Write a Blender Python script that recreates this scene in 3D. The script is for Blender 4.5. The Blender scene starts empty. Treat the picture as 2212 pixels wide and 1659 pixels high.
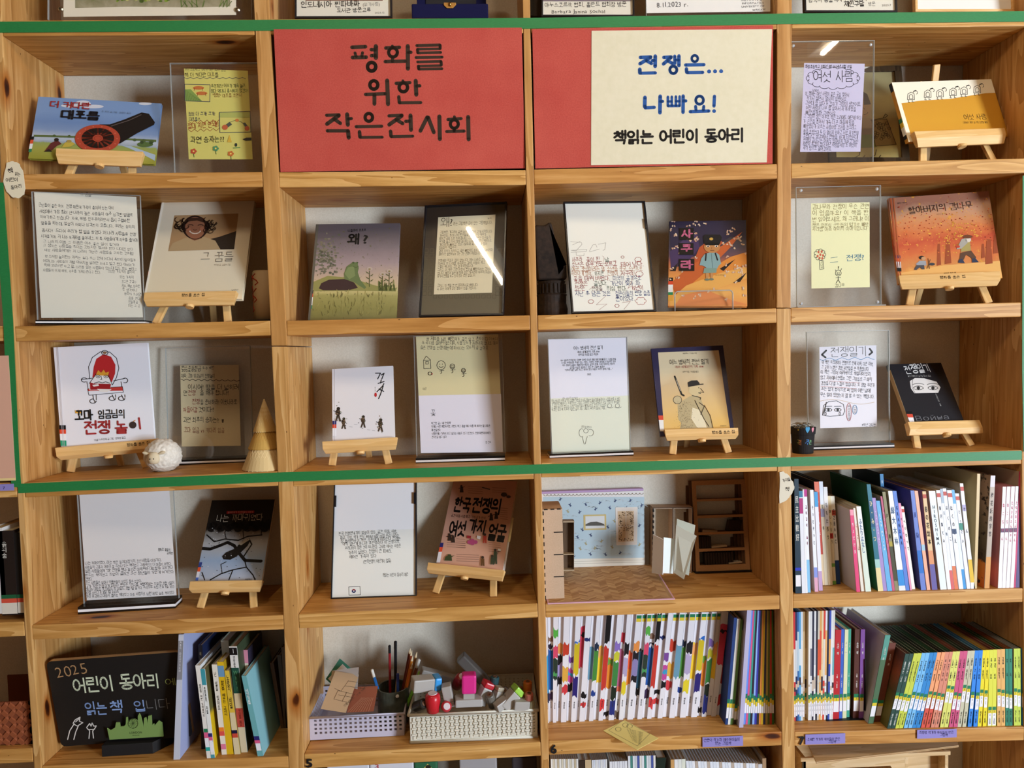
import bpy, bmesh, math, random
import numpy as np
from mathutils import Vector, Matrix
from mathutils.geometry import tessellate_polygon

SC = bpy.context.scene
COL = SC.collection
rnd = random.Random(7)

# ---------------------------------------------------------------- camera
FPX, CXP, CYP, DIST, EYE = 1530.0, 1106.0, 829.5, 1.80, 1.35
def _rot(y, p, r):
    cy, sy, cp, sp, cr, sr = math.cos(y), math.sin(y), math.cos(p), math.sin(p), math.cos(r), math.sin(r)
    Ry = np.array([[cy, 0, sy], [0, 1, 0], [-sy, 0, cy]])
    Rx = np.array([[1, 0, 0], [0, cp, -sp], [0, sp, cp]])
    Rz = np.array([[cr, -sr, 0], [sr, cr, 0], [0, 0, 1]])
    return Ry @ Rx @ Rz
RC = _rot(math.radians(1.962), math.radians(-2.643), math.radians(1.460))   # x right, y down, z forward
RB = np.array([RC[0], RC[2], -RC[1]])                                       # rows: world X, Y (into the shelf), Z
CAMPOS = np.array([0.0, -DIST, EYE])
cam = bpy.data.cameras.new('camera')
cam.sensor_fit = 'HORIZONTAL'; cam.sensor_width = 36.0; cam.lens = 36.0 * FPX / 2212.0
cam.clip_start = 0.05; cam.clip_end = 60
camo = bpy.data.objects.new('camera', cam); COL.objects.link(camo)
camo.matrix_world = Matrix(((RB[0, 0], -RB[0, 1], -RB[0, 2], CAMPOS[0]),
                            (RB[1, 0], -RB[1, 1], -RB[1, 2], CAMPOS[1]),
                            (RB[2, 0], -RB[2, 1], -RB[2, 2], CAMPOS[2]), (0, 0, 0, 1)))
SC.camera = camo

# ---------------------------------------------------------------- view, world and lights
vs = SC.view_settings
vs.view_transform = 'Standard'; vs.look = 'None'; vs.gamma = 1.0; vs.use_curve_mapping = False
vs.exposure = 0.0
SC.cycles.use_denoising = True
SC.cycles.max_bounces = 6; SC.cycles.transparent_max_bounces = 24
w = bpy.data.worlds.new('room_ambient'); SC.world = w; w.use_nodes = True
w.node_tree.nodes['Background'].inputs[0].default_value = (1.0, 0.84, 0.66, 1)
w.node_tree.nodes['Background'].inputs[1].default_value = 0.08
def area(name, loc, target, sx, sy, energy, col):
    l = bpy.data.lights.new(name, 'AREA'); l.shape = 'RECTANGLE'; l.size = sx; l.size_y = sy
    l.energy = energy; l.color = col
    o = bpy.data.objects.new(name, l); COL.objects.link(o); o.location = loc
    o.rotation_euler = (Vector(target) - Vector(loc)).to_track_quat('-Z', 'Y').to_euler()
    return o
area('window_daylight', (5.3, -4.75, 1.1), (0.2, 0.1, 1.1), 1.3, 1.9, 560, (0.76, 0.87, 1.0))
LAMPS = [(-0.63, -1.34), (0.47, -1.34), (1.57, -1.34)]        # ceiling tubes, built below

# ---------------------------------------------------------------- pixel rays (photo frame 2212 x 1659)
def ray(px, py):
    d = RB @ np.array([(px - CXP) / FPX, (py - CYP) / FPX, 1.0])
    return d
def P(px, py, Y=0.0):                       # the point at depth Y that the photo shows at (px, py)
    d = ray(px, py); t = (Y + DIST) / d[1]
    return Vector(CAMPOS + d * t)
def PZ(px, py, Z):                          # the same on a horizontal plane
    d = ray(px, py); t = (Z - EYE) / d[2]
    return Vector(CAMPOS + d * t)
def proj(p):
    q = RB.T @ (np.array(p) - CAMPOS)
    return np.array([CXP + FPX * q[0] / q[2], CYP + FPX * q[1] / q[2]])

# ---------------------------------------------------------------- materials
def lin(c):
    if isinstance(c, str):
        c = [int(c[i:i + 2], 16) / 255 for i in (0, 2, 4)]
    return tuple(x / 12.92 if x <= 0.04045 else ((x + 0.055) / 1.055) ** 2.4 for x in c[:3])
_mats = {}
def new_mat(name):
    m = bpy.data.materials.new(name); m.use_nodes = True
    nt = m.node_tree; b = nt.nodes['Principled BSDF']
    return m, nt, b
def mat(hexc, rough=0.6, spec=0.3, metal=0.0, coat=0.0):
    k = (hexc, rough, spec, metal, coat)
    if k not in _mats:
        m, nt, b = new_mat('paint_' + hexc)
        b.inputs['Base Color'].default_value = (*lin(hexc), 1)
        b.inputs['Roughness'].default_value = rough
        b.inputs['Specular IOR Level'].default_value = spec
        b.inputs['Metallic'].default_value = metal
        b.inputs['Coat Weight'].default_value = coat
        b.inputs['Coat Roughness'].default_value = 0.08
        _mats[k] = m
    return _mats[k]
def N(nt, t, **kw):
    n = nt.nodes.new(t)
    for k, v in kw.items(): setattr(n, k, v)
    return n
def ramp(nt, stops, interp='LINEAR'):
    r = N(nt, 'ShaderNodeValToRGB'); r.color_ramp.interpolation = interp
    e = r.color_ramp.elements
    while len(e) < len(stops): e.new(0.5)
    for i, (p, c) in enumerate(stops):
        e[i].position = p; e[i].color = (*lin(c), 1)
    return r
def math_node(nt, op, a, b=None, c=None):
    n = N(nt, 'ShaderNodeMath', operation=op)
    for i, v in enumerate((a, b, c)):
        if v is None: continue
        if isinstance(v, (int, float)): n.inputs[i].default_value = v
        else: nt.links.new(v, n.inputs[i])
    return n.outputs[0]
def mixc(nt, fac, a, b, mode='MIX'):
    n = N(nt, 'ShaderNodeMix', data_type='RGBA', blend_type=mode)
    for sock, v in ((n.inputs['Factor'], fac), (n.inputs['A'], a), (n.inputs['B'], b)):
        if isinstance(v, (int, float)): sock.default_value = v
        elif isinstance(v, tuple): sock.default_value = (*v[:3], 1)
        elif isinstance(v, str): sock.default_value = (*lin(v), 1)
        else: nt.links.new(v, sock)
    return n.outputs['Result']
def obj_coords(nt, scale=(1, 1, 1), rand=0.0):
    tc = N(nt, 'ShaderNodeTexCoord'); mp = N(nt, 'ShaderNodeMapping')
    mp.inputs['Scale'].default_value = scale
    nt.links.new(tc.outputs['Object'], mp.inputs['Vector'])
    if rand:
        oi = N(nt, 'ShaderNodeObjectInfo')
        v = math_node(nt, 'MULTIPLY', oi.outputs['Random'], rand)
        cb = N(nt, 'ShaderNodeCombineXYZ')
        for i in range(3): nt.links.new(v, cb.inputs[i])
        nt.links.new(cb.outputs[0], mp.inputs['Location'])
    return mp.outputs[0]
def noise(nt, vec, scale, detail=3.0, rough=0.55, dist=0.0):
    n = N(nt, 'ShaderNodeTexNoise'); nt.links.new(vec, n.inputs['Vector'])
    n.inputs['Scale'].default_value = scale; n.inputs['Detail'].default_value = detail
    n.inputs['Roughness'].default_value = rough; n.inputs['Distortion'].default_value = dist
    return n
def wood(name, axis, light, mid, dark, strip=0.0, strip_axis=1, knots=True, rough=0.5, ring=1.0):
    m, nt, b = new_mat(name)
    s = [17.0, 17.0, 17.0]; s[axis] = 1.3
    v = obj_coords(nt, tuple(s), 37.0)
    n1 = noise(nt, v, 1.0, 2.0, 0.5, 0.35)
    rings = math_node(nt, 'FRACT', math_node(nt, 'MULTIPLY', n1.outputs['Fac'], 8.0))
    n2 = noise(nt, v, 7.0, 4.0, 0.6)
    fac = math_node(nt, 'MULTIPLY_ADD', rings, 0.42 * ring, math_node(nt, 'MULTIPLY', n2.outputs['Fac'], 0.66))
    r = ramp(nt, [(0.22, light), (0.5, mid), (0.88, dark)])
    nt.links.new(fac, r.inputs[0]); col = r.outputs[0]
    if strip:
        vs_ = obj_coords(nt, (1, 1, 1), 3.0)
        sx = N(nt, 'ShaderNodeSeparateXYZ'); nt.links.new(vs_, sx.inputs[0])
        fl = math_node(nt, 'FLOOR', math_node(nt, 'DIVIDE', sx.outputs[strip_axis], strip))
        wn = N(nt, 'ShaderNodeTexWhiteNoise', noise_dimensions='1D'); nt.links.new(fl, wn.inputs['W'])
        col = mixc(nt, math_node(nt, 'MULTIPLY', wn.outputs['Value'], 0.35), col, mid, 'MULTIPLY')
    if knots:
        sk = [11.0, 11.0, 11.0]; sk[axis] = 4.6
        vk = obj_coords(nt, tuple(sk), 91.0)
        nk = noise(nt, vk, 2.0, 2.0); vk2 = N(nt, 'ShaderNodeVectorMath', operation='ADD')
        sc_ = N(nt, 'ShaderNodeVectorMath', operation='SCALE'); sc_.inputs['Scale'].default_value = 0.25
        nt.links.new(nk.outputs['Color'], sc_.inputs[0])
        nt.links.new(vk, vk2.inputs[0]); nt.links.new(sc_.outputs[0], vk2.inputs[1])
        vo = N(nt, 'ShaderNodeTexVoronoi'); vo.inputs['Scale'].default_value = 0.62
        nt.links.new(vk2.outputs[0], vo.inputs['Vector'])
        kr = ramp(nt, [(0.02, '3a2212'), (0.055, '6b4222'), (0.075, 'd9b080'), (0.16, 'ffffff')])
        nt.links.new(vo.outputs['Distance'], kr.inputs[0])
        col = mixc(nt, 1.0, col, kr.outputs[0], 'MULTIPLY')
        vp = N(nt, 'ShaderNodeTexVoronoi'); vp.inputs['Scale'].default_value = 3.1
        nt.links.new(vk, vp.inputs['Vector'])
        pr = ramp(nt, [(0.02, '4a2c18'), (0.045, 'ffffff')]); nt.links.new(vp.outputs['Distance'], pr.inputs[0])
        col = mixc(nt, 1.0, col, pr.outputs[0], 'MULTIPLY')
    nt.links.new(col, b.inputs['Base Color'])
    b.inputs['Roughness'].default_value = rough; b.inputs['Specular IOR Level'].default_value = 0.28
    bp = N(nt, 'ShaderNodeBump'); bp.inputs['Strength'].default_value = 0.06; bp.inputs['Distance'].default_value = 0.001
    nt.links.new(fac, bp.inputs['Height']); nt.links.new(bp.outputs[0], b.inputs['Normal'])
    return m
WOOD_X = wood('pine_shelf', 0, 'dfb271', 'cd9b56', 'ab7736', strip=0.11, strip_axis=1)
WOOD_Z = wood('pine_upright', 2, 'dcb276', 'cb9b5c', 'ab7b40', strip=0.065, strip_axis=1)
WOOD_EASEL = wood('beech_easel', 0, 'ecc68a', 'e2b675', 'd2a260', knots=False, rough=0.45, ring=0.6)
WOOD_LEG = wood('beech_leg', 2, 'ecc68a', 'e2b675', 'd2a260', knots=False, rough=0.45, ring=0.6)
def clear_mat(name, tint='ffffff', rough=0.02, ior=1.32, haze=0.006):
    m, nt, b = new_mat(name); nt.nodes.remove(b)
    out = nt.nodes['Material Output']
    tr = N(nt, 'ShaderNodeBsdfTransparent'); tr.inputs[0].default_value = (*lin(tint), 1)
    gl = N(nt, 'ShaderNodeBsdfGlossy'); gl.inputs['Roughness'].default_value = rough
    df = N(nt, 'ShaderNodeBsdfDiffuse'); df.inputs[0].default_value = (0.8, 0.8, 0.78, 1)
    lw = N(nt, 'ShaderNodeLayerWeight'); lw.inputs['Blend'].default_value = 0.5
    f0 = ((ior - 1) / (ior + 1)) ** 2 * 1.5; fr = math_node(nt, 'MULTIPLY_ADD', math_node(nt, 'POWER', lw.outputs['Facing'], 5.0), 0.9, f0)
    m1 = N(nt, 'ShaderNodeMixShader'); m1.inputs[0].default_value = haze
    nt.links.new(tr.outputs[0], m1.inputs[1]); nt.links.new(df.outputs[0], m1.inputs[2])
    m2 = N(nt, 'ShaderNodeMixShader'); nt.links.new(fr, m2.inputs[0])
    nt.links.new(m1.outputs[0], m2.inputs[1]); nt.links.new(gl.outputs[0], m2.inputs[2])
    nt.links.new(m2.outputs[0], out.inputs['Surface'])
    return m
ACRYLIC = clear_mat('clear_acrylic'); ACRYLIC_EDGE = clear_mat('acrylic_edge', 'd5dcda', 0.15, 1.45, 0.35)
def grad_mat(name, stops, height, base=0.0, axis=2, nscale=18.0, namt=0.12, speck=None, rough=0.4, spec=0.35, dist=0.6, stretch=(1, 1, 1)):
    """print colours along a local axis, broken up by noise; speck = (colour, scale, threshold)"""
    m, nt, b = new_mat(name)
    tc = N(nt, 'ShaderNodeTexCoord'); sx = N(nt, 'ShaderNodeSeparateXYZ')
    nt.links.new(tc.outputs['Object'], sx.inputs[0])
    t = math_node(nt, 'DIVIDE', math_node(nt, 'SUBTRACT', sx.outputs[axis], base), height)
    v = obj_coords(nt, stretch)
    n = noise(nt, v, nscale, 4.0, 0.6, dist)
    t = math_node(nt, 'ADD', t, math_node(nt, 'MULTIPLY', math_node(nt, 'SUBTRACT', n.outputs['Fac'], 0.5), namt))
    r = ramp(nt, stops); nt.links.new(t, r.inputs[0]); col = r.outputs[0]
    for sp in (speck or []):
        c, s_, th = sp
        n2 = noise(nt, v, s_, 3.0, 0.65)
        f = ramp(nt, [(th, '000000'), (min(th + 0.06, 1), 'ffffff')]); nt.links.new(n2.outputs['Fac'], f.inputs[0])
        col = mixc(nt, f.outputs[0], col, c)
    nt.links.new(col, b.inputs['Base Color'])
    b.inputs['Roughness'].default_value = rough; b.inputs['Specular IOR Level'].default_value = spec
    return m
def emit_mat(name, col, strength):
    m, nt, b = new_mat(name)
    b.inputs['Base Color'].default_value = (0.8, 0.8, 0.8, 1)
    b.inputs['Emission Color'].default_value = (*col, 1); b.inputs['Emission Strength'].default_value = strength
    return m

# ---------------------------------------------------------------- objects
def link(name, me, material=None, parent=None, M=None):
    o = bpy.data.objects.new(name, me); COL.objects.link(o)
    if material is not None:
        for mm in (material if isinstance(material, (list, tuple)) else [material]): me.materials.append(mm)
    if parent is not None: o.parent = parent
    if M is not None: o.matrix_local = M
    return o
def tag(o, label, cat, group=None, kind=None):
    if label: o['label'] = label
    if cat: o['category'] = cat
    if group: o['group'] = group
    if kind: o['kind'] = kind
    return o
def empty(name, M, label, cat, group=None):
    o = bpy.data.objects.new(name, None); COL.objects.link(o)
    o.empty_display_size = 0.02
    o.matrix_world = M if isinstance(M, Matrix) else Matrix.Translation(M)
    return tag(o, label, cat, group)
def mesh(name, verts, faces, smooth=False, mi=None):
    me = bpy.data.meshes.new(name); me.from_pydata([tuple(v) for v in verts], [], faces)
    if mi is not None: me.polygons.foreach_set('material_index', mi)
    if smooth: me.polygons.foreach_set('use_smooth', [True] * len(me.polygons))
    me.update(); return me
class MB:                                      # collects solids into one mesh
    def __init__(s): s.v = []; s.f = []; s.m = []; s.mi = 0
    def raw(s, vs, fs):
        k = len(s.v); s.v += [tuple(v) for v in vs]; s.f += [tuple(i + k for i in f) for f in fs]; s.m += [s.mi] * len(fs); return s
    def hexa(s, p):                            # 8 corners: bottom loop 0-3, top loop 4-7
        return s.raw(p, [(0, 3, 2, 1), (4, 5, 6, 7), (0, 1, 5, 4), (1, 2, 6, 5), (2, 3, 7, 6), (3, 0, 4, 7)])
    def box(s, a, b):
        (x0, y0, z0), (x1, y1, z1) = a, b
        return s.hexa([(x0, y0, z0), (x1, y0, z0), (x1, y1, z0), (x0, y1, z0), (x0, y0, z1), (x1, y0, z1), (x1, y1, z1), (x0, y1, z1)])
    def bar(s, a, b, wx, wy, up=(0, 1, 0)):    # box from a to b with section wx * wy
        a, b = Vector(a), Vector(b); d = (b - a).normalized(); u = Vector(up)
        x = d.cross(u).normalized(); y = x.cross(d).normalized()
        c = [(-1, -1), (1, -1), (1, 1), (-1, 1)]
        return s.hexa([a + x * (i * wx / 2) + y * (j * wy / 2) for i, j in c] + [b + x * (i * wx / 2) + y * (j * wy / 2) for i, j in c])
    def prism(s, pts, vec):                    # closed outline extruded along vec
        pts = [Vector(p) for p in pts]; n = len(pts); vec = Vector(vec)
        fs = [tuple(reversed(range(n))), tuple(range(n, 2 * n))] + [(i, (i + 1) % n, (i + 1) % n + n, i + n) for i in range(n)]
        return s.raw(pts + [p + vec for p in pts], fs)
    def lathe(s, prof, c=(0, 0, 0), n=20, ax=None):
        c = Vector(c); Q = Vector(ax).to_track_quat('Z', 'Y').to_matrix() if ax is not None else Matrix.Identity(3)
        vs_ = []; fs = []
        for r, z in prof:
            for i in range(n):
                a = 2 * math.pi * i / n
                vs_.append(c + Q @ Vector((r * math.cos(a), r * math.sin(a), z)))
        for j in range(len(prof) - 1):
            for i in range(n):
                fs.append((j * n + i, j * n + (i + 1) % n, (j + 1) * n + (i + 1) % n, (j + 1) * n + i))
        if prof[0][0] > 1e-6: fs.append(tuple(reversed(range(n))))
        if prof[-1][0] > 1e-6: fs.append(tuple(range((len(prof) - 1) * n, len(prof) * n)))
        return s.raw(vs_, fs)
    def tube(s, pts, r, n=8):
        pts = [Vector(p) for p in pts]; vs_ = []; fs = []
        for i, p in enumerate(pts):
            d = (pts[min(i + 1, len(pts) - 1)] - pts[max(i - 1, 0)]).normalized()
            u = d.cross(Vector((0.31, 0.94, 0.17))).normalized(); v = d.cross(u)
            rr = r[i] if isinstance(r, (list, tuple)) else r
            vs_ += [p + u * (rr * math.cos(2 * math.pi * k / n)) + v * (rr * math.sin(2 * math.pi * k / n)) for k in range(n)]
        for i in range(len(pts) - 1):
            for k in range(n):
                fs.append((i * n + k, i * n + (k + 1) % n, (i + 1) * n + (k + 1) % n, (i + 1) * n + k))
        fs += [tuple(reversed(range(n))), tuple(range((len(pts) - 1) * n, len(pts) * n))]
        return s.raw(vs_, fs)
    def build(s, name, material, parent=None, M=None, bevel=0.0, smooth=False, seg=2):
        me = mesh(name, s.v, s.f, smooth, s.m if any(s.m) else None)
        bm = bmesh.new(); bm.from_mesh(me); bmesh.ops.recalc_face_normals(bm, faces=bm.faces)
        if bevel:
            bmesh.ops.bevel(bm, geom=[e for e in bm.edges if e.calc_face_angle(0) > 0.5], offset=bevel, segments=seg, affect='EDGES', profile=0.6)
        bm.to_mesh(me); bm.free()
        return link(name, me, material, parent, M)
def local(parent, pts):                        # world points into a parent's frame
    I = parent.matrix_world.inverted(); return [I @ Vector(p) for p in pts]

# ---------------------------------------------------------------- writing: Hangul from pen strokes, other scripts from the built-in font
_C = {'ㄱ': [[(0, 1), (1, 1), (.9, 0)]], 'ㄴ': [[(0, 1), (0, 0), (1, 0)]], 'ㄷ': [[(1, 1), (0, 1), (0, 0), (1, 0)]],
      'ㄹ': [[(0, 1), (1, 1), (1, .52), (0, .52), (0, 0), (1, 0)]], 'ㅁ': [[(0, 1), (1, 1), (1, 0), (0, 0), (0, 1)]],
      'ㅂ': [[(0, 1), (0, 0), (1, 0), (1, 1)], [(0, .5), (1, .5)]], 'ㅅ': [[(.5, 1), (.38, .5), (0, 0)], [(.42, .6), (1, 0)]],
      'ㅇ': [[(.5 + .5 * math.cos(i * math.pi / 6), .5 + .5 * math.sin(i * math.pi / 6)) for i in range(13)]],
      'ㅈ': [[(.02, 1), (.95, 1), (.5, .5), (0, 0)], [(.55, .55), (1, 0)]], 'ㅊ': [[(.4, 1), (.6, 1)], [(.02, .75), (.95, .75), (.5, .4), (0, 0)], [(.55, .42), (1, 0)]],
      'ㅋ': [[(0, 1), (1, 1), (.9, 0)], [(.05, .52), (.95, .55)]], 'ㅌ': [[(1, 1), (0, 1), (0, 0), (1, 0)], [(0, .5), (.95, .5)]],
      'ㅍ': [[(0, 1), (1, 1)], [(0, 0), (1, 0)], [(.3, 1), (.3, 0)], [(.7, 1), (.7, 0)]],
      'ㅎ': [[(.35, 1), (.65, 1)], [(0, .74), (1, .74)], [(.5 + .32 * math.cos(i * math.pi / 5), .28 + .28 * math.sin(i * math.pi / 5)) for i in range(11)]]}
_I = 'ㄱ ㄱㄱ ㄴ ㄷ ㄷㄷ ㄹ ㅁ ㅂ ㅂㅂ ㅅ ㅅㅅ ㅇ ㅈ ㅈㅈ ㅊ ㅋ ㅌ ㅍ ㅎ'.split()
_F = ['', 'ㄱ', 'ㄱㄱ', 'ㄱㅅ', 'ㄴ', 'ㄴㅈ', 'ㄴㅎ', 'ㄷ', 'ㄹ', 'ㄹㄱ', 'ㄹㅁ', 'ㄹㅂ', 'ㄹㅅ', 'ㄹㅌ', 'ㄹㅍ', 'ㄹㅎ', 'ㅁ', 'ㅂ', 'ㅂㅅ', 'ㅅ', 'ㅅㅅ', 'ㅇ', 'ㅈ', 'ㅊ', 'ㅋ', 'ㅌ', 'ㅍ', 'ㅎ']
# vowels: (horizontal part, vertical part); vertical: list of ('|', x) bars and ('-', x0, x1, y) ticks in its box
_VV = {'ㅏ': [(.35, 0, .35, 1), (.35, .5, 1, .5)], 'ㅐ': [(.2, .03, .2, .97), (.85, 0, .85, 1), (.2, .5, .85, .5)], 'ㅑ': [(.35, 0, .35, 1), (.35, .62, 1, .62), (.35, .36, 1, .36)],
       'ㅒ': [(.2, 0, .2, 1), (.85, 0, .85, 1), (.2, .62, .85, .62), (.2, .36, .85, .36)], 'ㅓ': [(.8, 0, .8, 1), (0, .5, .8, .5)], 'ㅔ': [(.5, .03, .5, .97), (.95, 0, .95, 1), (0, .5, .5, .5)],
       'ㅕ': [(.8, 0, .8, 1), (0, .62, .8, .62), (0, .36, .8, .36)], 'ㅖ': [(.5, 0, .5, 1), (.95, 0, .95, 1), (0, .62, .5, .62), (0, .36, .5, .36)], 'ㅣ': [(.6, 0, .6, 1)]}
_VH = {'ㅗ': [(0, 0, 1, 0), (.5, 0, .5, 1)], 'ㅛ': [(0, 0, 1, 0), (.33, 0, .33, 1), (.67, 0, .67, 1)], 'ㅜ': [(0, 1, 1, 1), (.5, 1, .5, 0)], 'ㅠ': [(0, 1, 1, 1), (.33, 1, .33, 0), (.67, 1, .67, 0)], 'ㅡ': [(0, .5, 1, .5)]}
_V = [('', 'ㅏ'), ('', 'ㅐ'), ('', 'ㅑ'), ('', 'ㅒ'), ('', 'ㅓ'), ('', 'ㅔ'), ('', 'ㅕ'), ('', 'ㅖ'), ('ㅗ', ''), ('ㅗ', 'ㅏ'), ('ㅗ', 'ㅐ'), ('ㅗ', 'ㅣ'), ('ㅛ', ''), ('ㅜ', ''), ('ㅜ', 'ㅓ'), ('ㅜ', 'ㅔ'), ('ㅜ', 'ㅣ'), ('ㅠ', ''), ('ㅡ', ''), ('ㅡ', 'ㅣ'), ('', 'ㅣ')]
def _put(out, strokes, x0, y0, x1, y1):
    for s in strokes: out.append([(x0 + (x1 - x0) * a, y0 + (y1 - y0) * b) for a, b in s])
def _cons(out, c, x0, y0, x1, y1):
    if len(c) == 1: return _put(out, _C[c], x0, y0, x1, y1)
    m = (x0 + x1) / 2; g = (x1 - x0) * 0.07
    _put(out, _C[c[0]], x0, y0, m - g, y1); _put(out, _C[c[1]], m + g, y0, x1, y1)
def hangul_strokes(ch):
    k = ord(ch) - 0xAC00; i, v, f = _I[k // 588], _V[(k % 588) // 28], _F[k % 28]
    out = []; h, vv = v; fin = bool(f)
    if f: _cons(out, f, .17, -.04, .78, .2)
    lo = .34 if fin else .02; hi = .82
    if h and not vv:
        cy0 = .58 if fin else .46; _cons(out, i, .22, cy0, .70, hi)
        y0, y1 = (.33, .5) if fin else (.1, .33)
        _put(out, [[(a, b), (c, d)] for a, b, c, d in _VH[h]], .05, y0, .87, y1)
    elif vv and not h:
        _cons(out, i, .07, lo + .1 if not fin else lo + .06, .5, hi - .04)
        _put(out, [[(a, b), (c, d)] for a, b, c, d in _VV[vv]], .55, lo - (.08 if not fin else 0), .88, .86)
    else:
        cy0 = .6 if fin else .5; _cons(out, i, .12, cy0, .5, hi)
        y0, y1 = (.4, .54) if fin else (.16, .4)
        _put(out, [[(a, b), (c, d)] for a, b, c, d in _VH[h]], .03, y0, .57, y1)
        _put(out, [[(a, b), (c, d)] for a, b, c, d in _VV[vv]], .6, lo - (.08 if not fin else 0), .9, .86)
    return out
def stroke_mesh(strokes, w, caps):
    vs_, fs = [], []; hw = w / 2
    for s in strokes:
        for (ax, ay), (bx, by) in zip(s[:-1], s[1:]):
            dx, dy = bx - ax, by - ay; L = math.hypot(dx, dy)
            if L < 1e-6: continue
            dx /= L; dy /= L; e = 0 if caps else hw * 0.6
            ax -= dx * e; ay -= dy * e; bx += dx * e; by += dy * e
            k = len(vs_); nx, ny = -dy * hw, dx * hw
            vs_ += [(ax - nx, ay - ny), (bx - nx, by - ny), (bx + nx, by + ny), (ax + nx, ay + ny)]; fs.append((k, k + 1, k + 2, k + 3))
        if caps:
            for (x, y) in s:
                k = len(vs_); vs_ += [(x + hw * math.cos(j * math.pi / 4), y + hw * math.sin(j * math.pi / 4)) for j in range(8)]; fs.append(tuple(range(k, k + 8)))
    return np.array(vs_).reshape(-1, 2), fs
_gs = bpy.data.scenes.new('glyph_bench')
_gc = bpy.data.curves.new('glyph', 'FONT'); _gc.resolution_u = 2
_go = bpy.data.objects.new('glyph', _gc); _gs.collection.objects.link(_go)
_gl = {}
def glyph(ch, bold=0.0):
    k = (ch, round(bold, 3))
    if k not in _gl:
        if 0xAC00 <= ord(ch) <= 0xD7A3:
            _gl[k] = stroke_mesh(hangul_strokes(ch), 0.062 + bold * 3.6, bold > 0.015)
        elif ch == ' ': _gl[k] = (np.zeros((0, 2)), [])
        else:
            _gc.offset = bold; _gc.body = ch; vl = _gs.view_layers[0]; vl.update()
            ev = _go.evaluated_get(vl.depsgraph); me = ev.to_mesh()
            v = np.array([x.co[:2] for x in me.vertices]).reshape(-1, 2)
            f = [tuple(p.vertices) for p in me.polygons]
            ev.to_mesh_clear()
            _gl[k] = (v, f)
    v, f = _gl[k]
    if ch == ' ': adv = 0.38
    elif ord(ch) > 0x2E80: adv = 0.93
    else: adv = (float(v[:, 0].max()) if len(v) else 0.3) + 0.07
    return v, f, adv
def text_len(s, bold=0.0, sp=0.0):
    return sum(glyph(c, bold)[2] + sp for c in s)

# ---------------------------------------------------------------- rectangles posed from their corners in the photo
def fit_rect(quad, Y, lean=12.0, yaw=0.0, roll=0.0, wl=0.35, wy=0.35, size=None, pin='bottom'):
    """quad TL TR BR BL in photo pixels; depth Y of the bottom (or top) edge's middle. Returns w, h and the frame."""
    q = np.array(quad, float)
    if pin == 'bottom': mid = (q[2] + q[3]) / 2
    elif pin == 'top': mid = (q[0] + q[1]) / 2
    else: mid = q.mean(0)
    p0 = np.array(P(mid[0], mid[1], Y))
    sc = (Y + DIST) / FPX
    w0 = np.linalg.norm(q[2] - q[3]) * sc; h0 = np.linalg.norm((q[0] + q[1]) / 2 - (q[2] + q[3]) / 2) * sc
    def frame(x):
        yw, ln, rl = math.radians(x[0]), math.radians(x[1]), math.radians(x[2])
        M = Matrix.Rotation(yw, 3, 'Z') @ Matrix.Rotation(-ln, 3, 'X') @ Matrix.Rotation(rl, 3, 'Y')
        return np.array(M)
    def corners(x):
        M = frame(x); c = np.array([x[5] * sc, 0, x[6] * sc]) + p0
        ex, ez = M[:, 0] * x[3], M[:, 2] * x[4]
        zb = {'bottom': 0.0, 'top': -1.0}.get(pin, -0.5)
        b = c + ez * zb
        return [b - ex / 2 + ez, b + ex / 2 + ez, b + ex / 2, b - ex / 2], M
    def res(x):
        cs, _ = corners(x)
        r = [v for c, t in zip(cs, q) for v in (proj(c) - t)]
        r += [(x[0] - yaw) * wy, (x[1] - lean) * wl, (x[2] - roll) * 0.02, x[5] * 0.001, x[6] * 0.001]
        if size: r += [(x[3] - size[0]) * 1e5, (x[4] - size[1]) * 1e5]
        return np.array(r)
    x = np.array([yaw, lean, roll, w0, h0, 0.0, 0.0])
    if size: x[3:5] = size
    stp = np.array([1e-3, 1e-3, 1e-3, 1e-5, 1e-5, 1e-2, 1e-2])
    for it in range(12):
        r0 = res(x); J = np.array([(res(x + np.eye(7)[i] * stp[i]) - r0) / stp[i] for i in range(7)]).T
        dx = np.linalg.lstsq(J.T @ J + 1e-9 * np.eye(7), -J.T @ r0, rcond=None)[0]
        x = x + dx
        if abs(dx).max() < 1e-6: break
    cs, M = corners(x)
    if any(a for a in [abs(res(x)[:8]).max() > 7]): print('FIT', quad, 'err', res(x)[:8].round(1), x.round(3))
    return x, cs, M
class Sheet:
    """a flat rectangle standing in the scene; local x along it, z up it, y to its back"""
    def __init__(s, quad, Y, **kw):
        x, cs, M = fit_rect(quad, Y, **kw)
        s.w, s.h = float(x[3]), float(x[4]); s.x = x
        s.ex, s.ey, s.ez = [Vector(M[:, i]) for i in range(3)]
        o = (Vector(cs[2]) + Vector(cs[3])) / 2          # bottom middle
        s.M = Matrix(((s.ex.x, s.ey.x, s.ez.x, o.x), (s.ex.y, s.ey.y, s.ez.y, o.y), (s.ex.z, s.ey.z, s.ez.z, o.z), (0, 0, 0, 1)))
        s.o = o; s.I = s.M.inverted()
    def uv(s, px, py, dy=0.0):                           # photo pixel -> local (x, z) on the plane y = dy
        d = Vector(ray(px, py)); c = Vector(CAMPOS)
        lo = s.I @ c; ld = s.I.to_3x3() @ d
        t = (dy - lo.y) / ld.y; p = lo + ld * t
        return (p.x, p.z)
    def clip(s, p, m=0.0):
        return (max(-s.w / 2 + m, min(s.w / 2 - m, p[0])), max(m, min(s.h - m, p[1])))
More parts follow.
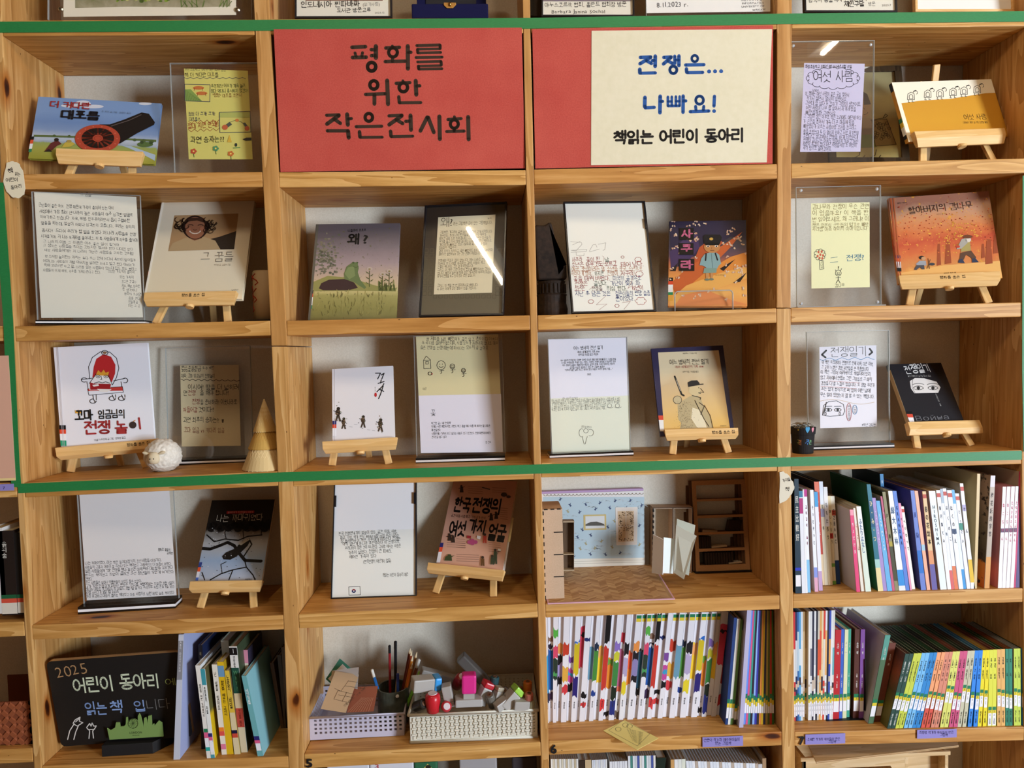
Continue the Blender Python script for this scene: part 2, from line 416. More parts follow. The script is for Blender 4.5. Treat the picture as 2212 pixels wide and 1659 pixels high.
class Print:
    """flat print on a sheet, drawn in photo pixels; layers 0.1 mm apart"""
    def __init__(s, sheet, dy=0.0, step=0.00008):
        s.S = sheet; s.dy = dy; s.n = 0; s.step = step; s.groups = {}
        a = sheet.uv(1000, 800); 
        c = proj(sheet.M @ Vector((0, dy, sheet.h / 2)))
        a = np.array(sheet.uv(c[0], c[1], dy)); b = np.array(sheet.uv(c[0] + 10, c[1], dy))
        s.k = float(np.linalg.norm(b - a)) / 10          # metres per pixel
        s.clip = None
    def _g(s, name):
        return s.groups.setdefault(name, {'v': [], 'f': [], 'm': [], 'mats': []})
    def add2(s, name, pts, faces, material, layer=None):
        g = s._g(name)
        if material not in g['mats']: g['mats'].append(material)
        mi = g['mats'].index(material)
        if layer is None: s.n += 1; layer = s.n
        y = s.dy - s.step * layer - 0.0002
        k = len(g['v'])
        W, H = s.S.w / 2, s.S.h
        for (u, v) in pts:
            g['v'].append((max(-W, min(W, u)), y, max(0, min(H, v))) if s.clip is None else (u, y, v))
        g['f'] += [tuple(i + k for i in f) for f in faces]; g['m'] += [mi] * len(faces)
    def T(s, p): return s.S.uv(p[0], p[1], s.dy)
    def poly(s, pts, col, name='illustration', layer=None):
        q = [s.T(p) for p in pts]
        tris = tessellate_polygon([[Vector((a, b, 0)) for a, b in q]])
        s.add2(name, q, [tuple(reversed(t)) for t in tris], _m(col), layer); return s
    def rect(s, x0, y0, x1, y1, col, name='illustration', layer=None):
        return s.poly([(x0, y0), (x1, y0), (x1, y1), (x0, y1)], col, name, layer)
    def ell(s, cx, cy, rx, ry, col, name='illustration', rot=0.0, n=20, layer=None):
        c, sn = math.cos(rot), math.sin(rot)
        pts = [(cx + rx * math.cos(a) * c - ry * math.sin(a) * sn, cy + rx * math.cos(a) * sn + ry * math.sin(a) * c) for a in [2 * math.pi * i / n for i in range(n)]]
        return s.poly(pts, col, name, layer)
    def line(s, pts, wpx, col, name='illustration', closed=False, layer=None, cap=True):
        q = [np.array(s.T(p)) for p in pts]
        if closed: q.append(q[0])
        hw = wpx * s.k / 2; vs_, fs = [], []
        for i in range(len(q) - 1):
            a, b = q[i], q[i + 1]; d = b - a; L = np.linalg.norm(d)
            if L < 1e-9: continue
            d /= L; n = np.array([-d[1], d[0]]) * hw
            k = len(vs_)
            vs_ += [a - n, b - n, b + n, a + n]; fs.append((k, k + 1, k + 2, k + 3))
        if cap:
            m = 8 if wpx > 4 else 5
            for p in q:
                k = len(vs_)
                vs_ += [p + hw * np.array([math.cos(2 * math.pi * i / m), math.sin(2 * math.pi * i / m)]) for i in range(m)]
                fs.append(tuple(range(k, k + m)))
        s.add2(name, [tuple(v) for v in vs_], fs, _m(col), layer); return s
    def arc(s, cx, cy, rx, ry, a0, a1, wpx, col, name='illustration', n=12, layer=None):
        return s.line([(cx + rx * math.cos(math.radians(a0 + (a1 - a0) * i / n)), cy + ry * math.sin(math.radians(a0 + (a1 - a0) * i / n))) for i in range(n + 1)], wpx, col, name, layer=layer)
    def text(s, st, a, b, size=None, col='1c1a18', bold=0.0, jit=0.0, name='lettering', fit=True, squeeze=1.0, vert=False, layer=None):
        """one line of writing whose baseline runs from pixel a to pixel b; size = height of a character in pixels"""
        A, B = np.array(s.T(a)), np.array(s.T(b)); d = B - A; L = float(np.linalg.norm(d)); d /= L
        up = np.array([-d[1], d[0]])
        g = s._g(name); m = _m(col)
        if m not in g['mats']: g['mats'].append(m)
        mi = g['mats'].index(m)
        if layer is None: layer = max(s.n, 1) + 1
        y = s.dy - s.step * layer - 0.0002
        tot = text_len(st, bold) if not vert else len(st)
        if vert:
            hgt = L / max(tot, 1); wid = (size or (hgt / s.k)) * s.k
        else:
            wid = L / max(tot, 1e-6); hgt = size * s.k if size else wid
        x = 0.0
        r = random.Random(hash(st) % 99991 if False else sum(map(ord, st)) + len(st))
        for ch in st:
            v, f, adv = glyph(ch, bold)
            if len(v):
                j = (r.uniform(-1, 1) * jit, r.uniform(-1, 1) * jit, 1 + r.uniform(-1, 1) * jit * 1.4, r.uniform(-1, 1) * jit * 0.8)
                vv = v * [1, 1] * j[2]
                c, sn = math.cos(j[3]), math.sin(j[3])
                vv = np.stack([vv[:, 0] * c - vv[:, 1] * sn, vv[:, 0] * sn + vv[:, 1] * c], 1)
                if vert:
                    lx = (vv[:, 0] - 0.45) * wid; ly = (vv[:, 1] - 0.38) * hgt * 0.95
                    org = A + d * (x + 0.5) * hgt; side = up
                    W_ = org + np.outer(lx, side) + np.outer(ly, -d)
                else:
                    lx = (vv[:, 0] + x + j[0] * 0.4) * wid; ly = (vv[:, 1] + j[1]) * hgt
                    W_ = A + np.outer(lx, d) + np.outer(ly, up)
                k = len(g['v']); g['v'] += [(float(p[0]), y, float(p[1])) for p in W_]
                g['f'] += [tuple(i + k for i in q) for q in f]; g['m'] += [mi] * len(f)
            x += 1 if vert else adv
        return s
    def para(s, lines, x0, y0, x1, dy, size, slope=0.0, **kw):
        """several lines of writing; each line is text or (text, x0, x1)"""
        for i, l in enumerate(lines):
            if not l: continue
            a0, b0 = x0, x1; t = l
            if isinstance(l, tuple): t, a0, b0 = l
            y = y0 + i * dy
            s.text(t, (a0, y + slope * (a0 - x0)), (b0, y + slope * (b0 - x0)), size, **kw)
        return s
    def build(s, parent, back=None):
        out = []
        for nm, g in s.groups.items():
            me = mesh(nm, g['v'], g['f'], False, g['m'])
            o = link(nm, me, g['mats'], parent); out.append(o)
        return out
def _m(c): return c if not isinstance(c, str) else mat(c, 0.55, 0.25)
# ================================================================ the room
def plane_box(name, a, b, m, label=None):
    mb = MB(); c = [(a[i] + b[i]) / 2 for i in range(3)]
    mb.box([a[i] - c[i] for i in range(3)], [b[i] - c[i] for i in range(3)])
    o = mb.build(name, m); o.location = c; o['kind'] = 'structure'
    if label: o['label'] = label
    return o
BACK = 0.25
wm, nt, b = new_mat('cream_wallpaper')
n = noise(nt, obj_coords(nt, (1, 1, 1)), 260.0, 2.0)
r = ramp(nt, [(0.3, 'd2cab8'), (0.7, 'ddd6c6')]); nt.links.new(n.outputs['Fac'], r.inputs[0]); nt.links.new(r.outputs[0], b.inputs['Base Color'])
b.inputs['Roughness'].default_value = 0.8
bp = N(nt, 'ShaderNodeBump'); bp.inputs['Strength'].default_value = 0.15; bp.inputs['Distance'].default_value = 0.001
nt.links.new(n.outputs['Fac'], bp.inputs['Height']); nt.links.new(bp.outputs[0], b.inputs['Normal'])
plane_box('wall_back', (-2.6, BACK + 0.002, 0), (2.6, BACK + 0.10, 2.78), wm)
fm, nt, b = new_mat('floor_boards')
n = noise(nt, obj_coords(nt, (2, 20, 2)), 3.0, 4.0)
r = ramp(nt, [(0.3, 'a87f52'), (0.7, 'c39a68')]); nt.links.new(n.outputs['Fac'], r.inputs[0]); nt.links.new(r.outputs[0], b.inputs['Base Color'])
plane_box('floor', (-2.6, -4.2, -0.06), (2.6, BACK + 0.1, 0), fm)
plane_box('ceiling', (-2.6, -3.2, 2.78), (2.6, BACK + 0.1, 2.84), wood('ceiling_boards', 1, 'c39a62', 'b5894f', '9a703a', strip=0.1, strip_axis=0, knots=False))
TUBE = emit_mat('lit_tube', (1.0, 0.82, 0.58), 172.0)
for i, (lx, ly) in enumerate(LAMPS):
    root = empty('ceiling_lamp', Vector((lx, ly, 2.70)), 'white linear ceiling lamp with a lit tube, %s of three' % ('first', 'middle', 'last')[i], 'lamp', 'ceiling lamps')
    MB().box((-0.04, -0.34, 0.015), (0.04, 0.34, 0.08)).build('housing', mat('e8e6e0', 0.5), root, bevel=0.004)
    MB().tube([(0, -0.25, 0), (0, 0.25, 0)], 0.010, 12).build('tube', TUBE, root, smooth=True)

# ================================================================ the bookcases
TH = 0.0372
POST = {  # (y, left edge, right edge) down the front of each upright, photo pixels
 'A': [(0, -14, 2), (100, -9, 7), (690, 15, 31), (1070, 38, 53), (1340, 53, 68), (1640, 73, 89)],
 'B1': [(0, 548, 581), (74, 552, 585), (370, 567, 602), (690, 584, 618), (747, 586.5, 621)],
 'B2': [(748.5, 586.5, 621), (1012, 600, 632), (1330, 612.5, 644.5), (1640, 623.5, 656.6)],
 'C': [(0, 1129, 1145), (64, 1130.6, 1146), (365, 1136, 1153), (680, 1145, 1160.5), (1005, 1153, 1168.5), (1300, 1161.5, 1178), (1600, 1168, 1185)],
 'D1': [(0, 1678, 1710.5), (355, 1679, 1709), (665, 1677.5, 1708)],
 'D2': [(666.5, 1677.5, 1708), (1000, 1679, 1708), (1290, 1684.5, 1713), (1640, 1690, 1717)],
 'E': [(0, 2222, 2252), (665, 2211, 2241), (1000, 2207, 2238), (1640, 2214, 2245)],
}
def upright(key, parent, top=None, bottom=None):
    rows = [(P(xl, y, 0), P(xr, y, 0)) for y, xl, xr in POST[key]]
    if top is not None:
        (a, b), (c, d) = rows[0], rows[1]; rows.insert(0, (Vector((a.x, 0, top)), Vector((b.x, 0, top))))
    if bottom is not None:
        a, b = rows[-1]; rows.append((Vector((a.x, 0, bottom)), Vector((b.x, 0, bottom))))
    for r_ in rows:
        for p in r_: p.y = -0.001
    vs_ = []
    for a, b in rows:
        vs_ += [a, b, Vector((b.x, BACK, b.z)), Vector((a.x, BACK, a.z))]
    k = len(rows); fs = [(0, 1, 2, 3), tuple(reversed(range(4 * k - 4, 4 * k)))]
    for i in range(k - 1):
        for j in range(4): fs.append((4 * i + j, 4 * i + (j + 1) % 4, 4 * i + 4 + (j + 1) % 4, 4 * i + 4 + j))
    c = sum(vs_, Vector()) / len(vs_)
    I = parent.matrix_world.inverted()
    mb = MB(); mb.raw([v - c for v in vs_], fs)
    return mb.build('upright', WOOD_Z, parent, Matrix.Translation(I @ c), bevel=0.0022)
BOARD = {  # left and right end of the front top edge, photo pixels
 ('A', 0): ((4, 44), (549, 42)), ('B', 0): ((583, 41), (1130, 38.5)), ('C', 0): ((1146, 38), (1678, 30)), ('D', 0): ((1710.5, 28.5), (2221, 24.5)),
 ('A', 1): ((19, 376.5), (567, 371)), ('B', 1): ((602, 372), (1136, 367)), ('C', 1): ((1153, 366), (1679, 354)), ('D', 1): ((1709, 353), (2216, 342)),
 ('A', 2): ((32, 705), (584, 692.5)), ('B', 2): ((618.5, 693), (1145, 681)), ('C', 2): ((1161, 681), (1677.5, 666)), ('D', 2): ((1708, 665), (2211, 653)),
 ('A', 3): ((52, 1043), (600, 1018)), ('B', 3): ((632, 1019.5), (1153, 1004)), ('C', 3): ((1168.5, 1000.5), (1679, 987)), ('D', 3): ((1708, 987), (2207, 972)),
 ('A', 4): ((68.5, 1351), (612.5, 1329)), ('B', 4): ((644.5, 1327), (1161.5, 1303.5)), ('C', 4): ((1178, 1304), (1684.5, 1286)), ('D', 4): ((1713, 1284), (2210, 1271)),
 ('A', 5): ((90, 1656), (623.5, 1634)), ('B', 5): ((656.5, 1630), (1168, 1603)), ('C', 5): ((1185, 1601), (1689, 1580.6)), ('D', 5): ((1716.5, 1581.6), (2213, 1570)),
}
def board(col, row, parent, ends=None, name='shelf_board'):
    a, b = ends or [P(*q, 0) for q in BOARD[col, row]]
    d = b - a; L = d.length; c = (a + b) / 2
    ang = math.atan2(d.z, d.x)
    M = Matrix.Translation(parent.matrix_world.inverted() @ c) @ Matrix.Rotation(-ang, 4, 'Y')
    mb = MB(); mb.box((-L / 2 + 0.0004, 0, -TH), (L / 2 - 0.0004, BACK, 0))
    return mb.build(name, WOOD_X, parent, M, bevel=0.0022)
def floor_z(col, row, px):                    # height of a board's top at a photo column
    (x0, y0), (x1, y1) = BOARD[col, row]
    t = (px - x0) / (x1 - x0)
    return P(px, y0 + t * (y1 - y0), 0).z
CASES = {}
for key, posts, cols, lab in (
    ('left', ['A'], ['A'], 'pine bookcase bay with the chalkboard and the king picture book'),
    ('mid', ['B1', 'B2', 'C', 'D1', 'D2'], ['B', 'C'], 'double pine bookcase holding the two red posters and the baskets'),
    ('right', ['E'], ['D'], 'pine bookcase bay with the Japanese books and coloured spines')):
    x0 = P(POST[posts[0]][2][1], 800, 0).x
    root = empty('bookcase', Vector((x0, 0.0, 0.0)), lab, 'bookcase', 'wall of pine bookcases'); CASES[key] = root
    for p in posts:
        upright(p, root, top=2.5 if p in ('A', 'B1', 'C', 'D1', 'E') else None, bottom=0.0 if p in ('A', 'B2', 'C', 'D2', 'E') else None)
    for c in cols:
        for r_ in range(6): board(c, r_, root)
        a, b = [P(*q, 0) for q in BOARD[c, 0]]; dz = Vector((0, 0, 0.374))
        board(c, 0, root, (a + dz, b + dz))
        a, b = [P(*q, 0) for q in BOARD[c, 5]]
        board(c, 5, root, (a - dz, b - dz))
# the neighbouring bay at the left edge of the picture
zx = P(14, 690, 0).x
root = empty('bookcase', Vector((zx - 0.6, 0, 0)), 'pine bookcase bay cut off at the far left edge, with a woven basket', 'bookcase', 'wall of pine bookcases'); CASES['far'] = root
for (xa, ya), (xb, yb) in (((-60, 706), (10, 704)), ((-60, 1046), (36, 1042)), ((-60, 1346), (52, 1343)), ((-60, 1618), (70, 1616))):
    b_ = P(xb, yb, 0); a_ = b_ - Vector((0.62, 0, 0)); board(None, None, root, (a_, b_))
MB().box((-0.04, 0, 0), (0, BACK, 2.5)).build('upright', WOOD_Z, root, bevel=0.002)
# ---------------------------------------------------------------- green tape on the edges
gm, nt, b = new_mat('green_tape')
n = noise(nt, obj_coords(nt, (3, 3, 60)), 60.0, 2.0)
r = ramp(nt, [(0.3, '1b6f37'), (0.7, '278446')]); nt.links.new(n.outputs['Fac'], r.inputs[0]); nt.links.new(r.outputs[0], b.inputs['Base Color'])
b.inputs['Roughness'].default_value = 0.55
def tape(segs, wpx, label, vertical=False):
    pts = [P(x, y, 0) for x, y in segs]
    hw = wpx / 2 * DIST / FPX; vs_ = []; c = pts[0].copy()
    for p in pts:
        o = Vector((hw, 0, 0)) if vertical else Vector((0, 0, hw))
        dv = 0.0008 if vertical else 0.0
        for s_, yy in ((-1, -0.0022), (1, -0.0022), (1, -0.0012), (-1, -0.0012)): yy -= dv; q = p + o * s_ - c; q.y = yy; vs_.append(q)
    k = len(pts); fs = [(0, 1, 2, 3), tuple(range(4 * k - 4, 4 * k))]
    for i in range(k - 1):
        for j in range(4): fs.append((4 * i + j, 4 * i + (j + 1) % 4, 4 * i + 4 + (j + 1) % 4, 4 * i + 4 + j))
    o = MB().raw(vs_, fs).build('green_tape', gm); o.location = c
    tag(o, label, 'tape', 'strips of green tape'); return o
tape([(-40, 60), (2, 59.5), (560, 55.5), (1140, 51), (1690, 41.5), (2230, 36)], 22, 'long green tape along the topmost shelf edge above the red posters')
tape([(40, 1055), (612, 1030), (1160, 1013), (1690, 998), (2206, 983)], 20, 'long green tape along the shelf edge under the sheep and the easels')
tape([(-2, 395), (19, 690), (33, 1000), (37, 1052)], 20, 'vertical green tape down the upright beside the torn paper tag', True)
tape([(2214, 380), (2213, 800), (2216, 975)], 14, 'vertical green tape at the right edge of the picture', True)
# ================================================================ builders for displayed things
FR = {'A1': (0, 0, 3.568), 'A2': (0, 380, 3.568), 'A3': (0, 720, 3.456), 'A4': (0, 1040, 3.456), 'A5': (0, 1340, 3.3515),
      'B1': (580, 0, 3.814), 'B2': (600, 390, 3.881), 'B3': (600, 700, 3.881), 'B4': (620, 1020, 3.881), 'B5': (630, 1330, 3.95),
      'C1': (1140, 0, 3.95), 'C2': (1140, 390, 3.881), 'C3': (1140, 700, 3.881), 'C4': (1150, 1010, 3.881), 'C5': (1150, 1310, 3.881),
      'D1': (1670, 0, 4.081), 'D2': (1670, 370, 4.081), 'D3': (1670, 680, 4.081), 'D4': (1670, 980, 4.081), 'D5': (1670, 1290, 4.081), '': (0, 0, 1.0)}
def px(fr, p):                                   # a detail-view coordinate -> photo pixel
    x0, y0, s = FR[fr]; return (x0 + p[0] / s, y0 + p[1] / s)
def pxs(fr, ps): return [px(fr, p) for p in ps]
class FPrint(Print):
    """a print whose coordinates are given in one of the detail views"""
    def __init__(s, sheet, fr, dy=0.0, step=0.00008):
        super().__init__(sheet, dy, step); s.fr = fr; s.k = s.k / FR[fr][2]
    def T(s, p): return s.S.uv(*px(s.fr, p), s.dy)
PAPER_EDGE = 'e9e6dc'
def hardcover(fr, quad, Y, thick, cover, label, pages='efe9da', lean=16, yaw=0, spine_mat=None, group=None, name='picture_book', soft=False, **kw):
    S = Sheet(pxs(fr, quad), Y, lean=lean, yaw=yaw, **kw)
    root = empty(name, S.M, label, 'book', group)
    w, h, t = S.w / 2, S.h, thick; e = 0.0022 if not soft else 0.0005
    cov = cover if not isinstance(cover, str) else mat(cover, 0.38, 0.4)
    mb = MB(); mb.box((-w, 0, 0), (w, e, h)); mb.box((-w, t - e, 0), (w, t, h)); mb.box((-w, e, 0), (-w + e, t - e, h))
    c = mb.build('cover', [cov], root, bevel=0.0006 if not soft else 0)
    g = 0.003 if not soft else 0.0003
    MB().box((-w + e, e, g), (w - g, t - e, h - g)).build('pages', mat(pages, 0.8, 0.1), root)
    if _pend: finish_easel(S, t)
    pr = FPrint(S, fr)
    return root, c, S, pr
_pend = []
def easel(col, row, fr, L, R, hf, legs, label, lean=18.0, Yl=None, up=0.20, hc=None, inset=None):
    """mini wooden easel, built once its book is posed: L, R ends of the ledge's upper front edge; legs = ((attach), (foot)) twice, detail-view pixels"""
    tl = math.tan(math.radians(lean)); zf = [floor_z(col, row, px(fr, lg[1])[0]) for lg in legs]
    if Yl is None:
        ys = []
        for lg, z in zip(legs, zf):
            f = PZ(*px(fr, lg[1]), z); a = P(*px(fr, lg[0]), f.y)
            ys.append(f.y + (a.z - z) * tl - 0.012)
        Yl = max(0.012, sum(ys) / len(ys))
    _pend[:] = [dict(fr=fr, L=L, R=R, hf=hf, legs=legs, label=label, up=up, hc=hc if hc is not None else hf * 0.5, inset=inset if inset is not None else hf * 0.35, zf=zf, text=None)]
    return None, Yl
def ledge_text(root, fr, t, a, b, size, Yl): _pend[0]['text'] = (t, a, b, size)
def frame_of(x, z, o):
    y = z.cross(x).normalized(); x = y.cross(z).normalized()
    return Matrix(((x.x, y.x, z.x, o.x), (x.y, y.y, z.y, o.y), (x.z, y.z, z.z, o.z), (0, 0, 0, 1)))
def finish_easel(S, thick):
    E = _pend.pop(); fr = E['fr']; s = FR[fr][2]; D = -0.0165
    a, b = S.uv(*px(fr, E['L']), D), S.uv(*px(fr, E['R']), D)
    m = (S.o.y + DIST) / FPX / s; hf, hc, ins = E['hf'] * m, E['hc'] * m, E['inset'] * m
    mid = Vector(((a[0] + b[0]) / 2, 0, (a[1] + b[1]) / 2)); ang = math.atan2(b[1] - a[1], b[0] - a[0]); Lh = math.hypot(b[0] - a[0], b[1] - a[1]) / 2
    W = S.M.to_3x3(); bk = thick + 0.0065
    legs = []
    for lg, z in zip(E['legs'], E['zf']):
        q = S.uv(*px(fr, lg[0]), bk); r = S.uv(*px(fr, lg[1]), bk)
        A = S.M @ Vector((q[0], bk, q[1])); Fp = S.M @ Vector((r[0], bk, r[1])); d = (A - Fp).normalized()
        F = A - d * ((A.z - z) / d.z)
        if F.y < 0.004: F.y = 0.004
        legs.append((A, F))
    base = (legs[0][1] + legs[1][1]) / 2
    root = empty('tabletop_easel', Vector(base), E['label'], 'easel', 'small wooden easels')
    T = Matrix.Translation(-base)
    ML = T @ S.M @ Matrix.Translation(mid) @ Matrix.Rotation(-ang, 4, 'Y')
    prof = [(D, 0, 0), (-0.0002, 0, 0), (-0.0002, -hf - hc * 0.9, ins), (D * 0.5, -hf - hc, ins), (D, -hf, ins * 0.15)]
    n = len(prof); vs_ = [(-Lh + q[2], q[0], q[1]) for q in prof] + [(Lh - q[2], q[0], q[1]) for q in prof]
    fs = [tuple(range(n)), tuple(range(n, 2 * n))] + [(i, (i + 1) % n, (i + 1) % n + n, i + n) for i in range(n)]
    led = MB().raw(vs_, fs).build('ledge', WOOD_EASEL, root, ML, bevel=0.0009)
    tops = []
    for A, F in legs:
        d = (A - F).normalized(); t_ = A + d * E['up']; tops.append(t_)
        MB().box((-0.0095, -0.0045, 0.001), (0.0095, 0.0045, (t_ - F).length)).build('leg', WOOD_LEG, root, T @ frame_of(S.ex, d, F), bevel=0.0022)
    bf = Vector((base.x, min(base.y + 0.15, BACK - 0.03), base.z)); d = (tops[0] + tops[1]) / 2 + Vector((0, 0.012, 0)) - bf
    MB().box((-0.0085, -0.004, 0.001), (0.0085, 0.004, d.length * (1.2 if E['up'] == 0.19 else 0.95))).build('back_leg', WOOD_LEG, root, T @ frame_of(Vector((1, 0, 0)), d.normalized(), bf), bevel=0.002)
    kc = T @ (S.M @ (mid + Vector((0, -0.008, -hf - hc))))
    MB().lathe([(0.010, -0.006), (0.011, 0.0), (0.008, 0.002)], kc, 16, S.ez).build('knob', WOOD_LEG, root)
    if E['text']:
        pr = FPrint(S, fr, D); pr.clip = True; pr.text(*E['text'], '3a2412', 0.012, jit=0.06)
        for o in pr.build(led): o.matrix_local = ML.inverted() @ T @ S.M
def paper_on(parent, S, fr, quad, col, dy, name='paper', th=0.0003, rough=0.7):
    """a flat sheet lying in S's plane at local depth dy (front), quad in detail-view pixels; returns (object, print)"""
    q = [S.uv(*px(fr, p), dy) for p in quad]
    vs_ = [(x, dy, z) for x, z in q] + [(x, dy + th, z) for x, z in q]
    o = MB().raw(vs_, [(0, 1, 2, 3), (7, 6, 5, 4), (0, 4, 5, 1), (1, 5, 6, 2), (2, 6, 7, 3), (3, 7, 4, 0)]).build(name, col if not isinstance(col, str) else mat(col, rough, 0.2), parent)
    pr = FPrint(S, fr, dy, 0.00005); pr.clip = True
    return o, pr
def acrylic(fr, quad, Y, label, lean=6, yaw=0, base=None, name='acrylic_display_stand', group=None, thick=0.005, edge=0.0012, on=None, **kw):
    """two clear sheets; base = (front-left, front-right, height) of the layered foot in detail-view pixels"""
    if on: m_ = [(base[0][i] + base[1][i]) / 2 for i in (0, 1)]; m_ = px(fr, m_); Y = max(0.004, PZ(*m_, floor_z(*on, m_[0])).y) + 0.022
    S = Sheet(pxs(fr, quad), Y, lean=lean, yaw=yaw, **kw)
    root = empty(name, S.M, label, 'display stand', group)
    w, h = S.w / 2, S.h
    MB().box((-w, 0, 0), (w, 0.0016, h)).build('front_pane', ACRYLIC, root)
    MB().box((-w, thick - 0.0016, 0), (w, thick, h)).build('back_pane', ACRYLIC, root)
    mb = MB()
    for x0, x1, z0, z1 in ((-w - edge, -w, 0, h), (w, w + edge, 0, h), (-w - edge, w + edge, h, h + edge)):
        mb.box((x0, -0.0004, z0), (x1, thick + 0.0004, z1))
    mb.build('pane_edge', ACRYLIC_EDGE, root)
    if base:
        s = FR[fr][2]; a, b, hh = base; dep = base_depth = 0.05
        q0 = S.uv(*px(fr, a), -0.02); q1 = S.uv(*px(fr, b), -0.02)
        x0, x1 = q0[0], q1[0]; H = hh / s * S.h / max(1e-6, np.linalg.norm(np.array(proj(S.M @ Vector((0, 0, S.h)))) - proj(S.M @ Vector((0, 0, 0)))))
        zb = min(q0[1], q1[1])
        T = Matrix.Rotation(math.radians(S.x[1]), 4, 'X')       # undo the lean
        for i, c in enumerate(('141414', 'f2f2f4', '141414')):
            MB().box((x0, -0.022, zb + H * i / 3), (x1, 0.03, zb + H * (i + 1) / 3 - 0.0001)).build('base_layer', mat(c, 0.15, 0.5), root, T)
    return root, S
def spine_band(pr, x0, y0, x1, y1, cols, skew=0.0):
    """library label of coloured bands at the lower end of the spine, drawn on the front"""
    n = sum(c[1] for c in cols); y = y0
    for c, k in cols:
        yy = y + (y1 - y0) * k / n
        pr.poly([(x0 + skew * (y - y0), y), (x1 + skew * (y - y0), y), (x1 + skew * (yy - y0), yy), (x0 + skew * (yy - y0), yy)], c, 'spine_label')
        y = yy
INK = '23222a'
# ================================================================ the two red posters
def mottled(name, c1, c2, scale=300.0, rough=0.8):
    m, nt, b = new_mat(name)
    v = obj_coords(nt, (1, 1, 1))
    n1 = noise(nt, v, scale, 3.0); n2 = noise(nt, v, 9.0, 2.0)
    f = math_node(nt, 'MULTIPLY_ADD', n1.outputs['Fac'], 0.6, math_node(nt, 'MULTIPLY', n2.outputs['Fac'], 0.4))
    r = ramp(nt, [(0.35, c1), (0.65, c2)]); nt.links.new(f, r.inputs[0]); nt.links.new(r.outputs[0], b.inputs['Base Color'])
    b.inputs['Roughness'].default_value = rough; b.inputs['Specular IOR Level'].default_value = 0.2
    bp = N(nt, 'ShaderNodeBump'); bp.inputs['Strength'].default_value = 0.25; bp.inputs['Distance'].default_value = 0.0006
    nt.links.new(f, bp.inputs['Height']); nt.links.new(bp.outputs[0], b.inputs['Normal'])
    return m
RED = mottled('red_handmade_paper', 'b2453c', 'c2584b')
def poster(fr, quad, label):
    S = Sheet(pxs(fr, quad), 0.0035, lean=-1.4, wl=3.0, wy=3.0)
    root = empty('red_poster', S.M, label, 'poster', 'red posters')
    w_, h_ = S.w / 2, S.h
    b_ = MB().box((-w_, 0, 0), (w_, 0.003, h_)).build('board', RED, root, bevel=0.0005)
    return root, S, b_
def strokes(pr, col, segs, w0):
    for s_ in segs:
        if s_[0] == 'o': pr.arc(s_[1], s_[2], s_[3], s_[3] * (s_[5] if len(s_) > 5 else 1.05), 0, 360, s_[4], col, 'lettering', n=22, layer=1)
        elif s_[0] == '.': pr.ell(s_[1], s_[2], s_[3], s_[3], col, 'lettering', layer=1)
        else: pr.line([(s_[0], s_[1]), (s_[2], s_[3])], s_[4] if len(s_) > 4 else w0, col, 'lettering', layer=1)
root, S, brd = poster('B1', [(35, 240), (2082, 228), (2118, 1392), (105, 1410)], 'red poster board with large dark lettering in three lines')
pr = FPrint(S, 'B1')
strokes(pr, '33251b', [
 (688, 390, 800, 385), (692, 474, 806, 471), (713, 436, 722, 468, 24), (775, 434, 768, 468, 24), (885, 382, 885, 476, 36), (846, 409, 880, 410, 28), (848, 459, 880, 456, 28), ('o', 850, 550, 34, 30),
 (1021, 380, 1022, 396, 24), (966, 396, 1080, 390, 28), ('o', 1026, 432, 36, 27), (1022, 470, 1022, 505, 26), (962, 508, 1128, 504, 28), (1148, 380, 1149, 566, 34), (1150, 432, 1174, 431, 28),
 (1222, 376, 1412, 371, 25), (1414, 374, 1414, 400, 25), (1412, 402, 1230, 406, 21), (1228, 408, 1230, 434, 25), (1230, 437, 1420, 432, 22), (1214, 474, 1432, 471, 22), (1228, 511, 1422, 506, 22), (1422, 508, 1424, 536, 25), (1420, 540, 1238, 545, 20), (1234, 546, 1238, 568, 25), (1238, 570, 1430, 566, 22),
 ('o', 868, 700, 33, 29), (800, 778, 962, 773, 28), (873, 782, 873, 856, 32), (978, 664, 985, 858, 34),
 (1108, 666, 1109, 682, 24), (1052, 687, 1165, 681, 28), ('o', 1111, 720, 35, 28), (1213, 666, 1218, 780, 34), (1220, 709, 1248, 707, 26), (1074, 798, 1078, 845, 28), (1082, 847, 1256, 845, 24),
 (478, 950, 582, 946, 26), (580, 952, 482, 1022, 32), (538, 978, 592, 1016, 30), (648, 942, 654, 1028, 34), (656, 980, 684, 977, 26), (484, 1078, 652, 1078, 27), (656, 1080, 661, 1134, 34),
 ('o', 827, 967, 31, 27), (722, 1044, 934, 1040, 26), (750, 1086, 754, 1128, 30), (756, 1132, 938, 1130, 24),
 (992, 955, 1100, 949, 26), (1098, 954, 994, 1028, 32), (1054, 986, 1106, 1018, 30), (1130, 1000, 1162, 998, 26), (1170, 952, 1174, 1070, 34), (1006, 1082, 1010, 1122, 30), (1012, 1126, 1190, 1122, 24),
 (1308, 966, 1252, 1078, 32), (1316, 968, 1362, 1090, 32), (1408, 960, 1412, 1146, 34),
 (1532, 962, 1532, 978, 24), (1478, 985, 1588, 977, 26), ('o', 1531, 1022, 33, 27), (1530, 1058, 1530, 1080, 26), (1468, 1084, 1612, 1080, 26), (1645, 964, 1649, 1148, 34)], 30)
pr.build(brd)
root, S, brd = poster('C1', [(38, 250), (2105, 212), (2078, 1394), (65, 1440)], 'red poster board partly covered by a cream sheet with blue lettering')
sh, pr = paper_on(root, S, 'C1', [(545, 262), (2085, 248), (2040, 1385), (540, 1410)], mottled('cream_sheet', 'dcd4b6', 'e2dabf', 60.0), -0.0012, 'cream_sheet', 0.001)
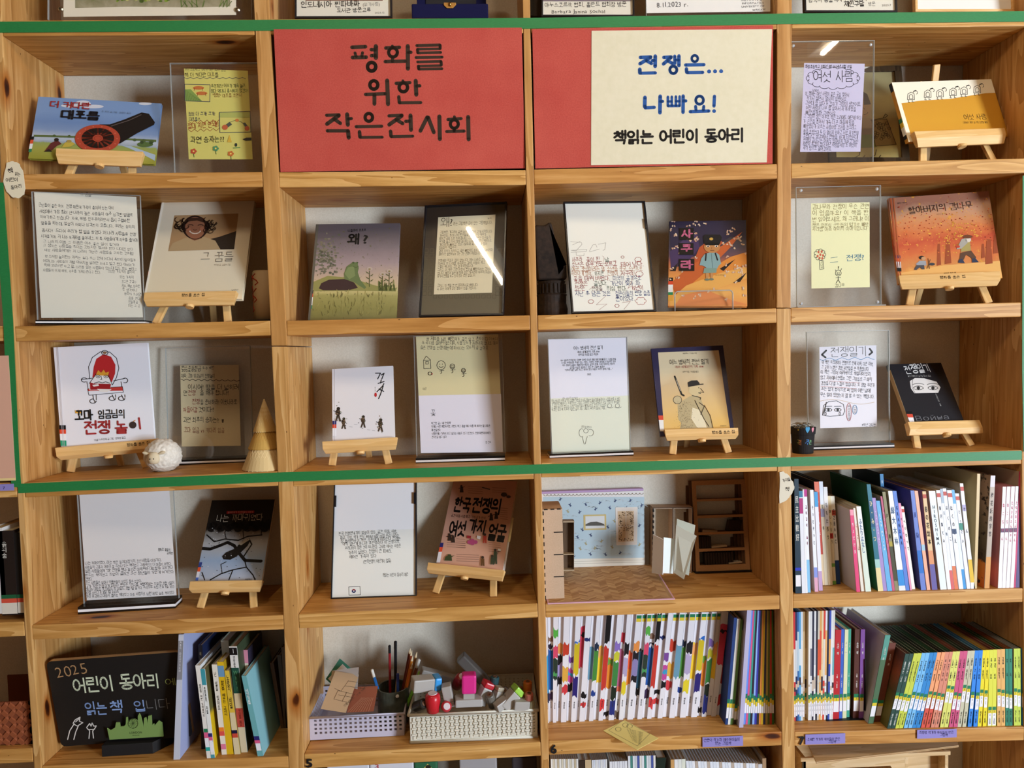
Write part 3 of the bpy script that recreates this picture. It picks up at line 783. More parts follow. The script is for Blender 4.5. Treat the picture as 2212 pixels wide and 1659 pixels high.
strokes(pr, '1d4f94', [
 (960, 490, 1050, 486, 28), (1048, 490, 958, 544, 30), (1012, 518, 1056, 542, 28), (1062, 516, 1080, 516, 26), (1088, 480, 1087, 566, 32), (956, 592, 957, 622, 32), (962, 625, 1090, 622, 26),
 (1160, 490, 1224, 486, 28), (1222, 490, 1158, 546, 30), (1194, 518, 1236, 542, 28), (1254, 480, 1256, 540, 28), (1290, 478, 1290, 560, 30), (1258, 512, 1288, 512, 24), ('o', 1242, 596, 30, 25),
 ('o', 1425, 500, 26, 22), (1346, 555, 1504, 552, 27), (1354, 588, 1356, 616, 30), (1362, 620, 1494, 618, 26), ('.', 1547, 610, 17), ('.', 1598, 609, 17), ('.', 1650, 608, 17),
 (1000, 832, 998, 910, 32), (1002, 920, 1080, 916, 28), (1130, 822, 1128, 962, 32), (1132, 866, 1152, 865, 26),
 (1196, 828, 1196, 902, 24), (1229, 826, 1229, 902, 22), (1264, 824, 1264, 902, 22), (1296, 824, 1296, 902, 22), (1196, 866, 1229, 866, 20), (1196, 905, 1296, 904, 22), (1264, 864, 1296, 864, 20), (1326, 820, 1325, 958, 30), (1328, 862, 1350, 861, 26),
 ('o', 1466, 855, 33, 24), (1432, 908, 1436, 940, 26), (1502, 908, 1498, 940, 26), (1386, 953, 1546, 947, 28), (1593, 822, 1589, 905, 28), ('.', 1590, 948, 16)], 30)
pr.text('책읽는 어린이 동아리', (732, 1222), (1850, 1200), 118, '201a14', bold=0.028)
pr.build(sh)

# ================================================================ the row cut off by the top of the picture
def photo_frame(fr, quad, Y, label, rim, col='17171c', depth=0.014, lean=8, name='framed_picture', glass=True, inner='e9e3d2', on=None, **kw):
    """frame of four bars with a mat behind glass; rim in detail-view pixels"""
    if on: m_ = px(fr, [(quad[2][i] + quad[3][i]) / 2 for i in (0, 1)]); Y = max(0.004, PZ(*m_, floor_z(*on, m_[0])).y)
    S = Sheet(pxs(fr, quad), Y, lean=lean, **kw)
    root = empty(name, S.M, label, 'picture frame', kw.get('group'))
    w_, h_ = S.w / 2, S.h; r_ = rim / FR[fr][2] * (Y + DIST) / FPX
    m = col if not isinstance(col, str) else mat(col, 0.3, 0.45)
    for a, b in (((-w_, 0, 0), (w_, depth, r_)), ((-w_, 0, h_ - r_), (w_, depth, h_)), ((-w_, 0, r_), (-w_ + r_, depth, h_ - r_)), ((w_ - r_, 0, r_), (w_, depth, h_ - r_))):
        MB().box(a, b).build('frame_bar', m, root, bevel=0.001)
    bk = MB().box((-w_ + r_, 0.005, r_), (w_ - r_, 0.008, h_ - r_)).build('mount', inner if not isinstance(inner, str) else mat(inner, 0.7, 0.2), root)
    if glass: MB().box((-w_ + r_, 0.002, r_), (w_ - r_, 0.0032, h_ - r_)).build('glass', ACRYLIC, root)
    return root, S, bk, FPrint(S, fr, 0.005, 0.00005)
# bolted acrylic panel with a garden print
root, S = acrylic('A1', [(372, -800), (1935, -800), (1938, 150), (370, 150)], 0.035, 'bolted clear acrylic panel with a garden print at the top left', lean=4, wl=2, wy=2)
o, pr = paper_on(root, S, 'A1', [(486, -700), (1815, -700), (1820, 115), (490, 130)], 'efe6d0', 0.0018, 'print_sheet')
pr.poly([(580, -650), (1775, -650), (1775, 50), (1500, 58), (1000, 52), (580, 62)], grad_mat('garden_wash', [(0.0, 'b3a88c'), (0.12, '8f8a68'), (0.2, '6c7a3c'), (1, '9aa86a')], 0.3, 0.02, nscale=40, namt=0.25), 'illustration')
for i in range(46):
    x = rnd.uniform(900, 1320); y = rnd.uniform(-30, 18); pr.ell(x, y, rnd.uniform(8, 18), rnd.uniform(6, 12), rnd.choice(['6f8a2c', '88a03a', 'c7c27a', '5a7430']), layer=8)
for x in (1400, 1440, 1480, 1520, 1560, 1690, 1720, 1750):
    pr.line([(x, 55), (x + rnd.uniform(-40, 40), -10)], 7, rnd.choice(['5f7a34', '7d8f4e']), layer=9); pr.line([(x + 6, 50), (x + rnd.uniform(-50, 50), 10)], 6, '6c7a44', layer=9)
pr.build(o)
for c in ((467, 68), (1830, 72)):
    u = S.uv(*px('A1', c), -0.002)
    k = MB().lathe([(0.0065, 0.0), (0.0065, 0.002), (0.004, 0.004), (0.0, 0.0045)], (u[0], 0.0, u[1]), 16, (0, -1, 0)).build('bolt', mat('b9b2a0', 0.3, 0.5, 1.0), root, smooth=False)
    for dx, dz in ((0.003, 0.0004), (0.0004, 0.003)):
        MB().box((u[0] - dx, -0.0050, u[1] - dz), (u[0] + dx, -0.0040, u[1] + dz)).build('screw_slot', mat('1a1612'), k)
root, S, bk, pr = photo_frame('B1', [(210, -700), (1010, -700), (1015, 145), (218, 145)], 0.03, 'black frame with a handwritten caption, standing above the lettered red poster', 14, lean=7, wl=2, wy=2)
pr.rect(305, -600, 942, 6, '7a4a35'); pr.text('인도네시아 찐따바짜', (265, 62), (752, 50), 56, '1a1714', 0.012, jit=0.05); pr.text('(읽기사랑)', (775, 50), (918, 46), 34, '2a2724', 0, jit=0.05); pr.text('도서관 방문교류', (563, 104), (848, 98), 44, '1a1714', 0.012, jit=0.05); pr.text('2023.12', (875, 113), (957, 110), 20, '2a2724')
pr.build(bk)
# navy velvet case
S = Sheet(pxs('B1', [(1178, 30), (1810, 28), (1810, 146), (1180, 148)]), 0.02, lean=0, wl=5, wy=5)
root = empty('velvet_case', S.M, 'dark navy velvet presentation case with a gold clasp', 'case')
w_, h_ = S.w / 2, S.h; VELV = mat('16163c', 0.95, 0.15)
MB().box((-w_, 0, 0), (w_, 0.09, h_)).build('body', VELV, root, bevel=0.003)
MB().box((-w_ + 0.006, 0.085, h_), (w_ - 0.004, 0.10, h_ + 0.12)).build('lid', VELV, root, bevel=0.002)
MB().box((-w_ + 0.03, 0.083, h_ + 0.001), (w_ - 0.03, 0.086, h_ + 0.10)).build('lining', mat('1b1b20', 0.5), root)
u = [S.uv(*px('B1', p)) for p in ((1445, 25), (1545, 25), (1545, 45), (1520, 72), (1470, 72), (1445, 45))]
cl = MB().prism([(a, -0.003, b) for a, b in u], (0, 0.003, 0)).build('clasp', mat('d8b06a', 0.3, 0.5, 0.9), root, bevel=0.0006)
u = S.uv(*px('B1', (1495, 42))); MB().lathe([(0.005, 0), (0.004, 0.004), (0, 0.005)], (u[0], -0.003, u[1]), 12, (0, -1, 0)).build('clasp_knob', mat('c9a25c', 0.25, 0.5, 1.0), cl, smooth=True)
# frames over the cream sheet
root, S, bk, pr = photo_frame('C1', [(112, -700), (900, -710), (906, 133), (115, 142)], 0.03, 'black frame with a photo and a caption signed in Latin letters', 14, lean=9, wl=2, wy=2)
pr.rect(125, -640, 886, 12, grad_mat('visit_photo', [(0, '6b5f86'), (0.4, '8a7a6a'), (1, '5a4a42')], 0.2, nscale=14, namt=0.5)); pr.text('야누스코르작 협회, 폴란드 협회장 방문', (145, 62), (842, 54), 48, '262220', 0.006, jit=0.05); pr.text('Barbara Janina Sochal', (200, 114), (662, 112), 46, '262220', jit=0.06)
pr.build(bk)
S = Sheet(pxs('C1', [(20, -650), (110, -650), (112, 135), (25, 140)]), 0.08, lean=4, wl=5, wy=5)
root = empty('dark_board', S.M, 'plain dark board half hidden behind the captioned photo frame', 'board'); MB().box((-S.w / 2, 0, 0), (S.w / 2 + 0.2, 0.01, S.h)).build('board', mat('2a2320', 0.6), root, bevel=0.001); MB().box((-S.w / 2, -0.003, 0), (-S.w / 2 + 0.006, 0.0, S.h)).build('edge_strip', mat('1d1917', 0.5), root)
root, S = acrylic('C1', [(1003, -700), (2080, -720), (2098, 120), (1008, 140)], 0.03, 'clear stand with a white card signed and dated in ink', lean=8, wl=2, wy=2)
o, pr = paper_on(root, S, 'C1', [(1010, -690), (2066, -710), (2070, 98), (1012, 112)], 'f0ede6', 0.0018, 'card')
pr.text('8.11.2023 r.', (1100, 64), (1372, 56), 62, '2a2a30', jit=0.05)
for i, t in enumerate(('INSTITUTE OF', 'INFORMATICS', 'UNIVERSITY OF', 'WARSAW')): pr.text(t, (1822 + (0, 5, 0, 95)[i], 10 + i * 28), (2020 + (0, -5, 0, 10)[i], 4 + i * 28), 24, '33333a', jit=0.05)
pr.build(o)
root, S, bk, pr = photo_frame('D1', [(262, -700), (1080, -720), (1090, 100), (275, 108)], 0.03, 'black frame with a cream caption card above the lavender note', 16, lean=8, wl=2, wy=2)
pr.text('영국의 동물학자 환경운동가', (310, 22), (835, 6), 46, '1f1c1a', 0.01, jit=0.05); pr.text('제인구달', (625, 60), (808, 52), 54, '1a1715', 0.016, jit=0.04); pr.text('방문', (838, 52), (902, 50), 40, '2a2724', jit=0.05); pr.text('2023.7', (958, 56), (1042, 54), 26, '2a2724')
pr.build(bk)
root, S, bk, pr = photo_frame('D1', [(1245, -700), (2120, -720), (2125, 98), (1250, 104)], 0.05, 'pale wood frame around a blank white panel at the top right', 22, col=WOOD_EASEL, lean=6, wl=2, wy=2, glass=False, inner='eeeae2')

# ================================================================ cannon picture book and yellow note
root, Yl = easel('A', 1, 'A1', (432, 1142), (1102, 1168), 50, (((565, 1270), (538, 1335)), ((1020, 1290), (1020, 1335))), 'small wooden easel under the landscape book with the cannon', Yl=0.035, hc=62, up=0.105)
cov = grad_mat('cannon_cover', [(0.0, '8d8b34'), (0.22, '9a9a48'), (0.34, '8d9a58'), (0.37, '9aa5b4'), (0.45, 'b4bcc8'), (0.62, '7b92b8'), (0.8, '6a86b4'), (1.0, '7793be')], 0.135, 0, nscale=26, namt=0.1)
root, c, S, pr = hardcover('A1', [(300, 742), (1240, 800), (1196, 1264), (212, 1222)], Yl + 0.004, 0.009, cov, 'landscape picture book showing a black cannon with a red wheel', lean=15)
for x, y, a, b in ((560, 815, 90, 16), (640, 800, 60, 26), (720, 822, 80, 14), (1120, 800, 50, 12)): pr.ell(x, y, a, b, 'c9ccd6')
pr.poly([(930, 1120), (1010, 1128), (1200, 1195), (1195, 1240), (1110, 1195), (1000, 1145)], '9fb0c2'); pr.poly([(290, 1080), (360, 1066), (600, 1078), (560, 1096)], 'a7b4c4')
pr.poly([(262, 1040), (620, 1050), (620, 1064), (262, 1056)], '59683c'); pr.poly([(950, 1066), (1205, 1078), (1205, 1096), (950, 1078)], '59683c')
for x, y, a in ((420, 1048, 12), (535, 1052, 12), (1040, 1080, 14), (1110, 1086, 16), (1170, 1092, 18)): pr.ell(x, y, a, a * 0.8, '4c5c34')
pr.ell(1120, 1115, 62, 20, '4f6536'); pr.ell(1095, 1100, 14, 12, '39492a'); pr.ell(1165, 1104, 14, 12, '39492a')
pr.poly([(345, 1168), (395, 1105), (445, 1082), (478, 1112), (445, 1125), (392, 1170)], '5e2b28'); pr.ell(438, 1080, 18, 14, '2a1f18'); pr.poly([(338, 1172), (380, 1150), (405, 1172)], '26201c')
pr.poly([(478, 1140), (505, 1100), (560, 1098), (582, 1112), (545, 1135)], 'b9a444'); pr.ell(535, 1092, 20, 11, 'a08a4a')
pr.poly([(770, 962), (850, 962), (960, 925), (1095, 870), (1150, 880), (1196, 945), (1190, 965), (1060, 1030), (930, 1108), (860, 1120)], '191413')
pr.line([(860, 975), (1000, 930), (1090, 888)], 7, '5a4e4a')
pr.ell(755, 1072, 174, 108, 'a8442f', n=36); pr.ell(757, 1068, 126, 78, '1c1512', n=30)
for i in range(16): a = math.pi * 2 * i / 16; pr.line([(757, 1068), (757 + 128 * math.cos(a), 1068 + 80 * math.sin(a))], 14, 'a8442f', layer=pr.n)
pr.ell(757, 1070, 40, 27, 'a8442f'); pr.arc(757, 1070, 28, 18, 0, 360, 5, '8a3424')
for i in range(14): a = math.pi * 2 * i / 14; pr.ell(755 + 150 * math.cos(a), 1072 + 93 * math.sin(a), 6, 5, 'c06450', n=8, layer=pr.n + 1)
pr.text('더 커다란', (386, 826), (700, 842), 62, '9c3232', 0.022); pr.text('대포를', (470, 912), (768, 926), 84, '1d1b20', 0.03); pr.text('존 로리 글·그림  김영진 옮김', (785, 868), (1012, 882), 17, '3a3f48')
spine_band(pr, 234, 1056, 268, 1176, [('181818', 1), ('c8502f', 1.2), ('dcdcdc', 1.6), ('2f7a55', 1)], skew=-0.18)
pr.build(c)
root, S = acrylic('A1', [(1312, 490), (2005, 484), (2048, 1332), (1348, 1340)], 0.04, 'clear acrylic panel with a yellow drawn note beside the cannon book', lean=7)
o, pr = paper_on(root, S, 'A1', [(1418, 528), (1910, 545), (1948, 1228), (1455, 1228)], 'cdc46a', 0.0018)
pr.text('문산초등학교 5학년 3반 독서 감상', (1422, 546), (1742, 548), 24, '2a2620', jit=0.08); pr.text('책: 더 커다란 대포를', (1422, 592), (1684, 590), 36, '3a2a20', 0.006, jit=0.06)
pr.line([(1418 + i * 25, 602 + (5 if i % 2 else -5)) for i in range(20)], 4, '2c3352')
pr.rect(1424, 650, 1618, 782, 'c9bf66'); pr.poly([(1424, 690), (1470, 688), (1560, 782), (1424, 775)], '7f9a4a')
for k in range(9): pr.line([(1430 + k * 12, 690 + k * 9), (1440 + k * 14, 778)], 3, '4f6a34', layer=pr.n)
for x, y in ((1530, 678), (1555, 720)): pr.ell(x, y, 44, 14, 'bd6a34'); pr.line([(x - 30, y), (x - 34, y + 20)], 4, '8a4a24'); pr.line([(x + 28, y), (x + 32, y + 20)], 4, '8a4a24')
pr.line([(1424, 650), (1620, 654), (1618, 785), (1426, 778)], 4, '2c3050', closed=True)
for t, y, a, b, cc in (('우리끼리! 여우가 계속 놀려', 676, 1628, 1892, '3a4a2a'), ('참다 먹더니 용서하지 않겠다!', 714, 1626, 1915, '2f4a2a'), ('"펑펑" 대포를 쏘면서', 750, 1640, 1866, '8a5a2a'), ('점점 더 크게! 크게!', 892, 1454, 1660, '2a3050'), ('대포를?!', 932, 1458, 1542, '2a3050')): pr.text(t, (a, y), (b, y - 2), 34, cc, 0.004, jit=0.07)
pr.line([(1452 + i * 24, 940 + (14 if i % 2 else -8) - i) for i in range(11)], 3, '9a4a28'); pr.line([(1452 + i * 24, 1004 + (14 if i % 2 else -6) - i) for i in range(11)], 3, '9a4a28')
pr.text('절대 지면 안돼!!', (1450, 992), (1688, 975), 52, '9a3a20', 0.006, jit=0.05)
pr.rect(1694, 868, 1930, 905, 'a9ad5c'); pr.poly([(1710, 985), (1770, 940), (1790, 960), (1735, 1000)], '4a5048'); pr.poly([(1870, 950), (1890, 945), (1920, 985), (1905, 1000)], '4a5048'); pr.ell(1735, 982, 22, 20, 'b85a34'); pr.ell(1905, 990, 18, 18, 'b85a34'); pr.arc(1820, 990, 70, 60, 200, 340, 3, '5a5a4a'); pr.ell(1828, 928, 14, 12, 'c97a3a')
pr.line([(1692, 868), (1928, 858), (1934, 1018), (1696, 1022)], 4, '2c3050', closed=True)
pr.text('과연 승자는??', (1470, 1100), (1732, 1094), 56, '2a2418', 0.006, jit=0.05)
pr.poly([(1752, 1098), (1770, 1040), (1788, 1098)], 'c9a23a'); pr.poly([(1870, 1075), (1900, 1062), (1938, 1062), (1938, 1082), (1895, 1085)], '1d1d1d'); pr.ell(1820, 1118, 10, 14, '23302a'); pr.line([(1800, 1142), (1850, 1138)], 7, '5a8a4a')
for x, y, cc in ((1494, 1168, 'b5482e'), (1664, 1146, '4f8a5c'), (1780, 1186, 'c06a2e')):
    for k in range(5): a = k * 1.257; pr.ell(x + 15 * math.cos(a), y + 13 * math.sin(a), 10, 9, cc, layer=30)
    pr.ell(x, y, 7, 7, 'd8c060', layer=31); pr.line([(x, y + 12), (x + 4, y + 44)], 4, '3f6a3c', layer=29)
pr.build(o)

# ================================================================ torn paper tags on the uprights
def torn_tag(pts, label, writes, col='e6dcc0'):
    c0 = P(*pts[0], -0.004); vs_ = []
    n = len(pts); out = []
    for i in range(n):
        a, b = pts[i], pts[(i + 1) % n]
        for k in range(4):
            t = k / 4; j = 0.9 if k else 0
            out.append((a[0] + (b[0] - a[0]) * t + rnd.uniform(-j, j), a[1] + (b[1] - a[1]) * t + rnd.uniform(-j, j)))
    ctr = (sum(p[0] for p in pts) / n, max(p[1] for p in pts))
    S = Sheet([(ctr[0] - 20, ctr[1] - 60), (ctr[0] + 20, ctr[1] - 60), (ctr[0] + 20, ctr[1]), (ctr[0] - 20, ctr[1])], -0.0045, lean=0, wl=50, wy=50)
    root = empty('paper_tag', S.M, label, 'paper tag', 'torn paper tags on the uprights')
    q = [(*S.uv(*p, 0),) for p in out]
    o = MB().prism([(a, 0, b) for a, b in q], (0, 0.0012, 0)).build('paper', mat(col, 0.9, 0.1), root)
    pr = Print(S); pr.clip = True
    for t, a, b, sz in writes: pr.text(t, a, b, sz, '2a1a14', 0.012, jit=0.06)
    pr.build(o)
torn_tag([(14, 352), (28, 348), (42, 354), (50, 372), (54, 405), (52, 420), (40, 428), (28, 427), (14, 414), (7, 392)], 'torn beige paper tag with handwriting on the left upright', [('책', (19, 375), (31, 371), 13), ('읽는', (32, 378), (44, 380), 8), ('어린이', (13, 393), (40, 391), 9), ('동아리', (24, 409), (48, 405), 9)])
torn_tag([(1684, 1020), (1692, 1018), (1703, 1026), (1713, 1040), (1716, 1055), (1710, 1068), (1700, 1080), (1684, 1088)], 'torn white paper tag with handwriting on the upright by the Japanese books', [('가지들', (1690, 1041), (1708, 1038), 7), ('책', (1696, 1060), (1706, 1060), 10)], 'ded6c2')

# ================================================================ six people: lavender note, framed girl, landscape book
root, S = acrylic('D1', [(150, 368), (893, 358), (878, 1432), (150, 1448)], 0.03, 'clear acrylic frame with a lavender handwritten sheet and corner studs', lean=5)
o, pr = paper_on(root, S, 'D1', [(274, 555), (808, 562), (770, 1338), (238, 1340)], 'c9c3dc', 0.0018)
pr.text('화정초등학교 5학년 1반 2024년 5월 17일', (282, 600), (695, 600), 32, '1c1a20', 0.012, jit=0.06)
pr.text('여섯 사람', (350, 720), (712, 712), 104, '2a2832', 0.0, jit=0.03)
for i in range(16):
    a = math.pi * 2 * i / 16; cx, cy = 528 + 195 * math.cos(a), 690 + 72 * math.sin(a)
    pr.arc(cx, cy, 42, 26, math.degrees(a) - 70, math.degrees(a) + 70, 4, '2a2832', layer=2)
L6 = [('내용은', 345, 400), ('이 책에는 여섯 사람이 좋은 곳을 찾아서', 282, 670), ('거기서 살면서 열심히 일했어요.', 288, 652), ('그런데 잘 살다가 갑자기 걱정이 생겼어요.', 282, 775), ('여섯 사람이 너무 잘 살아서 자기네 땅을', 288, 730), ('빼앗을까봐 그랬어요.', 285, 560), ('그 걱정이 생긴 이후로 작은 소리에도 예민해 하다', 268, 778), ('가 군인을 뽑아서 계속 더 큰 마을에 땅을', 264, 715), ('빼앗았다가 모르는 사람이랑 오리를 잡으려고', 266, 735), ('활을 쏘았는데 두 다 맞히지 못하고 서로 자기한테', 266, 752), ('쏘았다고 생각해서 전쟁을 하게 되었는데', 262, 745), ('전쟁이 끝나고는 아무도 살아남지 못하고 여섯', 264, 750), ('사람이 똑같이 살다 떠난 사람들처럼 또 여섯이', 260, 735), ('자기 땅으로 돌아갔어요.', 262, 515)]
ys = [800, 840, 880, 925, 965, 1005, 1042, 1085, 1130, 1178, 1215, 1252, 1285, 1318]
for (t, a, b), y in zip(L6, ys): pr.text(t, (a, y), (b, y + 14), 42 if y > 810 else 26, '26242e', 0.0, jit=0.06)
pr.build(o)
for cpt in ((175, 405), (858, 396)):
    u = S.uv(*px('D1', cpt)); MB().lathe([(0.004, 0), (0.004, 0.002), (0, 0.003)], (u[0], 0, u[1]), 12, (0, -1, 0)).build('stud', mat('d5dade', 0.15, 0.6, 0.4), root, smooth=True)
root, S, bk, pr = photo_frame('D1', [(480, 585), (1115, 580), (1225, 1430), (480, 1440)], 0.12, 'dark wood frame with a line drawing of a girl, behind the lavender note', 62, col=wood('walnut', 2, '5a4630', '4a3a28', '382c1e', knots=False), lean=10, glass=True, inner=grad_mat('girl_wash', [(0, 'c0b070'), (0.4, 'c4b068'), (0.75, '968a60'), (1, 'b8ac7c')], 0.24, nscale=8, namt=0.2), yaw=0)
pr.ell(800, 950, 62, 88, 'a8895c', n=24); pr.poly([(795, 810), (830, 830), (862, 920), (800, 925)], '3a342c'); pr.arc(800, 985, 36, 26, 10, 90, 5, '2a2620'); pr.line([(795, 950), (808, 965)], 4, '2a2620')
pr.poly([(760, 1040), (870, 1040), (905, 1300), (720, 1310)], 'a08a60'); pr.poly([(770, 1190), (900, 1185), (915, 1295), (760, 1305)], '8f9a4a')
pr.line([(860, 1060), (985, 1040), (1010, 1020), (990, 1005), (970, 1040)], 6, '2a2620'); pr.poly([(870, 1065), (1000, 1050), (1085, 1275), (900, 1290)], '9a8452'); pr.line([(870, 1065), (1000, 1050), (1085, 1275), (900, 1290)], 5, '2a2418', closed=True)
for i in range(30):
    x = rnd.uniform(880, 1025); y = rnd.uniform(1085, 1230); pr.arc(x, y, 14, 12, 0, 360, 4, '2f281a', layer=12, n=8)
for x0 in (750, 890): pr.line([(x0 + 20, 1320), (x0 + 10, 1370), (x0 - 30, 1390), (x0 + 40, 1395), (x0 + 60, 1370)], 5, '2a2620')
pr.build(bk)
root, Yl = easel('D', 1, 'D1', (1245, 1158), (2042, 1128), 66, (((1318, 1280), (1318, 1412)), ((1860, 1270), (1922, 1388))), 'small wooden easel whose tips stick up above the ochre landscape book', Yl=0.035, hc=70, up=0.19)
cov = grad_mat('six_people_cover', [(0, 'c98f2c'), (0.35, 'cf962e'), (1, 'c98f2e')], 0.15, 0, nscale=7, namt=0.3)
root, c, S, pr = hardcover('D1', [(1042, 728), (1925, 697), (2078, 1205), (1195, 1250)], Yl + 0.004, 0.011, cov, 'ochre and cream landscape book with six little walking figures', lean=15, yaw=8)
pr.poly([(1042, 728), (1925, 697), (1958, 818), (1870, 822), (1560, 872), (1300, 888), (1100, 916)], 'efe6cf')
pr.poly([(1042, 728), (1075, 727), (1230, 1248), (1195, 1250)], 'f2ead2')
for x, y in ((1215, 855), (1362, 835), (1470, 830), (1585, 818), (1682, 808), (1798, 795)):
    pr.line([(x - 32, y + 25), (x - 28, y - 25), (x, y - 42), (x + 28, y - 28), (x + 30, y + 25)], 4, '2a2620', closed=True, layer=4); pr.arc(x, y - 2, 16, 20, 180, 360, 4, '2a2620', layer=4); pr.line([(x - 16, y - 2), (x - 14, y + 18), (x + 16, y + 16), (x + 16, y - 2)], 4, '2a2620', layer=4)
    pr.arc(x + 38, y - 38, 20, 16, 150, 420, 4, '2a2620', layer=4); pr.line([(x + 24, y - 50), (x + 44, y - 56)], 8, '2a2620', layer=4); pr.line([(x - 20, y + 28), (x - 26, y + 46), (x - 10, y + 46)], 4, '2a2620', layer=4); pr.line([(x + 12, y + 28), (x + 10, y + 44), (x + 26, y + 44)], 4, '2a2620', layer=4)
pr.text('여섯 사람', (1685, 1056), (1885, 1048), 52, '4a3416', 0.0); pr.text('데이비드 매키 글·그림 김중철 옮김', (1676, 1090), (1892, 1084), 20, '5a4420', 0.006)
pr.build(c)
# spine print of this book: it faces the room
w_, h_, t_ = S.w / 2, S.h, 0.011
for z0, z1, cc in ((h_ * 0.86, h_ - 0.001, '1c1f2c'), (h_ * 0.33, h_ * 0.40, '2f7a55'), (h_ * 0.25, h_ * 0.33, 'e3c23a'), (h_ * 0.12, h_ * 0.25, 'efefe8'), (h_ * 0.06, h_ * 0.12, '17171a')):
    MB().box((-w_ - 0.0006, 0.0005, z0), (-w_ - 0.0001, t_ - 0.0005, z1)).build('spine_label', mat(cc, 0.5), c)
# ================================================================ second row
root, S = acrylic('A2', [(248, 118), (1070, 160), (1118, 1128), (288, 1128)], 0.03, 'clear stand with a white sheet full of handwriting beside the portrait book', lean=8, base=((278, 1146), (1126, 1138), 34))
o, pr = paper_on(root, S, 'A2', [(262, 124), (1050, 162), (1102, 1090), (318, 1094)], 'dedacb', 0.0018)
pr.text('그 꿈들', (620, 150), (705, 158), 34, INK, jit=0.08)
L = [('군인들이 좋은 아이  전쟁 때문에 가족이 흩어져 있는 아이', 298, 236, 880), ('세상에서 가장 힘이 센 나라의 높은 사람들이 아주 심각한 얼굴로', 304, 282, 1024), ('이야기하고 있습니다  자유, 해방, 민주주의라면서 몹시 그럴싸한', 310, 326, 1000), ('말들을 하는데, 얼굴이 어찌나 심각한지 모릅니다. 우리는 정의의', 318, 372, 1040), ('용사다!  드디어 우리가 할 일을 찾았다 저 나라 사람들을 전쟁', 322, 428, 1050), ('시켜줄거야. 저 나라 독재자를 몰아내고, 저 쪽 사람들에게 자유를 줄거야.', 316, 474, 1066), ('그 나라의 이름 그 이름은 아주 좋은 일이 될거야', 330, 514, 920), ('그 생각은 사람들을 죽이는 것이지만 맞서야 한다 나머진 없다', 332, 545, 1030), ('세상 사람들에게는 저 나라의 가엾은 사람들을 구하는 것처럼', 340, 578, 1030),
     ('평소처럼 놀이한다 저희는 놀다 보니 언제 어디서 폭탄이 떨어질까', 348, 628, 1050), ('어머니와 사람들이 제발 아버지를 살려만 주세요 빌고 한다 아버지가', 332, 664, 1040), ('위해 보냈으면 하고 팔, 다리를 잃은 사람들이 있는데 집도 모두 불타고', 340, 698, 1056), ('사람들이 이제 해방, 자유를 가져다준다고 한다.', 332, 734, 778), ('소년은 가족끼리 흩어져', 830, 742, 1036), ('있는 가족이', 922, 786, 1030), ('보고픈 것 같다', 938, 822, 1052), ('자유, 해방, 민주란', 938, 856, 1078), ('뜻 생각하니', 942, 886, 1058), ('평화가 오려면', 958, 918, 1088), ('꿈을 꾼다', 990, 950, 1080), ('민들레 꽃', 990, 980, 1064), ('피는 그 곳', 988, 1010, 1080)]
for t, a, y, b in L: pr.text(t, (a, y), (b, y + (b - a) * 0.045), 31 if y < 490 else 27, INK, 0.004 if y < 490 else 0.0, jit=0.09)
pr.build(o)
root, Yl = easel('A', 2, 'A2', (1112, 898), (1822, 886), 60, (((1268, 1004), (1212, 1120)), ((1745, 988), (1757, 1116))), 'small wooden easel under the cream book with the portrait', Yl=0.045, hc=44, up=0.17)
ledge_text(root, 'A2', '평화를 품은 집', (1398, 930), (1578, 926), 26, Yl)
root, c, S, pr = hardcover('A2', [(1250, 206), (1955, 182), (1872, 955), (1098, 956)], Yl + 0.004, 0.012, grad_mat('cream_cover', [(0, 'ddd2b6'), (1, 'd6ccb8')], 0.26, nscale=5, namt=0.4), 'cream book with a brown portrait painting of a smiling child', lean=16)
pr.poly([(1345, 305), (1838, 290), (1805, 565), (1297, 580)], grad_mat('dusk_sky', [(0, '9a7a58'), (1, 'a5845e')], 0.1, 0.12, nscale=22, namt=0.6)); pr.poly([(1570, 500), (1690, 470), (1822, 425), (1805, 565), (1600, 570)], '2c231d')
pr.poly([(1300, 578), (1330, 520), (1430, 478), (1480, 470), (1560, 465), (1660, 500), (1700, 568)], 'a8906c'); pr.poly([(1450, 420), (1560, 420), (1558, 480), (1500, 500), (1455, 478)], '7a4a36')
pr.ell(1505, 398, 98, 92, '2a1a14', n=28); pr.ell(1422, 392, 26, 34, '2a1a14'); pr.ell(1590, 385, 28, 38, '2a1a14'); pr.ell(1505, 402, 78, 84, '8a5a42', n=28); pr.poly([(1430, 360), (1470, 326), (1560, 324), (1584, 365), (1520, 345), (1470, 350)], '3a241a')
for x in (1470, 1548): pr.arc(x, 385, 20, 8, 190, 350, 6, '2a1814')
pr.arc(1505, 420, 42, 26, 15, 165, 9, 'e5d5c5'); pr.arc(1505, 412, 12, 8, 20, 160, 5, '6a4030'); pr.ell(1455, 410, 18, 14, '9c6248'); pr.ell(1558, 410, 18, 14, '9c6248')
for i in range(12): pr.arc(rnd.uniform(1370, 1440), rnd.uniform(340, 420), 22, 18, 0, 250, 5, '20130f', layer=30); pr.arc(rnd.uniform(1590, 1660), rnd.uniform(340, 430), 22, 18, 0, 250, 5, '20130f', layer=30)
pr.text('그 꿈들', (1545, 662), (1800, 654), 92, '4a3c30', -0.006); pr.text('박기범 글  김종숙 그림', (1652, 694), (1778, 692), 18, '6a5a4a'); pr.text('낮은산', (1785, 888), (1840, 886), 16, '3a2a20')
spine_band(pr, 1140, 714, 1162, 768, [('1c1c1c', 1), ('cf4a2c', 1.2)], skew=-0.2); pr.poly([(1250, 206), (1268, 206), (1122, 956), (1098, 956)], 'e8e2d4')
pr.build(c)
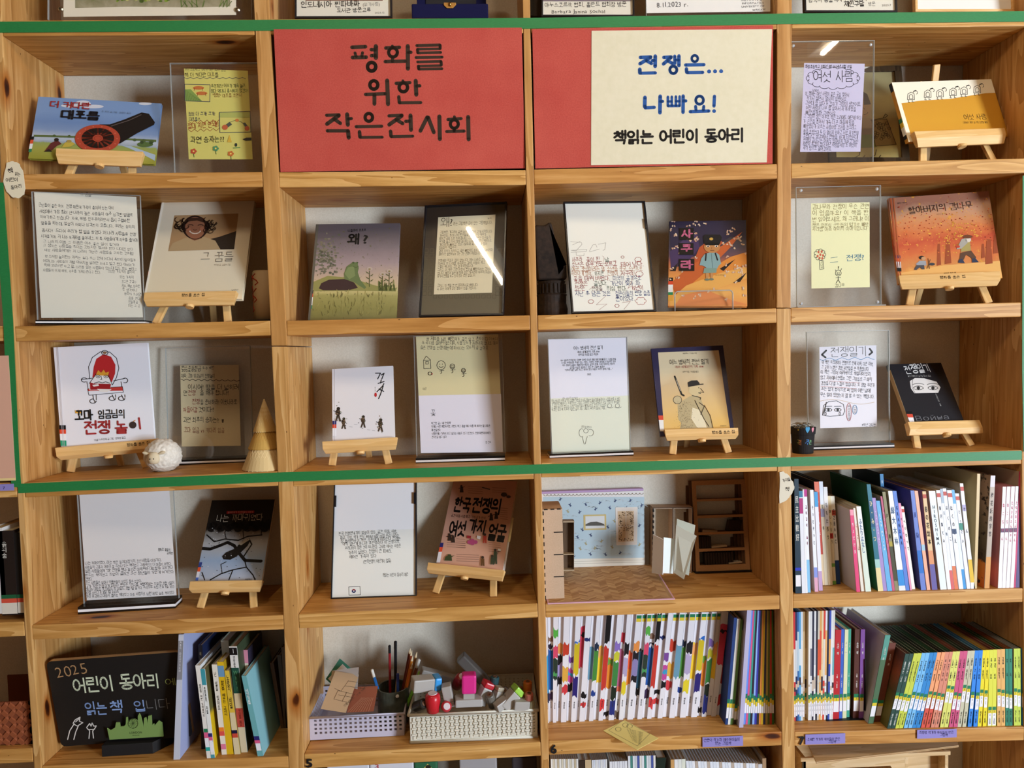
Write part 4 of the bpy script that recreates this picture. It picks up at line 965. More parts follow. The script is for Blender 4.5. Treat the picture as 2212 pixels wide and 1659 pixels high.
# painted candle half hidden by the upright
cpos = P(*px('A2', (2050, 1108)), 0.13); cpos.z = floor_z('A', 2, 580)
root = empty('painted_candle', cpos, 'cream pillar candle with red painted figures by the portrait book', 'candle')
MB().box((-0.045, -0.04, 0), (0.03, 0.04, 0.008)).build('stand', mat('2a1c14', 0.6), root, bevel=0.001)
hc_ = 0.135
MB().lathe([(0.030, 0.008), (0.030, hc_), (0.027, hc_ + 0.004), (0.0, hc_ + 0.005)], (0, 0, 0), 28).build('body', mat('dcc49a', 0.5, 0.3), root, smooth=True)
for k, (a0, z0, n_) in enumerate(((3.5, 0.03, 8), (3.9, 0.055, 7), (3.3, 0.085, 8), (4.1, 0.1, 6))):
    MB().tube([((0.0303) * math.cos(a0 + 0.35 * math.sin(t * 1.3)), 0.0303 * math.sin(a0 + 0.35 * math.sin(t * 1.3)), z0 + t * 0.006) for t in range(n_)], 0.0016, 6).build('painted_figure', mat('b03a22', 0.6), root)
# ---- the book with the frog and the framed letter
cov = grad_mat('meadow_cover', [(0.0, '6e6a3a'), (0.14, '848044'), (0.28, '9a9456'), (0.33, 'c0b478'), (0.45, 'c4ac90'), (0.66, 'a08e90'), (0.85, '7c7076'), (1.0, '5e565c')], 0.24, 0, nscale=30, namt=0.1, speck=[('5c5a30', 120.0, 0.62)])
root, c, S, pr = hardcover('B2', [(325, 368), (1020, 355), (996, 1164), (248, 1170)], 0.05, 0.011, cov, 'large picture book of a green frog on a stone in a meadow', lean=13)
for i in range(170):
    x, y = rnd.gauss(400, 55), rnd.gauss(650, 75)
    if 310 < x < 560 and y < 800: pr.ell(x, y, rnd.uniform(6, 16), rnd.uniform(5, 12), rnd.choice(['6a6a58', '5c5e4e', '74705e', '807a68']), layer=1 + i % 5, n=7)
pr.poly([(300, 850), (420, 800), (600, 815), (900, 905), (995, 900), (990, 930), (640, 925), (300, 930)], '8f8c52', layer=6)
pr.poly([(345, 905), (365, 862), (430, 832), (560, 826), (640, 855), (672, 900), (600, 920), (380, 921)], '3e2c2c', layer=7)
pr.poly([(556, 782), (578, 722), (630, 686), (668, 686), (680, 735), (672, 770), (692, 832), (742, 896), (728, 910), (680, 880), (640, 852), (560, 828)], '66754a', layer=8); pr.poly([(560, 780), (590, 730), (640, 720), (650, 800), (600, 830)], '7c8a5a', layer=9); pr.ell(634, 690, 10, 8, '4c5a38', layer=10); pr.ell(668, 690, 8, 7, '4c5a38', layer=10); pr.arc(655, 720, 22, 8, 0, 180, 4, '47552f', layer=10)
for x, y, yb in ((770, 742, 890), (880, 785, 900), (936, 760, 895)):
    pr.line([(x, y), (x - 2, yb)], 5, '46502a', layer=9); pr.ell(x, y, 26, 15, 'b8a89c', layer=10); pr.ell(x, y + 2, 10, 6, '8a7a4a', layer=11)
    for k in range(5): yy = y + 30 + k * 22; sx = 34 * (1 if k % 2 else -1); pr.poly([(x, yy + 10), (x + sx * 0.6, yy - 4), (x + sx, yy - 12), (x + sx * 0.6, yy + 6)], '4e5a30', layer=9)
for i in range(40):
    x = rnd.uniform(840, 985); pr.line([(x, 925), (x + rnd.uniform(-25, 25), rnd.uniform(830, 900))], 7, rnd.choice(['6a7440', '8a8c54', '565f36']), layer=9, cap=False)
for i in range(90):
    x, y = rnd.uniform(300, 980), rnd.uniform(950, 1140); pr.line([(x, y), (x + rnd.uniform(-14, 14), y - rnd.uniform(15, 40))], 3.5, rnd.choice(['a39c5e', '545230', '8e8a50', '6b6738']), layer=8, cap=False)
pr.text('니콜라이 포포프', (588, 430), (742, 424), 26, '1e1c1c', 0.014); pr.text('왜', (584, 528), (682, 526), 102, '181614', 0.026); pr.text('?', (706, 528), (768, 526), 112, '181614', 0.02)
pr.poly([(325, 368), (345, 368), (272, 1170), (248, 1170)], '5e5a50', layer=7)
spine_band(pr, 264, 920, 300, 1076, [('17171a', 1), ('d2502e', 1.1), ('e8e8e8', 2.4), ('2a8a62', 1.1)], skew=-0.08)
pr.build(c)
mount = grad_mat('grey_mount_reflection', [(0, '6e6650'), (0.5, '625a44'), (0.75, '36322a'), (1, '1e1c1a')], 0.25, 0, nscale=4, namt=0.1)  # grey mount; the dark reflection on its glass is painted into the upper part
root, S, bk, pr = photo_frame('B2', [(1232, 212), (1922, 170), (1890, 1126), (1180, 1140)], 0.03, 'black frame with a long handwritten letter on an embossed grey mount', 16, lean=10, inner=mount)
GRID = '5c5644'
for side in ((1225, 1272), (1835, 1872)):
    for cx in side:
        for r_ in range(9):
            y = 588 + r_ * 45; x = cx - r_ * 2 - (0 if cx < 1500 else 0) + 22
            pr.line([(x - 15, y - 15), (x + 15, y - 16), (x + 14, y + 15), (x - 15, y + 16)], 4, GRID, closed=True, layer=2)
for k in range(12): x = 1320 + k * 45; pr.line([(x - 15, 960), (x + 15, 959), (x + 14, 985), (x - 15, 986)], 4, GRID, closed=True, layer=2)
lt, p2 = paper_on(root, S, 'B2', [(1345, 308), (1825, 285), (1795, 940), (1308, 955)], 'ece2c0', 0.0042, 'letter')
p2.text('왜?', (1362, 388), (1470, 380), 92, '3a3226', -0.004); p2.text('라는 그림책은 글이 없는 그림책입니다.', (1472, 376), (1800, 364), 34, '4a3e2a', 0.0, jit=0.05); p2.text('부희', (1758, 328), (1796, 325), 20, '4a3e2a')
LL = [('그림책은, 개구리와 꽃은 여우가 혼자서 걷게 시작됩니다.', 1358, 1800), ('개구리는, 화가 나서 친구들을 불러 다시 여우가', 1356, 1748), ('받아간 꽃을 도로 가져 옵니다. 그러나, 여우는 친구들과', 1354, 1782), ('무기를 들고 다시 찾아 옵니다. 그래서 전쟁이 커져가요.', 1352, 1798), ('개구리가 빼앗고 또는 여우와 싸우는 마음이', 1352, 1758), ('끊임없이 커집니다.', 1350, 1500), ('결국, 모두가 쓰러지고, 꽃은 빼앗지도 못하고 시들어버리며', 1350, 1800), ('폐허가 된 들판에 남아 있는 것은 전쟁의 아픔입니다.', 1348, 1700), '', ('전쟁에는 이김과 짐이 없습니다. 어느 나라도 원하지', 1344, 1762), ('않는데, 한 나라를 차지하는 결국 사람이 죽고', 1342, 1740), ('건물이 무너지는 것은 같게 되었습니다.', 1340, 1640), ('그리고, 이 책은 그런 전쟁의 원인을 빼앗으려는 것이라', 1338, 1790), ('합니다. 깨끗이 들판에 앉아 있던 개구리와 여우의 모습이', 1338, 1792), ('여기서 전쟁을 하고 있지 않는 편은 없습니다.', 1336, 1660), '', '', ('그러니, 이 책을 한 번 읽어보시길 바랍니다.', 1336, 1680), ('꼭, 읽는 이에게 깊은 울림이 있을 것입니다.', 1334, 1668)]
for i, l in enumerate(LL):
    if l: y = 444 + i * 26.4; p2.text(l[0], (l[1], y), (l[2], y - 10), 27, '4a3c24', 0.0, jit=0.06)
p2.build(lt); pr.build(bk)
# ---- dark carving, framed note, book with the boy
cp = P(*px('C2', (205, 1120)), 0.10); cp.z = floor_z('C', 2, 1190)
root = empty('dark_carving', cp, 'dark carved wooden vessel with a rough pointed top in shadow', 'carving')
DK = mottled('dark_carved_wood', '1d1612', '35281f', 90.0, 0.7); k_ = (DIST + 0.10) / FPX / 3.881
MB().lathe([(128 * k_, 0), (132 * k_, 60 * k_), (120 * k_, 110 * k_), (122 * k_, 170 * k_), (128 * k_, 180 * k_), (112 * k_, 190 * k_), (108 * k_, 270 * k_), (118 * k_, 290 * k_), (70 * k_, 300 * k_)], (0, 0, 0), 26).build('base', DK, root, smooth=False)
for i in range(22):
    a = 2 * math.pi * i / 22; MB().bar((118 * k_ * math.cos(a), 118 * k_ * math.sin(a), 192 * k_), (115 * k_ * math.cos(a), 115 * k_ * math.sin(a), 268 * k_), 0.0035, 0.003, (math.cos(a), math.sin(a), 0)).build('rib', DK, root)
prof = [(-118, 300), (-130, 420), (-138, 600), (-140, 735), (-120, 752), (-55, 745), (-20, 770), (5, 768), (20, 700), (40, 600), (62, 460), (70, 400), (105, 440), (118, 445), (122, 300)]
vs_ = []; m = 10
cut = [(x * k_, z * k_) for x, z in prof]
MB().prism([(x, -0.028, z) for x, z in cut], (0, 0.056, 0)).build('rough_top', DK, root, bevel=0.008, seg=3)
root, S, bk, pr = photo_frame('C2', [(297, 175), (985, 170), (1082, 1095), (375, 1110)], 0.035, 'thin black frame with a note in red and blue pen below a blank half', 14, lean=14, glass=False, inner='e6e4d8')
G_ = 'a09a90'
for a, b in (((318, 318), (330, 402)), ((980, 318), (995, 400))):
    q = [S.uv(*px('C2', p), -0.001) for p in (a, b)]; MB().box((q[0][0], -0.002, q[1][1]), (q[1][0], 0.012, q[0][1])).build('side_clip', mat('17171c', 0.3), root, bevel=0.0008)
for st in ([(358, 512), (450, 520), (455, 535), (405, 590), (362, 585)], [(375, 540), (440, 510)], [(365, 585), (495, 578), (490, 595), (362, 602)], [(405, 600), (408, 628), (470, 630), (472, 610)], [(515, 595), (545, 540), (570, 535), (580, 560)], [(520, 598), (600, 575)], [(590, 535), (655, 522), (645, 580), (630, 585)]): pr.line(st, 3, G_, 'lettering', layer=1)
R1, R2, B1, G1 = '8e2e2a', 'b07a5a', '2f3d6e', '3a4a34'
for parts_ in ([('사쿠라 ', 372, 682, 470, R1), ('꽃이 핀 ', 492, 682, 622, R1), ('날', 648, 682, 688, G1)], [('소년은 아무것도 모르고 ', 366, 722, 765, R1), ('태어 났다.', 782, 720, 972, R1)], [('애국, 충성이라는 말 소년을 군국 소년으로', 368, 762, 965, R2)], [('자라나게 했다. ', 364, 796, 552, R2), ('하지만 ', 562, 798, 652, G1), ('전쟁이 ', 668, 796, 770, R2), ('사쿠라', 785, 796, 888, R1)], [('꽃을 태워 버렸다. ', 385, 840, 708, R1), ('미국의 공격으로', 715, 838, 955, B1)], [('전쟁은 ', 395, 884, 520, R1), ('끝났다. ', 555, 882, 682, G1), ('가난이 찾아 와', 692, 880, 942, B1)], [('소년은 ', 392, 926, 492, R1), ('전쟁을 ', 538, 926, 640, '5a2a2a'), ('의심 했다. ', 662, 924, 850, G1), ('15년이', 872, 918, 972, R1)], [('지난 후 남은 것은 ', 398, 968, 712, B1), ('젊은이들의 원망 슬픔', 735, 966, 1030, B1)], [('뿐이었다.', 735, 1008, 898, B1)]):
    for t, a, y, b, cc in parts_: pr.text(t, (a, y), (b, y - 4), 47, cc, 0.006, jit=0.05)
for z_ in ([(625, 632), (638, 640), (628, 700), (738, 668), (732, 720)], [(490, 690), (520, 780), (545, 815)], [(515, 915), (560, 880)], [(660, 962), (575, 1042), (665, 1035), (598, 1085)], [(865, 1008), (790, 1025), (860, 1015), (808, 1080)], [(780, 720), (790, 775), (770, 810)], [(895, 770), (870, 850), (840, 905), (878, 880)]): pr.line(z_, 2.5, 'b08a80')
for x, y, r_ in ((925, 663, 24), (935, 783, 28), (948, 1010, 38), (530, 1015, 20), (748, 1050, 16), (795, 642, 12)):
    for k in range(6): a = k * 1.05; pr.arc(x + r_ * 0.7 * math.cos(a), y + r_ * 0.5 * math.sin(a), r_ * 0.5, r_ * 0.38, math.degrees(a) - 80, math.degrees(a) + 80, 3, 'a83c34', n=6, layer=3)
pr.build(bk)
cov = grad_mat('sakura_cover', [(0.0, 'e0944e'), (0.2, 'e6ac58'), (0.42, 'd98f44'), (0.6, 'b8643c'), (0.72, '5a3a4a'), (0.85, '332c44'), (1, '28222c')], 0.2, 0, nscale=9, namt=0.16)
root, c, S, pr = hardcover('C2', [(1193, 345), (1826, 330), (1845, 1052), (1168, 1056)], 0.05, 0.012, cov, 'picture book with a boy in a black cap amid flames and blossom', lean=14, spine_mat=None)
pr.poly([(1190, 345), (1826, 330), (1830, 500), (1700, 470), (1500, 600), (1380, 640), (1200, 700)], '2e2840'); pr.poly([(1190, 600), (1300, 500), (1420, 440), (1440, 560), (1330, 700), (1200, 740)], '45345a')
for q, cc in (([(1200, 860), (1400, 680), (1640, 540), (1800, 430), (1700, 560), (1560, 700), (1400, 850), (1240, 960)], 'c2602f'), ([(1300, 930), (1500, 760), (1700, 640), (1838, 600), (1838, 700), (1650, 780), (1450, 960)], 'd98a3c'), ([(1190, 1000), (1330, 880), (1600, 780), (1838, 720), (1840, 820), (1600, 900), (1400, 1040), (1190, 1050)], 'e3aa58'), ([(1380, 700), (1440, 560), (1560, 470), (1640, 520), (1500, 650)], 'b5552c'), ([(1610, 740), (1740, 660), (1640, 760)], '241a18'), ([(1720, 860), (1838, 770), (1780, 850)], '241a18'), ([(1190, 760), (1260, 690), (1240, 760)], '241a18'), ([(1230, 1050), (1300, 960), (1500, 920), (1700, 1000), (1840, 1040)], 'dd8a50')): pr.poly(q, cc)
for i in range(110):
    x, y = rnd.uniform(1180, 1830), rnd.uniform(340, 1000)
    if 1430 < x < 1640 and 430 < y < 850: continue
    dens = (x > 1640 and y < 800) or y < 520 or x < 1260
    if not dens and rnd.random() < 0.6: continue
    for k in range(3): pr.ell(x + rnd.uniform(-13, 13), y + rnd.uniform(-10, 10), 9, 6, rnd.choice(['d9bfa8', 'caa58e', 'e0c8a8', 'c89a7a']), rot=rnd.uniform(0, 3), n=7, layer=12 + k)
Lb = 18
pr.poly([(1470, 470), (1490, 455), (1610, 455), (1628, 480), (1612, 530), (1480, 530)], '1c1a1c', layer=Lb + 2); pr.poly([(1480, 528), (1545, 518), (1612, 528), (1600, 545), (1490, 545)], '0f0d0e', layer=Lb + 3); pr.ell(1538, 492, 16, 12, 'c9a24a', layer=Lb + 3)
pr.ell(1545, 560, 68, 48, 'bf854e', layer=Lb + 1, n=24); pr.ell(1510, 552, 14, 9, 'efe6d8', layer=Lb + 4); pr.ell(1580, 552, 14, 9, 'efe6d8', layer=Lb + 4); pr.ell(1511, 553, 7, 7, '241a14', layer=Lb + 5); pr.ell(1581, 553, 7, 7, '241a14', layer=Lb + 5); pr.line([(1530, 588), (1562, 588)], 5, '6a3a24', layer=Lb + 4); pr.line([(1543, 562), (1540, 574)], 4, '8a5a34', layer=Lb + 4)
pr.poly([(1480, 622), (1520, 606), (1580, 606), (1606, 625), (1620, 700), (1600, 715), (1588, 740), (1500, 735), (1470, 715), (1440, 712), (1455, 655)], '86a6a8', layer=Lb); pr.line([(1540, 612), (1548, 735)], 3, '48646a', layer=Lb + 2); pr.line([(1495, 615), (1490, 672)], 12, '232022', layer=Lb + 2); pr.line([(1572, 612), (1590, 668)], 12, '232022', layer=Lb + 2)
pr.poly([(1480, 735), (1585, 735), (1580, 775), (1470, 778)], '7d9a8e', layer=Lb + 1); pr.poly([(1490, 778), (1518, 778), (1514, 828), (1496, 828)], 'c08c58', layer=Lb); pr.poly([(1530, 776), (1556, 776), (1548, 828), (1532, 828)], 'c08c58', layer=Lb); pr.ell(1503, 832, 20, 9, '6a7a6a', layer=Lb + 1); pr.ell(1540, 830, 20, 9, '6a7a6a', layer=Lb + 1)
for t, a, b in (('사', (1272, 400), (1392, 500)), ('쿠', (1270, 527), (1390, 625)), ('라', (1268, 660), (1397, 760))):
    pr.rect(*a, *b, '17130f', layer=Lb + 6); pr.text(t, (a[0] + 14, b[1] - 22), (b[0] - 10, b[1] - 24), 82, 'c9688a', 0.026, layer=Lb + 8)
pr.text('다바타 세이치 그림책  박종진 옮김', (1570, 800), (1660, 798), 12, '4a2a1a', layer=Lb + 6)
spine_band(pr, 1172, 815, 1218, 1010, [('17171a', 1.2), ('d84a2a', 1.2), ('e8e8e6', 2.6), ('2a8a5a', 1), ('d9a040', 2)], skew=-0.01)
pr.build(c)
# clear easel holding this book
a, b = P(*px('C2', (1228, 1090)), 0.035), P(*px('C2', (1712, 1080)), 0.035); zf = floor_z('C', 2, 1520)
root = empty('clear_book_stand', Vector(((a.x + b.x) / 2, 0.06, zf)), 'clear bent acrylic stand holding the book with the boy', 'book stand')
hw = (b.x - a.x) / 2; hl = 0.052; R_ = 0.008
path = [(-hw, -0.032, 0.001), (-hw, -0.032, hl - R_), (-hw + R_ * 0.3, -0.032, hl - R_ * 0.3), (-hw + R_, -0.032, hl), (hw - R_, -0.032, hl), (hw - R_ * 0.3, -0.032, hl - R_ * 0.3), (hw, -0.032, hl - R_), (hw, -0.032, 0.001)]
MB().tube(path, 0.0018, 8).build('lip_rim', ACRYLIC_EDGE, root, smooth=True)
MB().box((-hw, -0.0335, 0.004), (hw, -0.0315, hl)).build('front_lip', ACRYLIC, root)
MB().box((-hw, -0.0315, 0.0), (hw, 0.07, 0.003)).build('foot', ACRYLIC, root)
# ---- acrylic note and persimmon book
root, S = acrylic('D2', [(205, 145), (947, 125), (950, 1178), (215, 1196)], 0.022, 'clear acrylic frame with a pale yellow note and a drawn tree', lean=3)
o, pr = paper_on(root, S, 'D2', [(335, 283), (850, 273), (852, 1022), (338, 1033)], 'e9e6b6', 0.0018)
BR_ = '7c6a34'
for t, a, y, b in (('감나무와 전쟁이 무슨 관련', 345, 332, 848), ('이 있을까요? 이 책을 한', 345, 388, 842), ('번 읽어보세요. 왜 그러냐? 이', 345, 444, 846), ('책은 일본이 군인들의 떨기로 빼앗', 345, 494, 844), ('자리잡 아픔 아이의 이야기입니다', 345, 526, 832)): pr.text(t, (a, y), (b, y - 8), 48 if y < 450 else 40, BR_, 0.0, jit=0.06)
for k in range(9): a = k * 0.698; pr.arc(412 + 36 * math.cos(a), 735 + 36 * math.sin(a), 17, 15, math.degrees(a) - 100, math.degrees(a) + 100, 4, '3a3a30', n=6, layer=2)
for x, y in ((400, 712), (428, 708), (392, 748), (416, 735), (440, 742), (410, 765), (434, 768)): pr.ell(x, y, 9, 12, 'c25a38', layer=3, n=10)
pr.line([(408, 790), (440, 785), (448, 860), (412, 866)], 4, '3a3a30', closed=True); pr.text('감나무', (427, 786), (431, 862), 24, '3a3a30', vert=True)
pr.line([(508, 764), (566, 756)], 4, '3f6a74'); pr.line([(502, 804), (570, 798)], 4, '3f6a74'); pr.text('전쟁?', (645, 790), (806, 780), 62, '35748e', 0.006, jit=0.04)
pr.arc(575, 898, 26, 26, 0, 360, 4, '3a3a30'); pr.line([(548, 868), (556, 882)], 4, '3a3a30'); pr.line([(604, 858), (594, 878)], 4, '3a3a30'); pr.line([(566, 890), (566, 905)], 4, '3a3a30'); pr.line([(582, 888), (582, 905)], 4, '3a3a30'); pr.line([(562, 912), (588, 912)], 4, '3a3a30'); pr.line([(574, 930), (574, 955), (556, 985)], 4, '3a3a30'); pr.line([(574, 955), (590, 984)], 4, '3a3a30'); pr.line([(552, 940), (596, 936)], 4, '3a3a30'); pr.text('?', (566, 866), (588, 864), 40, '3a3a30'); pr.text('감나무', (545, 1020), (632, 1016), 34, '6a6244', jit=0.06)
pr.build(o)
for cpt in ((243, 170), (912, 157), (245, 1166), (918, 1152)):
    u = S.uv(*px('D2', cpt)); MB().lathe([(0.0042, 0), (0.0042, 0.002), (0, 0.003)], (u[0], 0, u[1]), 12, (0, -1, 0)).build('stud', mat('d5dade', 0.15, 0.6, 0.4), root, smooth=True)
q = [S.uv(*px('D2', p), -0.01) for p in ((215, 1196), (992, 1168))]; MB().box((q[0][0], -0.012, -0.003), (q[1][0], 0.03, 0.0)).build('foot', ACRYLIC_EDGE, root)
root, Yl = easel('D', 2, 'D2', (1108, 918), (2002, 880), 78, (((1228, 1040), (1205, 1172)), ((1835, 1012), (1892, 1146))), 'small wooden easel under the orange autumn tree book', Yl=0.035, hc=46, up=0.17)
ledge_text(root, 'D2', '평화를 품은 집', (1470, 948), (1698, 938), 30, Yl)
cov = grad_mat('persimmon_cover', [(0.0, 'e8b060'), (0.14, 'e0a050'), (0.2, 'd08648'), (0.36, 'cf6a38'), (0.5, 'c04c2e'), (0.62, 'cc6e3a'), (0.78, 'c8895a'), (0.9, 'b88c70'), (1.0, 'a4705a')], 0.23, 0, nscale=14, namt=0.3, speck=[('d89a3c', 70.0, 0.6), ('8e3a22', 90.0, 0.66)], dist=1.2)
root, c, S, pr = hardcover('D2', [(1028, 240), (1892, 170), (2030, 942), (1095, 992)], Yl + 0.004, 0.013, cov, 'orange picture book of an old man and a boy under autumn trees', lean=15)
pr.poly([(1110, 900), (1500, 830), (2000, 790), (2028, 935), (1110, 985)], 'e6b268')
for x, y0, y1, w_ in ((1460, 640, 825, 26), (1540, 620, 810, 40), (1900, 600, 812, 44), (1960, 560, 720, 30), (1850, 640, 760, 22)): pr.poly([(x - w_ * 0.4, y0), (x + w_ * 0.4, y0), (x + w_ * 0.8, y1), (x - w_ * 0.7, y1 + 8)], '9c4c2c')
for i in range(130): x, y = rnd.gauss(1620, 90), rnd.gauss(540, 90); pr.ell(x, y, rnd.uniform(4, 9), rnd.uniform(3, 7), rnd.choice(['d9a43e', 'e0b248', 'c9862e']), n=6, layer=6)
for i in range(240): x, y = rnd.uniform(1080, 1960), rnd.gauss(520, 110); pr.ell(x, y, rnd.uniform(3, 8), rnd.uniform(3, 6), rnd.choice(['a83a22', 'd8703a', 'b84a26', 'e08a48', '8e3420']), n=6, layer=5)
Lm = 9
pr.poly([(1650, 720), (1745, 700), (1790, 760), (1770, 790), (1740, 760), (1700, 735), (1680, 780), (1640, 790)], '5a4030', layer=Lm); pr.poly([(1635, 780), (1668, 772), (1690, 812), (1630, 808)], '2f3a52', layer=Lm + 1); pr.poly([(1752, 772), (1780, 765), (1812, 802), (1752, 806)], '2f3a52', layer=Lm + 1)
pr.poly([(1655, 610), (1700, 585), (1735, 620), (1742, 700), (1655, 712)], 'a89a5c', layer=Lm); pr.poly([(1660, 600), (1700, 590), (1715, 630), (1660, 682), (1615, 690), (1630, 660)], 'a8a49c', layer=Lm + 1); pr.ell(1718, 605, 26, 22, 'd8d0c4', layer=Lm + 1); pr.ell(1712, 578, 42, 16, '6a3c24', layer=Lm + 2); pr.ell(1628, 665, 18, 12, 'c2442e', layer=Lm + 2)
pr.poly([(1255, 820), (1290, 790), (1345, 790), (1350, 830), (1290, 840)], '9aa0a8', layer=Lm); pr.ell(1325, 770, 20, 16, 'c89a70', layer=Lm + 1); pr.ell(1310, 762, 26, 16, '2a221c', layer=Lm); pr.poly([(1240, 868), (1262, 830), (1330, 828), (1335, 865), (1310, 866), (1295, 845), (1262, 872)], '4a4a50', layer=Lm + 1); pr.line([(1365, 770), (1378, 860)], 5, '5a4028', layer=Lm); pr.line([(1385, 780), (1355, 860)], 5, '5a4028', layer=Lm); pr.ell(1400, 820, 26, 12, '3a3c44', layer=Lm + 1)
pr.text('할아버지의 감나무', (1195, 376), (1764, 322), 82, '33261e', 0.002, layer=Lm); pr.text('서진선 글·그림', (1438, 386), (1530, 378), 16, '5a4434', layer=Lm); pr.text('평화그림책', (1096, 288), (1180, 280), 14, '4a3a30', 0.01, layer=Lm); pr.text('평화를 품은 책', (1505, 908), (1612, 900), 16, '4a3420', 0.01, layer=Lm)
pr.poly([(1028, 240), (1046, 238), (1118, 990), (1095, 992)], 'a85430', layer=Lm); pr.poly([(1056, 237), (1066, 236), (1136, 988), (1126, 989)], 'b25e36', layer=Lm)
spine_band(pr, 1064, 742, 1120, 884, [('2a2458', 1), ('cf5230', 1.1), ('e6e6e8', 2), ('17171a', 1.2)], skew=0.08)
pr.build(c)
# ================================================================ third row
def note(fr, quad, Y, label, paper, col, base=None, lean=5, **kw):
    root, S = acrylic(fr, quad, Y, label, lean=lean, base=base, **kw)
    o, pr = paper_on(root, S, fr, paper, col, 0.0018)
    return root, S, o, pr
def lines(pr, rows, size, col=INK, bold=0.0, jit=0.07, slope=0.0):
    for r_ in rows:
        t, a, y, b = r_[:4]; pr.text(t, (a, y), (b, y + (b - a) * slope), r_[5] if len(r_) > 5 else size, r_[4] if len(r_) > 4 and r_[4] else col, bold, jit=jit)
_, Yl = easel('A', 3, 'A3', (410, 856), (1170, 788), 64, (((548, 940), (520, 1074)), ((1048, 890), (1088, 985))), 'small wooden easel under the white book, half behind the sheep', hc=30)
ledge_text(None, 'A3', '평화를 품은 집', (948, 846), (1120, 826), 28, Yl)
root, c, S, pr = hardcover('A3', [(405, 92), (1085, 82), (1172, 822), (452, 880)], Yl + 0.004, 0.012, 'e6e6ec', 'white picture book with a small king on a big red throne', lean=15)
K = '26221f'
pr.poly([(700, 250), (720, 190), (775, 155), (830, 175), (862, 235), (860, 300), (835, 365), (690, 330)], 'b8282a'); pr.line([(670, 340), (662, 250), (690, 180), (750, 138), (820, 140), (870, 185), (888, 260), (870, 330), (840, 385)], 5, K); pr.arc(783, 145, 24, 18, 0, 360, 5, K); pr.ell(783, 145, 14, 10, '8a6a4a')
pr.poly([(655, 415), (915, 400), (920, 428), (660, 432)], 'c03a34'); pr.line([(655, 415), (915, 398), (922, 440), (665, 462)], 4, K, closed=True)
pr.arc(630, 348, 22, 16, 60, 330, 5, K); pr.line([(612, 345), (690, 335)], 5, K); pr.line([(650, 360), (658, 410)], 4, K); pr.arc(935, 352, 20, 18, 220, 480, 5, K); pr.line([(850, 355), (935, 336)], 5, K); pr.line([(905, 362), (912, 400)], 4, K)
for x, y in ((700, 490), (845, 470), (915, 470)): pr.line([(x - 5, 460), (x, y), (x + 12, y + 25)], 5, K); pr.line([(x + 20, 458), (x + 22, y + 8)], 4, K); pr.arc(x - 4, y + 16, 24, 16, 0, 270, 5, K)
pr.poly([(665, 380), (700, 330), (730, 300), (800, 305), (835, 375), (820, 425), (670, 425)], 'ece8e4', layer=8); pr.line([(668, 375), (715, 310), (720, 300)], 4, K, layer=9); pr.line([(810, 310), (838, 385)], 4, K, layer=9); pr.poly([(672, 365), (700, 375), (830, 378), (822, 420), (675, 422)], '9c1f22', layer=9); pr.poly([(720, 300), (735, 275), (755, 295), (775, 272), (790, 295), (815, 285), (808, 318), (722, 312)], 'd99a34', layer=10)
for x in (733, 792): pr.arc(x, 322, 15, 11, 0, 360, 4, K, layer=11); pr.ell(x, 322, 4, 4, K, layer=11)
pr.line([(755, 318), (762, 345), (748, 345)], 4, K, layer=11); pr.line([(705, 372), (740, 362), (765, 370), (790, 362), (820, 372)], 5, K, layer=11); pr.poly([(690, 385), (735, 378), (740, 392), (700, 398)], 'e9e2da', layer=11); pr.poly([(725, 415), (835, 418), (800, 440), (750, 435)], 'e9e2da', layer=11)
pr.poly([(562, 572), (575, 585), (588, 570), (598, 585), (610, 572), (608, 596), (566, 598)], 'd9a23a'); pr.text('꼬마', (562, 648), (700, 640), 88, '1c1a1a', 0.022, jit=0.03); pr.text('임금님의', (735, 632), (938, 625), 74, '1c1a1a', 0.016, jit=0.03); pr.text('전쟁', (632, 748), (832, 742), 112, 'a63434', 0.018, jit=0.02); pr.text('놀', (862, 742), (958, 738), 112, 'a63434', 0.018); pr.ell(994, 684, 27, 26, '3a2e2a'); pr.line([(1000, 658), (1012, 648)], 5, 'c9802e'); pr.line([(1040, 632), (1050, 712)], 13, 'a63434', 'lettering'); pr.text('미셸 스트리에 글·그림  정화영 옮김', (708, 804), (942, 784), 19, '3a3a3e', 0.004)
spine_band(pr, 442, 686, 494, 840, [('17171a', 1.4), ('e04a2a', 1.4), ('f0f0f2', 2.2), ('2a9a72', 1.8)], skew=0.04); pr.line([(428, 95), (476, 878)], 2.5, 'c2c2cc', cap=False); pr.line([(437, 95), (486, 878)], 2.5, 'd2d2da', cap=False)
pr.build(c)
# sheep
fz = floor_z('A', 3, 341); sp = PZ(*px('A3', (1180, 1040)), fz); k_ = (sp.y + DIST) / FPX / 3.456
root = empty('sheep_figurine', sp, 'round white woolly sheep figurine with a beige face', 'figurine')
bm = bmesh.new(); bmesh.ops.create_icosphere(bm, subdivisions=5, radius=1.0)
wool = Vector((0, 0, 0))
from mathutils import noise as mnoise
for v in bm.verts:
    d = v.co.copy(); n = 0.055 * mnoise.noise(d * 6.5) + 0.045 * mnoise.noise(d * 13)
    q = d * (1 + n); q.x *= 132 * k_; q.y *= 115 * k_; q.z *= 128 * k_
    if q.z < -112 * k_: q.z = -112 * k_
    v.co = q + Vector((0, 90 * k_, 112 * k_))
me = bpy.data.meshes.new('wool_body'); bm.to_mesh(me); bm.free(); me.polygons.foreach_set('use_smooth', [True] * len(me.polygons))
wm_ = mottled('plaster_wool', 'd6cec0', 'ece6da', 220.0); link('wool_body', me, wm_, root)
fx = (1168 - 1180) * k_; fzz = (1040 - 915) * k_
